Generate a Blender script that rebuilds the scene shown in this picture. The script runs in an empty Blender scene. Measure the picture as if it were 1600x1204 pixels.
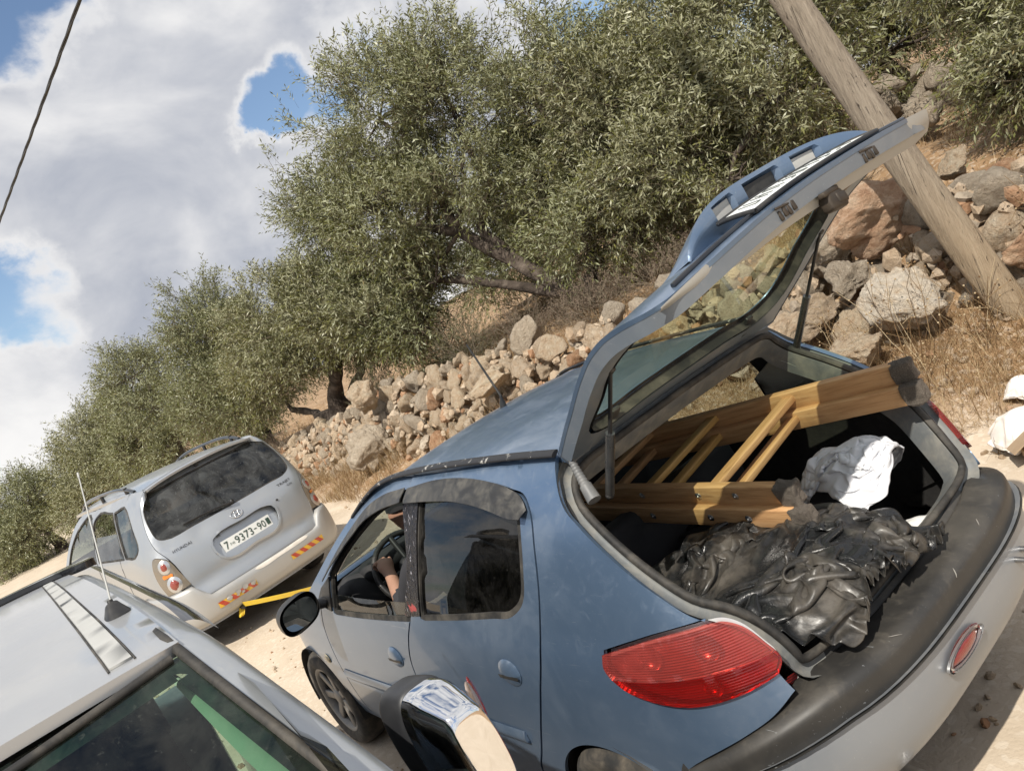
import bpy, bmesh, math, random
import numpy as np
from mathutils import Vector, Matrix
from mathutils.geometry import delaunay_2d_cdt

random.seed(7)
rng = np.random.default_rng(7)
SC = bpy.context.scene
COL = SC.collection
PI = math.pi
rad = math.radians

# ------------------------------------------------------------------ camera
CAM_LOC = Vector((-1.845, 1.886, 1.94))
CR = Vector((-0.553345, -0.712841, -0.430891))
CU = Vector((-0.156183, -0.419337, 0.894295))
CF = Vector((0.818178, -0.562152, -0.120705))
cd = bpy.data.cameras.new('camera')
cam = bpy.data.objects.new('camera', cd)
COL.objects.link(cam)
m = Matrix(((CR.x, CU.x, -CF.x, CAM_LOC.x), (CR.y, CU.y, -CF.y, CAM_LOC.y), (CR.z, CU.z, -CF.z, CAM_LOC.z), (0, 0, 0, 1)))
cam.matrix_world = m
cd.sensor_width = 36.0
cd.sensor_fit = 'HORIZONTAL'
cd.lens = 1261.2 / 1600 * 36
cd.clip_start = 0.05
cd.clip_end = 3000
SC.camera = cam

# ------------------------------------------------------------------ light
SUNDIR = Vector((-0.41, 0.70, 1.0)).normalized()      # towards the sun
SUN_EL = math.asin(SUNDIR.z)
SUN_AZ = math.atan2(SUNDIR.y, SUNDIR.x)
sd = bpy.data.lights.new('sun', 'SUN')
sd.energy = 5.0
sd.angle = rad(0.53)
sd.color = (1.0, 0.94, 0.84)
sun = bpy.data.objects.new('sun', sd)
COL.objects.link(sun)
sun.rotation_euler = SUNDIR.to_track_quat('Z', 'Y').to_euler()
SC.view_settings.view_transform = 'Standard'
SC.view_settings.look = 'None'
SC.view_settings.exposure = 0.1
SC.view_settings.gamma = 1.0
SC.view_settings.use_curve_mapping = False
SC.cycles.max_bounces = 8
SC.cycles.transparent_max_bounces = 12
SC.cycles.caustics_reflective = False
SC.cycles.caustics_refractive = False
SC.cycles.sample_clamp_indirect = 4.0


class NT:
    """small helper round a node tree"""
    def __init__(s, tree):
        s.t = tree
        tree.nodes.clear()
    def n(s, typ, inputs=None, **kw):
        nd = s.t.nodes.new(typ)
        for k, v in kw.items():
            setattr(nd, k, v)
        if inputs:
            for k, v in inputs.items():
                if hasattr(v, 'is_linked') or isinstance(v, bpy.types.NodeSocket):
                    s.t.links.new(v, nd.inputs[k])
                else:
                    nd.inputs[k].default_value = v
        return nd
    def l(s, a, b):
        s.t.links.new(a, b)
    def math(s, op, a, b=None, clamp=False):
        nd = s.t.nodes.new('ShaderNodeMath')
        nd.operation = op
        nd.use_clamp = clamp
        for i, v in enumerate((a, b)):
            if v is None:
                continue
            if isinstance(v, bpy.types.NodeSocket):
                s.t.links.new(v, nd.inputs[i])
            else:
                nd.inputs[i].default_value = v
        return nd.outputs[0]
    def ramp(s, fac, stops, interp='LINEAR'):
        nd = s.t.nodes.new('ShaderNodeValToRGB')
        nd.color_ramp.interpolation = interp
        e = nd.color_ramp.elements
        while len(e) < len(stops):
            e.new(0.5)
        for i, (p, c) in enumerate(stops):
            e[i].position = p
            e[i].color = tuple(c) + (1,) if len(c) == 3 else c
        s.l(fac, nd.inputs[0])
        return nd.outputs[0]
    def mix(s, fac, a, b, blend='MIX'):
        nd = s.t.nodes.new('ShaderNodeMix')
        nd.data_type = 'RGBA'
        nd.blend_type = blend
        for i, v in ((0, fac), (6, a), (7, b)):
            if isinstance(v, bpy.types.NodeSocket):
                s.l(v, nd.inputs[i])
            elif i == 0:
                nd.inputs[i].default_value = v
            else:
                nd.inputs[i].default_value = tuple(v) + (1,) if len(v) == 3 else v
        return nd.outputs[2]
    def noise(s, scale, detail=4, rough=0.55, vec=None, dist=0.0):
        nd = s.t.nodes.new('ShaderNodeTexNoise')
        nd.inputs['Scale'].default_value = scale
        nd.inputs['Detail'].default_value = detail
        nd.inputs['Roughness'].default_value = rough
        nd.inputs['Distortion'].default_value = dist
        if vec is not None:
            s.l(vec, nd.inputs['Vector'])
        return nd.outputs[0]
    def ss(s, v, a, b):
        nd = s.t.nodes.new('ShaderNodeMapRange')
        nd.interpolation_type = 'SMOOTHSTEP'
        s.l(v, nd.inputs[0])
        nd.inputs[1].default_value = a
        nd.inputs[2].default_value = b
        return nd.outputs[0]


# ------------------------------------------------------------------ sky with broken cloud
world = bpy.data.worlds.new('World')
SC.world = world
world.use_nodes = True
w = NT(world.node_tree)
sky = w.n('ShaderNodeTexSky', sky_type='NISHITA', sun_disc=False)
sky.sun_elevation = SUN_EL
sky.sun_rotation = PI / 2 - SUN_AZ
sky.air_density = 1.0
sky.dust_density = 0.6
sky.ozone_density = 1.4
tc = w.n('ShaderNodeTexCoord')
vec = tc.outputs['Generated']
sep_z = w.n('ShaderNodeSeparateXYZ', {0: vec}).outputs[2]
# direction warped a little, so that no cloud edge is smooth
warp = w.n('ShaderNodeTexNoise', {'Vector': vec, 'Scale': 6.0, 'Detail': 8.0, 'Roughness': .56})
wv = w.n('ShaderNodeVectorMath', {0: w.n('ShaderNodeVectorMath', {0: warp.outputs['Color'], 1: (.5, .5, .5)}, operation='SUBTRACT').outputs[0]}, operation='SCALE')
wv.inputs['Scale'].default_value = .26
dirv = w.n('ShaderNodeVectorMath', {0: w.n('ShaderNodeVectorMath', {0: vec, 1: wv.outputs[0]}, operation='ADD').outputs[0]}, operation='NORMALIZE').outputs[0]
cv = w.n('ShaderNodeMapping', {'Vector': vec, 'Scale': (1, 1, 1.5)}).outputs[0]
cover = w.noise(3.0, 3, 0.5, cv, 0.3)
puff = w.noise(7.5, 11, 0.57, cv, 0.2)
base = w.math('ADD', w.math('MULTIPLY', cover, 0.65), w.math('MULTIPLY', puff, 0.85))
def sky_blob(d, width, amount):
    dv = Vector(d).normalized()
    dp = w.n('ShaderNodeVectorMath', {0: dirv, 1: tuple(dv)}, operation='DOT_PRODUCT').outputs['Value']
    return w.math('MULTIPLY', w.ss(dp, math.cos(width), math.cos(width * .25)), amount)
# openings of blue between the clouds, and thicker banks
BLOBS = [((.90, -.34, .26), .75, .19), ((.866, -.249, .435), .11, -.42), ((.811, -.513, .281), .125, -.42), ((.849, -.455, .27), .075, -.34), ((.964, -.151, .219), .085, -.30),
         ((.989, -.113, .091), .16, -.16), ((.613, -.762, .208), .2, -.18), ((.885, -.35, .29), .26, .22),
         ((.789, -.516, .36), .16, .20), ((.912, -.373, .169), .12, .14), ((.981, -.131, .145), .10, .12), ((.90, -.25, .33), .16, .12)]
for d, wd, am in BLOBS:
    base = w.math('ADD', base, sky_blob(d, wd, am))
base = w.math('ADD', base, w.math('MULTIPLY', w.ss(sep_z, 0.05, -.02), .35))
mask = w.ss(base, 0.60, 0.78)
# thick parts of a cloud are grey underneath, thin parts and lit tops are white
thick = w.ss(base, 0.66, 0.98)
lump = w.noise(3.4, 6, 0.52, w.n('ShaderNodeMapping', {'Vector': cv, 'Location': (.13, -.1, .3)}).outputs[0], 0.4)
shade = w.math('MULTIPLY', w.math('ADD', w.math('MULTIPLY', thick, .85), .32), w.math('MULTIPLY', w.ss(lump, 0.30, 0.60), w.math('ADD', .22, w.math('MULTIPLY', w.noise(7.0, 9, .58, cv, .4), .95))), True)
cloud = w.mix(shade, (1.0, 0.985, 0.97), (0.45, 0.48, 0.555))
skys = w.n('ShaderNodeVectorMath', {0: sky.outputs[0]}, operation='SCALE')
skys.inputs['Scale'].default_value = 1.0
# cloud radiance divided by the background strength below
SKY_STR = 0.13
cl = w.n('ShaderNodeVectorMath', {0: cloud}, operation='SCALE')
cl.inputs['Scale'].default_value = 0.92 / SKY_STR
col = w.mix(mask, skys.outputs[0], cl.outputs[0])
bg = w.n('ShaderNodeBackground', {'Color': col, 'Strength': SKY_STR})
out = w.n('ShaderNodeOutputWorld', {'Surface': bg.outputs[0]})


# ------------------------------------------------------------------ object helpers
def tag(o, label=None, cat=None, group=None, kind=None):
    if label: o['label'] = label
    if cat: o['category'] = cat
    if group: o['group'] = group
    if kind: o['kind'] = kind
    return o

def link(name, data, parent=None):
    o = bpy.data.objects.new(name, data)
    COL.objects.link(o)
    if parent is not None:
        o.parent = parent
    return o

def thing(name, label, cat, loc=(0, 0, 0), rotz=0.0, group=None):
    o = link(name, None)
    o.location = loc
    o.rotation_euler = (0, 0, rotz)
    o.empty_display_size = 0.2
    return tag(o, label, cat, group)

def setmats(me, mats):
    if mats is None:
        return
    if not isinstance(mats, (list, tuple)):
        mats = [mats]
    for m_ in mats:
        me.materials.append(m_)

def mesh_data(name, V, F, mats=None, smooth=True, midx=None):
    me = bpy.data.meshes.new(name)
    V = [tuple(map(float, v)) for v in V]
    me.from_pydata(V, [], [tuple(int(i) for i in f) for f in F])
    setmats(me, mats)
    me.polygons.foreach_set('use_smooth', [bool(smooth)] * len(me.polygons))
    if midx is not None:
        me.polygons.foreach_set('material_index', [int(i) for i in midx])
    me.update()
    return me

def mobj(name, V, F, mats=None, parent=None, smooth=True, midx=None):
    return link(name, mesh_data(name, V, F, mats, smooth, midx), parent)

def big_mesh(name, V, F, mats, smooth=False):
    """triangles or quads from numpy arrays, fast"""
    V = np.ascontiguousarray(V, dtype=np.float32)
    F = np.ascontiguousarray(F, dtype=np.int32)
    me = bpy.data.meshes.new(name)
    k = F.shape[1]
    me.vertices.add(len(V)); me.vertices.foreach_set('co', V.ravel())
    me.loops.add(F.size); me.loops.foreach_set('vertex_index', F.ravel())
    me.polygons.add(len(F)); me.polygons.foreach_set('loop_start', np.arange(0, F.size, k, dtype=np.int32))
    me.polygons.foreach_set('use_smooth', np.full(len(F), smooth))
    me.update(calc_edges=True)
    setmats(me, mats)
    return me

class MB:
    """collects simple shapes into one mesh"""
    def __init__(s):
        s.V, s.F, s.S, s.M = [], [], [], []
    def add(s, V, F, smooth=False, mi=0):
        b = len(s.V)
        s.V += [tuple(v) for v in V]
        s.F += [tuple(i + b for i in f) for f in F]
        s.S += [smooth] * len(F)
        s.M += [mi] * len(F)
        return s
    def box(s, c, d, rot=None, bev=0.0, mi=0):
        bm = bmesh.new()
        bmesh.ops.create_cube(bm, size=1.0)
        for v in bm.verts:
            v.co = Vector((v.co.x * d[0], v.co.y * d[1], v.co.z * d[2]))
        if bev > 0:
            bmesh.ops.bevel(bm, geom=bm.edges[:], offset=min(bev, min(d) * .45), segments=2, affect='EDGES', profile=.5)
        R = rot if rot is not None else Matrix.Identity(3)
        if not isinstance(R, Matrix):
            from mathutils import Euler
            R = Euler(R).to_matrix()
        bm.verts.index_update()
        V = [R @ v.co + Vector(c) for v in bm.verts]
        F = [[v.index for v in f.verts] for f in bm.faces]
        bm.free()
        return s.add(V, F, bev > 0, mi)
    def tube(s, path, r, n=8, cap=True, mi=0, flat=1.0, up=None):
        path = [Vector(p) for p in path]
        rs = r if isinstance(r, (list, tuple, np.ndarray)) else [r] * len(path)
        V, F = [], []
        tang = []
        for i in range(len(path)):
            a = path[max(i - 1, 0)]; b = path[min(i + 1, len(path) - 1)]
            d = (b - a)
            tang.append(d.normalized() if d.length > 1e-9 else Vector((0, 0, 1)))
        ref = Vector(up) if up is not None else (Vector((0, 0, 1)) if abs(tang[0].z) < .9 else Vector((1, 0, 0)))
        x = tang[0].cross(ref).normalized()
        for i, (p, t) in enumerate(zip(path, tang)):
            x = (x - t * x.dot(t)).normalized()
            y = t.cross(x)
            for k in range(n):
                a = 2 * PI * k / n
                V.append(p + x * (math.cos(a) * rs[i]) + y * (math.sin(a) * rs[i] * flat))
        for i in range(len(path) - 1):
            for k in range(n):
                a, b = i * n + k, i * n + (k + 1) % n
                F.append((a, b, b + n, a + n))
        s.add(V, F, True, mi)
        if cap:
            s.add(V[:n], [tuple(range(n - 1, -1, -1))], False, mi)
            s.add(V[-n:], [tuple(range(n))], False, mi)
        return s
    def lathe(s, prof, c, axis, n=24, mi=0, smooth=True):
        """prof: list of (r, h) along axis"""
        ax = Vector(axis).normalized()
        ref = Vector((0, 0, 1)) if abs(ax.z) < .9 else Vector((1, 0, 0))
        x = ax.cross(ref).normalized(); y = ax.cross(x)
        V, F = [], []
        for r, h in prof:
            for k in range(n):
                a = 2 * PI * k / n
                V.append(Vector(c) + ax * h + x * (r * math.cos(a)) + y * (r * math.sin(a)))
        for i in range(len(prof) - 1):
            for k in range(n):
                a, b = i * n + k, i * n + (k + 1) % n
                F.append((a, b, b + n, a + n))
        return s.add(V, F, smooth, mi)
    def grid(s, fn, nu, nv, mi=0, smooth=True, flip=False):
        V = [fn(i / nu, j / nv) for j in range(nv + 1) for i in range(nu + 1)]
        F = []
        for j in range(nv):
            for i in range(nu):
                a = j * (nu + 1) + i
                f = (a, a + 1, a + nu + 2, a + nu + 1)
                F.append(f[::-1] if flip else f)
        return s.add(V, F, smooth, mi)
    def obj(s, name, mats, parent=None):
        o = mobj(name, s.V, s.F, mats, parent)
        o.data.polygons.foreach_set('use_smooth', s.S)
        o.data.polygons.foreach_set('material_index', s.M)
        return o

def hermite_poly(pts, n=5, closed=True):
    """smooth outline through points; a third element marks a sharp corner"""
    N = len(pts)
    P = [np.array(p[:2], float) for p in pts]
    cor = [len(p) > 2 for p in pts]
    out = []
    for i in range(N if closed else N - 1):
        j = (i + 1) % N
        p0, p1 = P[i], P[j]
        L = np.linalg.norm(p1 - p0)
        def tan(k, fwd):
            a, b, c_ = P[(k - 1) % N], P[k], P[(k + 1) % N]
            if cor[k] or (not closed and k in (0, N - 1)):
                return (p1 - p0)
            d1, d2 = b - a, c_ - b
            l1, l2 = np.linalg.norm(d1) + 1e-9, np.linalg.norm(d2) + 1e-9
            t = (d1 / l1 * l2 + d2 / l2 * l1) / (l1 + l2)
            return t / (np.linalg.norm(t) + 1e-9) * L * 0.95
        m0, m1 = tan(i, True), tan(j, False)
        straight = cor[i] and cor[j]
        for k in range(1 if straight else n):
            t = k / n
            h = (2*t**3-3*t**2+1) * p0 + (t**3-2*t**2+t) * m0 + (-2*t**3+3*t**2) * p1 + (t**3-t**2) * m1
            out.append((float(h[0]), float(h[1])))
    if not closed:
        out.append(tuple(map(float, P[-1])))
    return out

def densify(poly, res, closed=True):
    out = []
    N = len(poly)
    for i in range(N if closed else N - 1):
        a, b = np.array(poly[i]), np.array(poly[(i + 1) % N])
        k = max(1, int(np.ceil(np.linalg.norm(b - a) / res)))
        for j in range(k):
            p = a + (b - a) * j / k
            if not out or np.linalg.norm(p - np.array(out[-1])) > 1e-5:
                out.append((float(p[0]), float(p[1])))
    if not closed:
        out.append(tuple(map(float, poly[-1])))
    return out

def inside(P, poly):
    P = np.asarray(P); x, y = P[:, 0], P[:, 1]
    q = np.asarray(poly); c = np.zeros(len(P), bool)
    j = len(q) - 1
    for i in range(len(q)):
        xi, yi, xj, yj = q[i, 0], q[i, 1], q[j, 0], q[j, 1]
        with np.errstate(divide='ignore', invalid='ignore'):
            cross = ((yi > y) != (yj > y)) & (x < (xj - xi) * (y - yi) / (yj - yi + 1e-30) + xi)
        c ^= cross
        j = i
    return c

def poly_dist(P, poly):
    P = np.asarray(P); q = np.asarray(poly)
    best = np.full(len(P), 1e9)
    for i in range(len(q)):
        a, b = q[i], q[(i + 1) % len(q)]
        d = b - a
        t = np.clip(((P - a) @ d) / (d @ d + 1e-12), 0, 1)
        best = np.minimum(best, np.linalg.norm(P - (a + t[:, None] * d), axis=1))
    return best

def panel_mesh(poly, fn, res=0.04, thick=0.012, holes=(), side=1, aspect=1.0, inset=0.0, lip=0.004):
    """sheet cut to an outline in (u,v), laid on the surface fn, with its edges rolled inwards by `thick`"""
    poly = densify(poly, res)
    holes = [densify(h, res) for h in holes]
    allp = np.array(poly)
    mn, mx = allp.min(0), allp.max(0)
    gx = np.arange(mn[0] + res * .5, mx[0], res); gy = np.arange(mn[1] + res * .5, mx[1], res)
    G = np.stack(np.meshgrid(gx, gy), -1).reshape(-1, 2)
    if len(G):
        k = inside(G, poly) & (poly_dist(G, poly) > res * .45)
        for h in holes:
            k &= ~inside(G, h) & (poly_dist(G, h) > res * .45)
        G = G[k]
    pts, edges = [], []
    for loop in [poly] + holes:
        b = len(pts)
        pts += loop
        edges += [(b + i, b + (i + 1) % len(loop)) for i in range(len(loop))]
    pts += [tuple(g) for g in G]
    vs, es, fs, *_ = delaunay_2d_cdt([Vector(p) for p in pts], edges, [], 0, 1e-6)
    uv = np.array([(v.x, v.y) for v in vs])
    F = np.array([tuple(f) for f in fs])
    cen = uv[F].mean(1)
    k = inside(cen, poly)
    for h in holes:
        k &= ~inside(cen, h)
    F = F[k]
    def ev(a):
        return np.asarray(fn(a[:, 0], a[:, 1]), float)
    e = 1e-3
    X = ev(uv)
    Nn = np.cross(ev(uv + [e, 0]) - ev(uv - [e, 0]), ev(uv + [0, e]) - ev(uv - [0, e]))
    Nn /= np.linalg.norm(Nn, axis=1)[:, None] + 1e-12
    # outward: away from the car's middle is decided by the caller through sign of fn.out
    s = getattr(fn, 'out', 1)
    Nn *= s
    X = X - Nn * inset
    # orient faces along Nn
    a, b, c_ = X[F[:, 0]], X[F[:, 1]], X[F[:, 2]]
    fl = (np.cross(b - a, c_ - a) * Nn[F].mean(1)).sum(1) < 0
    F[fl] = F[fl][:, ::-1]
    cnt = {}
    for f in F:
        for i in range(3):
            u, v = f[i], f[(i + 1) % 3]
            cnt[(u, v)] = 1
    bd = [(u, v) for (u, v) in cnt if (v, u) not in cnt]
    V = list(map(tuple, X)); FF = [tuple(f) for f in F]
    if thick > 0:
        top, bot, mid = {}, {}, {}
        for u, v in bd:
            for q in (u, v):
                if q not in top:
                    top[q] = len(V); V.append(tuple(X[q]))
                    bot[q] = len(V); V.append(tuple(X[q] - Nn[q] * thick))
            FF.append((v, u, bot[u], bot[v])) if False else FF.append((top[v], top[u], bot[u], bot[v]))
    if side < 0:
        V = [(x, -y, z) for x, y, z in V]
        FF = [f[::-1] for f in FF]
    return V, FF

def panel(name, poly, fn, mat, parent, **kw):
    V, F = panel_mesh(poly, fn, **kw)
    return mobj(name, V, F, mat, parent, True)

def ring(poly, w, res=0.02):
    """outline grown outwards by w"""
    q = np.array(densify(poly, res))
    area = 0.5 * np.sum(q[:, 0] * np.roll(q[:, 1], -1) - np.roll(q[:, 0], -1) * q[:, 1])
    t = np.roll(q, -1, 0) - np.roll(q, 1, 0)
    t /= np.linalg.norm(t, axis=1)[:, None] + 1e-12
    n = np.stack([t[:, 1], -t[:, 0]], 1) * (1 if area > 0 else -1)
    return [tuple(p) for p in (q + n * w)]

def pchip(x, pts):
    X = np.array([p[0] for p in pts], float); Y = np.array([p[1] for p in pts], float)
    h = np.diff(X); d = np.diff(Y) / h
    mm = np.zeros_like(Y); mm[0] = d[0]; mm[-1] = d[-1]
    for i in range(1, len(X) - 1):
        if d[i-1] * d[i] > 0:
            w1 = 2*h[i] + h[i-1]; w2 = h[i] + 2*h[i-1]
            mm[i] = (w1 + w2) / (w1 / d[i-1] + w2 / d[i])
    x = np.clip(np.asarray(x, float), X[0], X[-1]); i = np.clip(np.searchsorted(X, x) - 1, 0, len(X) - 2)
    t = (x - X[i]) / h[i]; t2 = t*t; t3 = t2*t
    return (2*t3-3*t2+1)*Y[i] + (t3-2*t2+t)*h[i]*mm[i] + (-2*t3+3*t2)*Y[i+1] + (t3-t2)*h[i]*mm[i+1]

class BodyShape:
    """car side and end as one surface: t runs along the plan outline from the rear centre, z is height"""
    out = 1
    def __init__(s, plan, side, rear, ymax):
        P = np.array(plan, float); ss = np.concatenate([[0], np.cumsum(np.linalg.norm(np.diff(P, axis=0), axis=1))])
        s.ts = np.linspace(0, ss[-1], 1200)
        c = np.stack([pchip(s.ts, list(zip(ss, P[:, 0]))), pchip(s.ts, list(zip(ss, P[:, 1])))], 1)
        K = 41; pad = np.concatenate([c[20:0:-1] * [1, -1], c, c[-2:-22:-1] * [1, -1]])
        s.c = np.stack([np.convolve(pad[:, k], np.ones(K) / K, 'valid') for k in (0, 1)], 1)
        t = np.gradient(s.c, axis=0); t /= np.linalg.norm(t, axis=1)[:, None]
        s.n = np.stack([-t[:, 1], t[:, 0]], 1)
        s.side, s.rear, s.ymax = side, rear, ymax
    def __call__(s, t, z):
        t = np.asarray(t, float); z = np.asarray(z, float); tt = np.abs(t); sg = np.where(t < 0, -1, 1)
        x = np.interp(tt, s.ts, s.c[:, 0]); y = np.interp(tt, s.ts, s.c[:, 1])
        nx = np.interp(tt, s.ts, s.n[:, 0]); ny = np.interp(tt, s.ts, s.n[:, 1])
        w_ = np.clip(-nx, 0, 1) ** 2
        ins = (s.ymax - pchip(z, s.side)) * (1 - w_) + pchip(z, s.rear) * w_
        return np.stack([x - nx * ins, sg * (y - ny * ins), z], -1)
    def t_at_x(s, x):
        k = s.ts[np.argmin(np.abs(s.c[:, 0] - x) + (s.c[:, 1] < .3) * 9)]
        return float(k)

def mul(m, v):
    return m @ Vector(v)

# value noise for numpy
def _hash(ix, iy, iz, seed):
    h = (ix.astype(np.int64) * 374761393 + iy.astype(np.int64) * 668265263 + iz.astype(np.int64) * 2147483647 + seed * 974634777)
    h = (h ^ (h >> 13)) * 1274126177
    h = h ^ (h >> 16)
    return (h & 0xffff) / 65535.0
def vnoise(x, y, z=None, seed=0):
    x = np.asarray(x, float); y = np.asarray(y, float)
    z = np.zeros_like(x) if z is None else np.asarray(z, float)
    ix, iy, iz = np.floor(x), np.floor(y), np.floor(z)
    fx, fy, fz = x - ix, y - iy, z - iz
    fx, fy, fz = (f*f*f*(f*(f*6-15)+10) for f in (fx, fy, fz))
    r = 0
    for dx in (0, 1):
        for dy in (0, 1):
            for dz in (0, 1):
                r = r + _hash(ix+dx, iy+dy, iz+dz, seed) * (fx if dx else 1-fx) * (fy if dy else 1-fy) * (fz if dz else 1-fz)
    return r * 2 - 1
def fbm(x, y, z=None, oct=4, seed=0, gain=.5):
    r = 0; a = 1.0; f = 1.0
    for k in range(oct):
        r = r + a * vnoise(np.asarray(x)*f, np.asarray(y)*f, None if z is None else np.asarray(z)*f, seed + k * 17)
        a *= gain; f *= 2.03
    return r

# ================================================================== materials
def new_mat(name):
    m_ = bpy.data.materials.new(name)
    m_.use_nodes = True
    t = NT(m_.node_tree)
    return m_, t

def finish(t, bsdf):
    o = t.n('ShaderNodeOutputMaterial')
    t.l(bsdf, o.inputs['Surface'])

def objvec(t):
    return t.n('ShaderNodeTexCoord').outputs['Object']

def posvec(t):
    return t.n('ShaderNodeNewGeometry').outputs['Position']

def rough_mat(name, stops, scale=6, rough=.8, bump=.3, bdist=.02, bscale=None, metal=0.0, detail=6, spec=.3, world=False, dist=.2):
    """colour from a noise ramp, with relief"""
    m_, t = new_mat(name)
    v = posvec(t) if world else objvec(t)
    n1 = t.noise(scale, detail, .6, v, dist)
    c = t.ramp(n1, stops)
    b = t.n('ShaderNodeBsdfPrincipled', {'Base Color': c, 'Roughness': rough, 'Metallic': metal, 'Specular IOR Level': spec})
    if bump > 0:
        n2 = t.noise(bscale or scale * 4, 6, .65, v)
        bp = t.n('ShaderNodeBump', {'Height': n2, 'Strength': bump, 'Distance': bdist})
        t.l(bp.outputs[0], b.inputs['Normal'])
    finish(t, b.outputs[0])
    return m_

def paint_mat(name, col, dust=(.42, .36, .28), dust_amt=.35, metal=.75, rough=.30, coat=.5, wav=.004):
    """metallic car paint, dusty and a little uneven"""
    m_, t = new_mat(name)
    v = objvec(t)
    geo = t.n('ShaderNodeNewGeometry')
    nz = t.n('ShaderNodeSeparateXYZ', {0: geo.outputs['True Normal']}).outputs[2]
    n1 = t.noise(3.2, 8, .65, v, .6)
    n2 = t.noise(22, 6, .7, v, 1.2)
    n3 = t.noise(1.1, 3, .5, v)
    up = t.ss(nz, -.1, 1.0)
    d = t.math('ADD', t.math('MULTIPLY', t.ss(n1, .42, .72), .55), t.math('MULTIPLY', t.ss(n2, .5, .75), .35))
    d = t.math('ADD', t.math('MULTIPLY', d, t.math('ADD', t.math('MULTIPLY', up, .8), .35)), t.math('MULTIPLY', t.ss(n3, .45, .7), .15))
    d = t.math('MULTIPLY', d, dust_amt, True)
    dd = t.math('ADD', d, dust_amt * .12, True)
    # long faint scratches
    mp = t.n('ShaderNodeMapping', {'Vector': v, 'Scale': (3, 60, 60), 'Rotation': (.3, .2, .5)})
    sc = t.ss(t.noise(2.0, 3, .5, mp.outputs[0], 1.5), .70, .74)
    base_ = t.mix(dd, col, dust)
    base_ = t.mix(t.math('MULTIPLY', sc, .25), base_, (.55, .58, .6))
    r = t.math('ADD', t.math('MULTIPLY', d, .55), rough)
    mt = t.math('MULTIPLY', t.math('SUBTRACT', 1.0, dd, True), metal)
    bp = t.n('ShaderNodeBump', {'Height': t.noise(4.5, 2, .5, v), 'Strength': .25, 'Distance': wav})
    b = t.n('ShaderNodeBsdfPrincipled', {'Base Color': base_, 'Roughness': r, 'Metallic': mt, 'Normal': bp.outputs[0]})
    b.inputs['Coat Weight'].default_value = coat
    b.inputs['Coat Roughness'].default_value = .06
    finish(t, b.outputs[0])
    return m_

def glass_mat(name, tint=(.6, .7, .6), dirt=.1, dirtcol=(.45, .42, .38), rough=.015, refl=1.0, dscale=9):
    m_, t = new_mat(name)
    v = objvec(t)
    tr = t.n('ShaderNodeBsdfTransparent', {'Color': tuple(tint) + (1,)})
    gl = t.n('ShaderNodeBsdfGlossy', {'Color': (1, 1, 1, 1), 'Roughness': rough})
    bf = t.n('ShaderNodeNewGeometry').outputs['Backfacing']
    # one sheet stands for both faces of the pane: from behind, the index is turned round
    ior = t.math('SUBTRACT', 1.5, t.math('MULTIPLY', bf, 1.5 - 1 / 1.5))
    fr = t.n('ShaderNodeFresnel', {'IOR': ior})
    f = t.math('MULTIPLY', fr.outputs[0], refl, True)
    mx = t.n('ShaderNodeMixShader', {0: f, 1: tr.outputs[0], 2: gl.outputs[0]})
    df = t.n('ShaderNodeBsdfDiffuse', {'Color': tuple(dirtcol) + (1,)})
    n1 = t.noise(dscale, 8, .7, v, .8)
    n2 = t.noise(dscale * 14, 3, .6, v, .3)
    a = t.math('ADD', t.math('MULTIPLY', t.ss(n1, .35, .75), .8), t.math('MULTIPLY', t.ss(n2, .62, .72), .6))
    a = t.math('MULTIPLY', a, dirt, True)
    m2 = t.n('ShaderNodeMixShader', {0: a, 1: mx.outputs[0], 2: df.outputs[0]})
    finish(t, m2.outputs[0])
    return m_

def plain(name, col, rough=.5, metal=0.0, spec=.5, dust=0.0, dcol=(.42, .37, .30), scale=8, bump=0.0, bscale=60, coat=0.0):
    m_, t = new_mat(name)
    v = objvec(t)
    c = tuple(col)
    n1 = t.noise(scale, 7, .65, v, .5)
    f = t.math('MULTIPLY', t.ss(n1, .35, .8), dust)
    cc = t.mix(f, c, dcol)
    vv = t.noise(scale * 3, 4, .6, v)
    cc = t.mix(.22, cc, t.mix(vv, (0, 0, 0), (1, 1, 1)), 'SOFT_LIGHT')
    r = t.math('ADD', t.math('MULTIPLY', f, .4), rough, True)
    b = t.n('ShaderNodeBsdfPrincipled', {'Base Color': cc, 'Roughness': r, 'Metallic': metal, 'Specular IOR Level': spec})
    b.inputs['Coat Weight'].default_value = coat
    if bump > 0:
        bp = t.n('ShaderNodeBump', {'Height': t.noise(bscale, 4, .6, v), 'Strength': bump, 'Distance': .004})
        t.l(bp.outputs[0], b.inputs['Normal'])
    finish(t, b.outputs[0])
    return m_

M = {}
M['blue'] = paint_mat('blue_metallic_paint', (.118, .195, .315), dust=(.42, .42, .41), dust_amt=.44, metal=.70, rough=.32, coat=.45)
M['blue_in'] = paint_mat('blue_paint_inner_flange', (.15, .20, .26), dust=(.5, .47, .40), dust_amt=.85, metal=.4, rough=.45, coat=.1)
M['silver'] = paint_mat('silver_paint', (.44, .465, .49), dust=(.40, .37, .31), dust_amt=.40, metal=.7, rough=.33)
M['silver_b'] = paint_mat('silver_bumper_paint', (.43, .43, .42), dust=(.38, .345, .29), dust_amt=.6, metal=.45, rough=.42, coat=.2)
M['silver_dark'] = paint_mat('silver_grey_roof_paint', (.44, .45, .46), dust=(.42, .40, .36), dust_amt=.4, metal=.55, rough=.34)
M['bumper_dirty'] = paint_mat('dusty_bumper_paint', (.25, .275, .31), dust=(.37, .34, .285), dust_amt=.85, metal=.45, rough=.42, coat=.15)
M['black_trim'] = plain('black_plastic_trim', (.012, .012, .013), .42, dust=.35, dcol=(.16, .15, .13))
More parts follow.
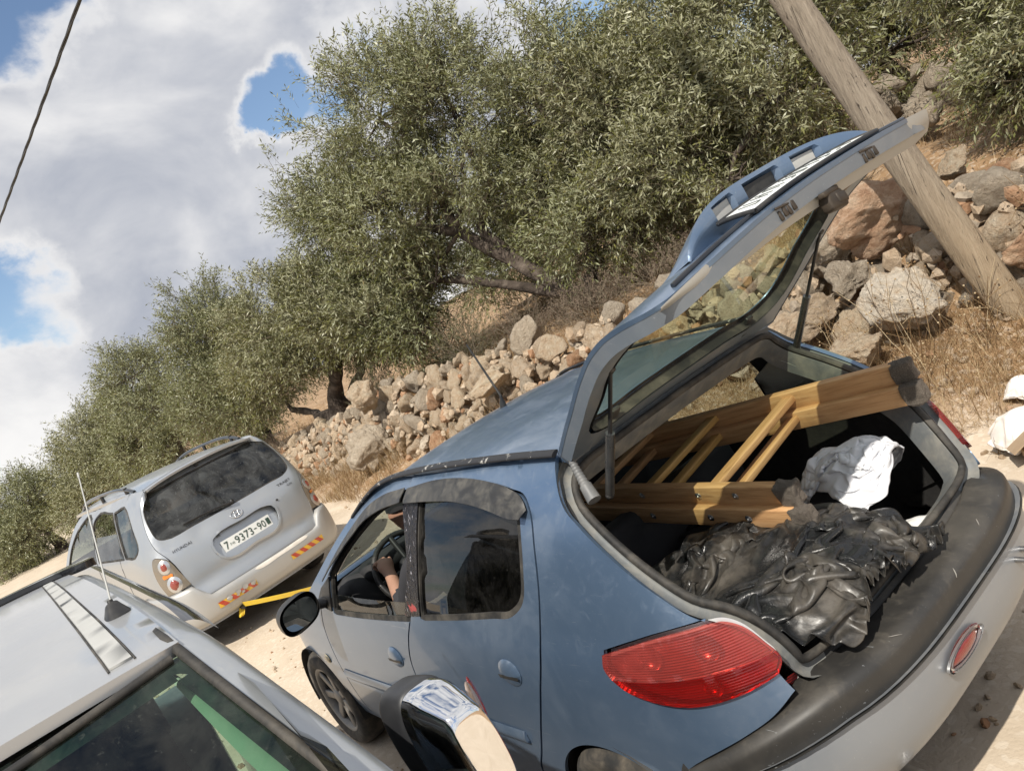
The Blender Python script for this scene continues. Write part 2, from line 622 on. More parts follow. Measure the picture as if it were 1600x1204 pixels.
M['black_strip'] = paint_mat('scuffed_black_bumper_rubber', (.018, .018, .018), dust=(.20, .175, .14), dust_amt=.38, metal=0.0, rough=.46, coat=.0)
M['black_gloss'] = plain('gloss_black', (.008, .009, .012), .12, dust=.12, dcol=(.15, .15, .15), coat=.5)
M['rubber'] = plain('rubber_seal', (.012, .012, .012), .7, dust=.25)
M['tyre'] = plain('tyre_rubber', (.02, .02, .02), .85, dust=.6, dcol=(.25, .21, .16), bump=.3)
M['rim'] = plain('dusty_alloy', (.16, .16, .16), .45, .6, dust=.5)
M['chrome'] = plain('chrome', (.86, .86, .86), .05, 1.0, dust=.03, scale=14)
M['steel'] = plain('dull_steel', (.45, .45, .45), .35, 1.0, dust=.2)
M['white_paint'] = plain('white_print', (.75, .75, .73), .5, dust=.15)
M['dark_in'] = plain('dark_interior_trim', (.018, .018, .02), .75, dust=.3, dcol=(.09, .085, .08))
M['carpet'] = rough_mat('trunk_carpet', [(0, (.012, .012, .013)), (1, (.045, .043, .04))], 30, .95, .5, .004)
M['liner'] = plain('pale_grey_trunk_liner', (.32, .33, .30), .8, dust=.5, dcol=(.20, .19, .15), scale=5)
M['gutter'] = plain('dusty_tailgate_gutter', (.13, .14, .145), .6, .2, dust=.6, dcol=(.36, .33, .27), scale=12)
M['beige_in'] = plain('beige_pillar_trim', (.55, .60, .50), .7, dust=.1)
M['glass_hatch'] = glass_mat('tailgate_glass', (.72, .80, .62), .10, (.5, .5, .42))
M['glass_dark'] = glass_mat('dark_tinted_glass', (.10, .11, .11), .07, (.22, .21, .20), dscale=7)
M['glass_mid'] = glass_mat('side_glass', (.55, .62, .58), .06)
M['glass_van'] = glass_mat('dusty_rear_window_of_van', (.07, .075, .075), .42, (.22, .23, .23), .05, dscale=3.2)
M['glass_vans'] = glass_mat('side_window_of_van', (.30, .34, .36), .22, (.35, .37, .38), .03, dscale=4)
M['glass_green'] = glass_mat('green_windscreen', (.34, .50, .40), .07, (.4, .42, .36), .01, dscale=5)
M['skin'] = plain('skin', (.36, .20, .135), .55)
M['hair'] = plain('dark_hair', (.015, .012, .01), .6)
M['shirt'] = plain('dark_shirt', (.03, .03, .035), .9)
M['cap'] = plain('dark_cap', (.02, .02, .022), .85)

def lens_mat(name, col, ribs=160, axis=2, dark=1.0, amber=False, rough=.12):
    """ribbed plastic lamp lens"""
    m_, t = new_mat(name)
    v = objvec(t)
    sp = t.n('ShaderNodeSeparateXYZ', {0: v})
    wv = t.math('SINE', t.math('MULTIPLY', sp.outputs[axis], ribs * 2 * PI))
    n = t.noise(5, 5, .6, v)
    c = t.mix(t.math('MULTIPLY', t.ss(n, .5, .8), .12), col, (.6, .5, .42))
    c2 = t.mix(t.math('MULTIPLY', t.ss(wv, -1, 1), .35), c, tuple(x * .45 for x in col))
    bp = t.n('ShaderNodeBump', {'Height': wv, 'Strength': .28, 'Distance': .0015})
    b = t.n('ShaderNodeBsdfPrincipled', {'Base Color': c2, 'Roughness': rough, 'Specular IOR Level': .6})
    b.inputs['Coat Weight'].default_value = 1.0
    b.inputs['Coat Roughness'].default_value = .03
    t.l(bp.outputs[0], b.inputs['Normal'])
    finish(t, b.outputs[0])
    return m_
M['lens_red'] = lens_mat('ribbed_red_lens', (.52, .06, .045), 125)
M['lens_red2'] = lens_mat('deep_red_lens', (.20, .003, .003), 210)
def clear_lens(name, tint, haze, ribs):
    """coloured plastic one can see a reflector through"""
    m_, t = new_mat(name)
    v = objvec(t)
    sp = t.n('ShaderNodeSeparateXYZ', {0: v})
    wv_ = t.math('SINE', t.math('MULTIPLY', sp.outputs[2], ribs * 2 * PI))
    bp = t.n('ShaderNodeBump', {'Height': wv_, 'Strength': .35, 'Distance': .0015})
    c = t.mix(t.math('MULTIPLY', t.ss(wv_, -1, 1), .35), tint, tuple(x * .6 for x in tint))
    tr = t.n('ShaderNodeBsdfTransparent', {'Color': c})
    df = t.n('ShaderNodeBsdfDiffuse', {'Color': tuple(haze) + (1,), 'Normal': bp.outputs[0]})
    m1 = t.n('ShaderNodeMixShader', {0: t.math('ADD', .28, t.math('MULTIPLY', t.ss(t.noise(5, 6, .6, v), .4, .75), .25)), 1: tr.outputs[0], 2: df.outputs[0]})
    gl_ = t.n('ShaderNodeBsdfGlossy', {'Color': (1, 1, 1, 1), 'Roughness': .06, 'Normal': bp.outputs[0]})
    fr = t.n('ShaderNodeFresnel', {'IOR': 1.5, 'Normal': bp.outputs[0]})
    m2 = t.n('ShaderNodeMixShader', {0: t.math('ADD', fr.outputs[0], .015, True), 1: m1.outputs[0], 2: gl_.outputs[0]})
    finish(t, m2.outputs[0])
    return m_
M['tail_upper'] = clear_lens('clear_red_lens', (.95, .26, .22), (.42, .07, .06), 150)
M['tail_lower'] = clear_lens('dark_red_lens', (.80, .05, .04), (.30, .008, .006), 150)
M['reflector'] = plain('lamp_reflector', (.70, .70, .70), .38, .7, dust=.2)
M['lens_clear'] = lens_mat('clear_lens', (.55, .52, .48), 60)
M['lens_amber'] = lens_mat('amber_lens', (.75, .22, .02), 60)
M['lens_brown'] = lens_mat('smoky_red_lens', (.28, .05, .03), 60)

# ================================================================== the ground
WX = np.array([-40, -6, -1.5, 1, 4, 7, 9, 12, 14, 17, 21, 60.])
def bank_y(x):
    """how far left of its usual line the bank's toe lies"""
    return np.interp(x, [-40, -2, 2, 6, 10, 14, 20, 30, 60], [.2, .1, 0, 0, -.05, -.25, 0, 1.2, 4.0])

def gz(x, y):
    x = np.asarray(x, float); y = np.asarray(y, float)
    d = -(y - bank_y(x))                       # distance to the right of the road axis
    top = np.interp(x, [-40, 0, 5, 9, 12, 16, 25, 60], [1.05, 1.0, .95, .98, .85, .62, .5, .6])
    prof = np.interp(d, [2.15, 2.5, 3.1, 3.45, 3.9, 4.3, 5.5, 9, 16, 40, 120], [0, .06, .26, .42, .85, 1.0, 1.12, 1.55, 2.4, 5, 9])
    z = prof * top
    n = fbm(x * .9, y * .9, oct=4, seed=3)
    n2 = fbm(x * 4.5, y * 4.5, oct=3, seed=9)
    w_ = np.clip((d - 2.2) / .5, 0, 1)
    z = z + w_ * (n * .06 + n2 * .018) + (1 - w_) * (n * .012 + n2 * .006)
    left = np.clip((y - 5.5) / 4, 0, 1)
    z = z + left * (.25 + n * .1)
    far = np.clip((np.hypot(x, y) - 40) / 60, 0, 1)
    z = z - far * np.clip(x / 30, 0, 4) * .6
    return z

def axis_pts(lo, hi, a, b, st):
    mid = np.arange(a, b, st)
    up = [b]; s = st
    while up[-1] < hi:
        s *= 1.22; up.append(up[-1] + s)
    dn = [a - st]; s = st
    while dn[-1] > lo:
        s *= 1.22; dn.append(dn[-1] - s)
    return np.array(dn[::-1] + list(mid) + up)

def ground_material():
    m_, t = new_mat('dusty_limestone_ground')
    p = posvec(t)
    sp = t.n('ShaderNodeSeparateXYZ', {0: p})
    y = sp.outputs[1]; x = sp.outputs[0]
    edge = t.noise(.9, 6, .65, p)
    f = t.math('ADD', y, t.math('MULTIPLY', edge, .9))
    verge = t.ss(f, -1.75, -2.35)
    n1 = t.noise(1.3, 8, .7, p, .4)
    road = t.ramp(n1, [(.3, (.46, .375, .28)), (.55, (.55, .46, .355)), (.75, (.60, .515, .41))])
    n2 = t.noise(2.6, 8, .7, p, .4)
    earth = t.ramp(n2, [(.3, (.16, .10, .052)), (.5, (.28, .18, .10)), (.7, (.40, .28, .17))])
    c = t.mix(verge, road, earth)
    peb = t.n('ShaderNodeTexVoronoi', {'Vector': p, 'Scale': 38.0})
    c = t.mix(t.math('MULTIPLY', t.ss(t.n('ShaderNodeSeparateColor', {0: peb.outputs['Color']}).outputs[0], .72, .9), .25), c, (.75, .68, .58))
    h = t.math('ADD', t.math('MULTIPLY', t.noise(14, 8, .7, p), .6), t.math('MULTIPLY', t.noise(60, 6, .7, p), .35))
    bp = t.n('ShaderNodeBump', {'Height': h, 'Strength': .6, 'Distance': .018})
    b = t.n('ShaderNodeBsdfPrincipled', {'Base Color': c, 'Roughness': .95, 'Specular IOR Level': .15, 'Normal': bp.outputs[0]})
    finish(t, b.outputs[0])
    return m_
M['ground'] = ground_material()
gx = axis_pts(-120, 700, -4, 24, .10)
gy = axis_pts(-500, 500, -7.5, 4.5, .09)
X, Y = np.meshgrid(gx, gy)
Z = gz(X, Y)
V = np.stack([X, Y, Z], -1).reshape(-1, 3)
nx_, ny_ = len(gx), len(gy)
i = np.arange(nx_ - 1); j = np.arange(ny_ - 1)
I, J = np.meshgrid(i, j)
a = (J * nx_ + I).ravel()
F = np.stack([a, a + 1, a + nx_ + 1, a + nx_], 1)
ground = link('ground', big_mesh('ground', V, F, M['ground'], True))
tag(ground, kind='structure', label='pale dusty dirt track with a dry brown bank along its right side')

# ------------------------------------------------------------------ stones
def rock_mat(name, stops, lichen=.35):
    m_, t = new_mat(name)
    v = objvec(t)
    oi = t.n('ShaderNodeObjectInfo')
    off = t.n('ShaderNodeVectorMath', {0: v, 1: oi.outputs['Location']}, operation='ADD').outputs[0]
    n1 = t.noise(3.0, 8, .65, off, .4)
    n2 = t.noise(9.0, 8, .7, off, .6)
    c = t.ramp(t.math('ADD', t.math('MULTIPLY', n1, .7), t.math('MULTIPLY', n2, .3)), stops)
    # per stone tone
    c = t.mix(.30, c, t.mix(oi.outputs['Random'], (.50, .485, .47), (.80, .76, .70)), 'OVERLAY')
    c = t.mix(t.math('MULTIPLY', t.ss(t.noise(5.5, 6, .7, off, 1.), .55, .68), lichen), c, (.17, .16, .145))
    pit = t.n('ShaderNodeTexVoronoi', {'Vector': off, 'Scale': 26.0})
    pits = t.math('MULTIPLY', t.ss(pit.outputs['Distance'], .28, .10), t.ss(n2, .5, .6))
    c = t.mix(t.math('MULTIPLY', pits, .6), c, (.10, .07, .05))
    h = t.math('SUBTRACT', t.math('ADD', t.math('MULTIPLY', t.noise(7, 10, .72, off, .4), 1.0), t.math('MULTIPLY', n2, .4)), t.math('MULTIPLY', pits, .35))
    bp = t.n('ShaderNodeBump', {'Height': h, 'Strength': 1.0, 'Distance': .07})
    b = t.n('ShaderNodeBsdfPrincipled', {'Base Color': c, 'Roughness': .92, 'Specular IOR Level': .2, 'Normal': bp.outputs[0]})
    finish(t, b.outputs[0])
    return m_
M['rock'] = rock_mat('cream_limestone', [(.30, (.30, .21, .14)), (.45, (.50, .385, .27)), (.62, (.60, .50, .385)), (.8, (.66, .59, .50))], .22)
M['rock_grey'] = rock_mat('grey_weathered_limestone', [(.3, (.27, .215, .16)), (.5, (.46, .39, .305)), (.7, (.60, .53, .43))], .25)
M['rock_red'] = rock_mat('rust_stained_limestone', [(.3, (.25, .13, .07)), (.48, (.42, .25, .15)), (.62, (.52, .36, .24)), (.8, (.57, .46, .35))], .15)
M['rock_white'] = rock_mat('pale_limestone', [(.3, (.50, .31, .19)), (.45, (.70, .59, .46)), (.7, (.78, .72, .62))], .06)

M['rock_pink'] = rock_mat('pinkish_limestone', [(.3, (.36, .20, .12)), (.48, (.54, .36, .24)), (.62, (.63, .48, .35)), (.8, (.68, .57, .45))], .12)

def rock_mesh(name, seed, mats, sub=2, amp=.16, cuts=13):
    """lump with chipped flat faces"""
    r_ = np.random.default_rng(seed)
    bm = bmesh.new()
    bmesh.ops.create_icosphere(bm, subdivisions=sub, radius=1.0)
    P = np.array([v.co[:] for v in bm.verts])
    for k in range(cuts):
        d = r_.normal(size=3); d /= np.linalg.norm(d)
        lim = r_.uniform(.42, .80)
        s = P @ d
        P = P - np.outer(np.clip(s - lim, 0, None), d) * .92
    n = fbm(P[:, 0] * 1.7 + seed, P[:, 1] * 1.7, P[:, 2] * 1.7, 4, seed)
    L = np.linalg.norm(P, axis=1)[:, None]
    P = P + P / L * (n * amp)[:, None]
    if sub >= 4:
        n = fbm(P[:, 0] * 6 + seed, P[:, 1] * 6, P[:, 2] * 6, 4, seed + 5)
        P = P + P / L * (-np.abs(n) * .05)[:, None]
    for v, p in zip(bm.verts, P):
        v.co = p
    me = bpy.data.meshes.new(name)
    bm.to_mesh(me); bm.free()
    me.polygons.foreach_set('use_smooth', [sub >= 3] * len(me.polygons))
    setmats(me, mats)
    return me
RK = {k: [rock_mesh('stone', 100 + q + 31 * ki, M[k], 2) for q in range(7)] for ki, k in enumerate(('rock', 'rock_grey', 'rock_red'))}
RK_HI = {k: [rock_mesh('stone', 500 + q + 31 * ki, M[k], 3) for q in range(8)] for ki, k in enumerate(('rock', 'rock_grey', 'rock_red'))}

def place_stone(me, c, s, parent=None, name='stone'):
    o = link(name, me, parent)
    o.location = c
    o.rotation_euler = (random.uniform(0, 6.3), random.uniform(0, 6.3), random.uniform(0, 6.3))
    o.scale = s
    return o

def wall_line(x):
    """front foot of the dry stone wall: y and height range"""
    y = np.interp(x, [-4, 0, 3, 6, 9, 12, 16, 20], [-3.55, -3.45, -3.3, -3.15, -3.05, -3.15, -3.35, -3.2])
    z0 = float(gz(x, y)) - .05
    z1 = np.interp(x, [-4, 0, 2, 5, 8, 10, 12, 14, 17, 20], [1.2, 1.15, 1.22, 1.08, 1.24, 1.16, .98, .80, .72, .6])
    return float(y), z0, float(z1)

wall = thing('dry_stone_wall', 'long tumbled dry stone wall along the bank beneath the olive trees', 'stone wall', (8, -3.3, 0))
def wall_stone(x, z, s, hi, y_extra=0.0, kind=None):
    y0, z0, z1 = wall_line(x)
    y = y0 - (z - z0) * .55 - random.uniform(-.04, .10) - y_extra
    k = kind or random.choices(['rock', 'rock_grey', 'rock_red'], [.62, .30 + .3 * (10.5 < x < 15), .08])[0]
    me = random.choice((RK_HI if hi else RK)[k])
    return place_stone(me, (x - 8, y + 3.3, z), (s * random.uniform(.85, 1.35), s * random.uniform(.7, 1.0), s * random.uniform(.6, .9)), wall)
cnt = 0
x = -1.2
spots = []
while x < 17.5:
    y0, z0, z1 = wall_line(x)
    big = np.interp(x, [0, 4, 10, 17], [.38, .36, .30, .26])
    z = z0 + .03
    while z < z1:
        s = big * random.uniform(.62, 1.25)
        spots.append((x + random.uniform(-.1, .1), z + s * .35, s * .58))
        z += s * random.uniform(.62, .85)
    x += big * random.uniform(.72, .98)
spots.sort(key=lambda q: (q[0] + 1.85) ** 2)
for q in spots[:288]:
    wall_stone(q[0], q[1], q[2], q[0] < 11)
# small chinking stones between the big ones: one joined part
def joined_rocks(items, mats_keys, seed=1, sub=1):
    Vs, Fs, mi = [], [], []
    b = 0
    protos = []
    for q in range(6):
        me = rock_mesh('tmp', 900 + q + seed, [], sub, .12, 8)
        Vp = np.array([v.co[:] for v in me.vertices]); Fp = np.array([p.vertices[:] for p in me.polygons])
        protos.append((Vp, Fp)); bpy.data.meshes.remove(me)
    for (c, s, k) in items:
        Vp, Fp = protos[rng.integers(len(protos))]
        R = np.linalg.qr(rng.normal(size=(3, 3)))[0]
        Vs.append((Vp * s) @ R.T + np.array(c)); Fs.append(Fp + b); mi += [k] * len(Fp)
        b += len(Vp)
    me = big_mesh('rubble', np.concatenate(Vs), np.concatenate(Fs), [M[k] for k in mats_keys], False)
    me.polygons.foreach_set('material_index', mi)
    return me
items = []
for q in range(2600):
    x = random.uniform(-1.5, 17.5)
    y0, z0, z1 = wall_line(x)
    z = random.uniform(z0, z1 + .03)
    y = y0 - (z - z0) * .55 - random.uniform(-.07, .12)
    s = random.choice((.03, .045, .06, .09)) * random.uniform(.8, 1.25)
    items.append(((x - 8, y + 3.3, z), (s * 1.3, s, s * .8), random.choices([0, 1, 2], [.6, .25, .15])[0]))
o = link('rubble', joined_rocks(items, ('rock', 'rock_grey', 'rock_red'), 3), wall)
tag(o, kind='stuff')
for q in spots[288:]:
    pass

# upper rubble wall behind the pole
wall2 = thing('rubble_wall', 'grey rubble wall on the terrace behind the wooden pole', 'stone wall', (2.6, -7.6, 1.2))
for q in range(70):
    x = random.uniform(.2, 5.0); z = random.uniform(0, .75)
    y = -7.3 - z * .3 + random.uniform(-.2, .2)
    s = random.uniform(.10, .22)
    zz_ = float(gz(x, y))
    place_stone(random.choice(RK_HI['rock_grey'] + RK_HI['rock'][:2]), (x - 2.6, y + 7.6, zz_ + z - 1.2), (s * 1.2, s, s * .8), wall2)

# boulders one can point at
BOULD = [
    # x, y, z, size(x,y,z), rot, mat, seed, label
    ((1.02, -3.27, .64), (.25, .19, .31), (0.25, .55, .5), 'rock_white', 21, 'large pale triangular boulder leaning on the bank left of the pole foot'),
    ((1.30, -3.72, 1.20), (.40, .28, .26), (.2, .1, .9), 'rock_pink', 22, 'biggest rust topped boulder half hidden behind the raised tailgate'),
    ((.52, -4.05, 1.12), (.19, .16, .14), (.3, 0, .3), 'rock_red', 23, 'round rusty boulder under the olive foliage right of the pole'),
    ((.86, -4.2, 1.30), (.17, .14, .13), (.1, .4, 1.), 'rock', 24, 'small cream boulder on top of the bank right beside the pole'),
    ((.25, -3.72, .72), (.42, .34, .30), (.1, .2, .2), 'rock_pink', 25, 'wide broken orange and cream rock face right of the pole'),
    ((1.42, -3.42, .90), (.17, .13, .20), (.4, .2, .2), 'rock_grey', 26, 'grey upright stone left of the pale triangular boulder'),
    ((1.72, -3.35, .72), (.27, .20, .17), (.3, .1, 1.2), 'rock', 27, 'cream boulder beside the right gas strut of the tailgate'),
    ((1.62, -3.7, 1.06), (.30, .2, .16), (.1, .3, .4), 'rock_grey', 28, 'flat pitted grey slab under the latch end of the tailgate'),
    ((1.30, -3.02, .48), (.24, .18, .15), (.5, .1, .4), 'rock', 29, 'squat brown stone in the grass below the grey upright stone'),
    ((1.98, -3.15, .60), (.34, .22, .20), (.2, .5, .1), 'rock', 30, 'boulder seen just above the roof corner of the blue car'),
    ((9.15, -3.2, 1.28), (.26, .24, .24), (.2, .1, .5), 'rock', 31, 'cream block topping the wall beside the slanting olive trunk'),
    ((9.35, -2.92, .50), (.42, .22, .40), (.1, .3, .6), 'rock_grey', 32, 'tall pale slab standing at the foot of the wall above the van'),
    ((6.0, -3.3, .95), (.34, .25, .18), (.1, .2, .4), 'rock', 33, 'long cream slab in the wall just above the front of the blue roof'),
]
for q, (c, s, r, k, sd_, lab) in enumerate(BOULD):
    me = rock_mesh('boulder', sd_ * 7, M[k], 5, .2, 9)
    o = link('boulder', me)
    o.location = c; o.scale = s; o.rotation_euler = r
    tag(o, lab, 'boulder', 'boulders on the bank')

# pebbles and clods on the track and the bank
items = []
for q in range(1500):
    x = -1.5 + abs(rng.normal()) * 4.5; y = rng.uniform(-3.4, 1.6)
    s = abs(rng.normal()) * .009 + .005
    if y < -2.1: s *= 2.2
    items.append(((x, y, float(gz(x, y)) + s * .3), (s * 1.3, s, s * .75), 0 if rng.random() < .8 else 2))
o = link('pebbles', joined_rocks(items, ('rock', 'rock_grey', 'rock_red'), 60))
tag(o, kind='stuff', label='loose pebbles scattered over the dirt track')

# more materials for the cars
def tape_mat():
    m_, t = new_mat('peeling_black_pillar_tape')
    v = objvec(t)
    mp = t.n('ShaderNodeMapping', {'Vector': v, 'Scale': (22, 22, 5)})
    a = t.noise(2.0, 6, .6, mp.outputs[0], 1.6)
    pe = t.ss(a, .60, .66)
    red = t.math('MULTIPLY', t.ss(t.noise(14, 3, .5, v), .60, .66), t.ss(t.n('ShaderNodeSeparateXYZ', {0: v}).outputs[2], 1.03, .99))
    c = t.mix(pe, (.012, .011, .014), (.34, .33, .36))
    c = t.mix(red, c, (.35, .05, .05))
    bp = t.n('ShaderNodeBump', {'Height': a, 'Strength': .8, 'Distance': .01})
    b = t.n('ShaderNodeBsdfPrincipled', {'Base Color': c, 'Roughness': .22, 'Normal': bp.outputs[0]})
    finish(t, b.outputs[0])
    return m_
M['pillar_tape'] = tape_mat()
M['deflector'] = plain('weathered_wind_deflector', (.020, .020, .020), .38, dust=.7, dcol=(.15, .14, .12), scale=14)
def worn():
    m_, t = new_mat('worn_black_roof_moulding')
    v = objvec(t)
    a = t.ss(t.noise(26, 6, .7, v, .6), .60, .64)
    c = t.mix(a, (.018, .018, .02), (.38, .37, .34))
    b = t.n('ShaderNodeBsdfPrincipled', {'Base Color': c, 'Roughness': .5})
    finish(t, b.outputs[0]); return m_
M['worn_trim'] = worn()
M['mirror'] = plain('mirror_glass', (.75, .77, .78), .02, 1.0)
M['lens_old'] = plain('yellowed_clear_lens', (.42, .36, .22), .2, dust=.3, coat=.6)
M['beige_dark'] = plain('grey_headlining', (.16, .155, .14), .9)
M['chrome_dull'] = plain('bright_rim', (.62, .62, .62), .25, .8, dust=.2)
M['hatch_edge'] = paint_mat('tailgate_edge_paint', (.13, .17, .22), dust=(.36, .33, .28), dust_amt=.9, metal=.4, rough=.42, coat=.2)
M['flange'] = paint_mat('dusty_grey_tailgate_flange', (.36, .37, .36), dust=(.44, .39, .31), dust_amt=.9, metal=.35, rough=.45, coat=.15)
M['shade_brown_lining'] = plain('shade_brown_tailgate_lining', (.13, .085, .06), .8, dust=.3)  # brown shadow under the raised tailgate put into the inner panel's colour
M['greasy'] = plain('greasy_dark_metal', (.035, .028, .022), .5, .3, dust=.5, dcol=(.12, .09, .06))
M['lens_white'] = plain('milky_lamp_lens', (.48, .48, .46), .35, dust=.5)
M['plate'] = plain('white_number_plate', (.72, .74, .72), .4, dust=.15)
M['strut'] = plain('grey_steel_strut', (.10, .105, .11), .25, .7, dust=.25)
M['grey_rubber'] = plain('grey_ribbed_rubber', (.10, .105, .11), .45, dust=.6, dcol=(.30, .29, .27))
M['rib_beige'] = plain('dusty_roof_channel', (.42, .42, .40), .65, dust=.06, dcol=(.40, .38, .33))
M['black_letters_dull'] = plain('thin_plate_print', (.10, .11, .10), .6)
M['scuff'] = plain('pale_scuff', (.26, .245, .22), .8)
M['frit'] = plain('dusty_black_glass_border', (.012, .013, .014), .25, dust=.8, dcol=(.14, .14, .13), scale=10)
M['aerial'] = plain('pale_aerial_rod', (.40, .40, .38), .5)
M['mirror_black'] = plain('grey_black_mirror_shell', (.022, .023, .026), .45, dust=.3, dcol=(.12, .12, .12))
M['clear_smoky'] = plain('smoky_clear_lens', (.34, .27, .23), .12, coat=.8)
M['lens_smoky'] = plain('smoky_bowl_of_rear_lamp', (.22, .19, .15), .15, .3, coat=.8, dust=.3, dcol=(.4, .3, .2))

# ================================================================== olive trees
def leaf_material(name, top, under, var=.3):
    m_, t = new_mat(name)
    geo = t.n('ShaderNodeNewGeometry')
    r = geo.outputs['Random Per Island']
    v = geo.outputs['Position']
    big = t.noise(.9, 3, .5, v)
    c1 = t.ramp(r, [(0, tuple(x * (1 - var) for x in top)), (.6, top), (.93, tuple(x * (1 + var) for x in top)), (1.0, (.20, .15, .07))])
    c1 = t.mix(t.math('MULTIPLY', t.ss(big, .4, .65), .45), c1, (top[0] * 1.35, top[1] * 1.2, top[2] * .8))
    c = t.mix(geo.outputs['Backfacing'], c1, under)
    b = t.n('ShaderNodeBsdfPrincipled', {'Base Color': c, 'Roughness': .40, 'Specular IOR Level': .40})
    tr = t.n('ShaderNodeBsdfTranslucent', {'Color': (.20, .21, .04, 1)})
    mx = t.n('ShaderNodeMixShader', {0: .10, 1: b.outputs[0], 2: tr.outputs[0]})
    finish(t, mx.outputs[0])
    return m_
M['leaf'] = leaf_material('olive_leaves', (.128, .138, .048), (.27, .28, .165))
M['leaf_y'] = leaf_material('dusty_olive_leaves', (.145, .150, .055), (.30, .30, .185))
M['leaf_d'] = leaf_material('young_olive_leaves', (.112, .125, .042), (.25, .26, .15))
M['bark'] = rough_mat('olive_bark', [(.3, (.030, .023, .018)), (.5, (.075, .058, .046)), (.7, (.16, .13, .105))], 5, .95, .9, .05, 16, world=True, dist=.8)
M['twig'] = plain('twig_bark', (.13, .105, .07), .9)

def unit(a):
    return a / (np.linalg.norm(a, axis=-1, keepdims=True) + 1e-9)

# boughs kept bare of leaves on the side towards the track
CLEAR = []
OFF = np.zeros(3)
def crown_geometry(blobs, leaf, nleaf, seed, twig_len=(.22, .46), droop=.25, gap=.05):
    g = np.random.default_rng(seed)
    VS, FS, MI = [], [], []
    base = 0
    for (c, r, n) in blobs:
        c = np.array(c, float); r = np.array(r, float)
        d = unit(g.normal(size=(int(n * 1.8), 3)))
        rad_ = g.uniform(.10, 1.0, len(d)) ** .5
        # ragged outline: the radius of the blob varies with direction
        rag = 1 + .28 * fbm(d[:, 0] * 2.3 + seed, d[:, 1] * 2.3 + c[0], d[:, 2] * 2.3, 3, seed)
        P = c + d * r * (rad_ * rag)[:, None]
        keep = fbm(P[:, 0] * 1.9, P[:, 1] * 1.9, P[:, 2] * 1.9, 2, seed + 3) > -.16 + gap
        for (sa, sb, wd) in CLEAR:
            sa_, sb_ = np.array(sa), np.array(sb)
            tt = np.clip(((P + OFF - sa_) @ (sb_ - sa_)) / ((sb_ - sa_) @ (sb_ - sa_)), 0, 1)[:, None]
            q_ = P + OFF - (sa_ + (sb_ - sa_) * tt)
            keep &= ~((np.hypot(q_[:, 0] + .45 * q_[:, 1], q_[:, 2]) < wd) & (q_[:, 1] > -.25) & (q_[:, 1] < 1.6))
        P, d = P[keep][:n], d[keep][:n]
        n_ = len(P)
        up = np.array([0, 0, 1.0])
        low = np.clip(-d[:, 2:3], 0, 1)
        D = unit(d * np.array([.75, .75, .55]) + up * (.55 - droop * 3.2 * low) + g.normal(size=(n_, 3)) * .42)
        L = g.uniform(*twig_len, n_)
        bend = unit(g.normal(size=(n_, 3))) * .22 - up * droop * .55
        s = unit(np.cross(D, unit(g.normal(size=(n_, 3)))))
        k = nleaf
        tpos = (np.arange(k) + g.uniform(0, .6, (n_, k))) / k
        Q = P[:, None] + D[:, None] * (tpos * L[:, None])[..., None] + bend[:, None] * ((tpos ** 2) * L[:, None])[..., None]
        T = unit(D[:, None] + 2 * bend[:, None] * tpos[..., None])
        ang = np.arange(k)[None] * 2.4 + g.uniform(0, 6.28, (n_, 1)) + g.normal(size=(n_, k)) * .4
        s2 = np.cross(D, s)
        side = s[:, None] * np.cos(ang)[..., None] + s2[:, None] * np.sin(ang)[..., None]
        ld = unit(T * g.uniform(.45, 1.0, (n_, k, 1)) + side * .75 - up * droop * .4 + g.normal(size=(n_, k, 3)) * .15)
        wv = unit(np.cross(ld, unit(side + up * .4 + g.normal(size=(n_, k, 3)) * .5)))
        ll = leaf * g.uniform(.65, 1.2, (n_, k, 1))
        ww = ll * .115
        a = Q; b = Q + ld * ll * .45 + wv * ww; e = Q + ld * ll; f = Q + ld * ll * .45 - wv * ww
        V = np.stack([a, b, e, f], 2).reshape(-1, 3)
        F = np.arange(len(V)).reshape(-1, 4) + base
        base += len(V)
        VS.append(V); FS.append(F); MI.append(np.zeros(len(F), np.int32))
        # stems
        tip = P + D * L[:, None] + bend * L[:, None]
        p0 = P - D * L[:, None] * .5
        q = s * .0035
        V = np.stack([p0 - q, p0 + q, tip + q * .3, tip - q * .3], 1).reshape(-1, 3)
        F = np.arange(len(V)).reshape(-1, 4) + base
        base += len(V)
        VS.append(V); FS.append(F); MI.append(np.ones(len(F), np.int32))
    return np.concatenate(VS), np.concatenate(FS), np.concatenate(MI)

def limb(mb, a, b, r0, r1, seed, wob=.12, n=10, nseg=9):
    g = np.random.default_rng(seed)
    a, b = np.array(a, float), np.array(b, float)
    L = np.linalg.norm(b - a)
    pts, rs = [], []
    for q in range(n + 1):
        t = q / n
        p = a + (b - a) * t
        o = np.array([vnoise(t * 3 + seed, .5, .1, seed), vnoise(t * 3 + seed, 4.5, .1, seed), vnoise(t * 3, 8.5, seed + .3, seed)])
        p = p + o * wob * L * math.sin(PI * min(t * 1.0, 1)) ** .7
        pts.append(tuple(p)); rs.append((r0 + (r1 - r0) * t) * (1 + .18 * g.normal() * (t < .9)))
    mb.tube(pts, rs, nseg)
    return pts

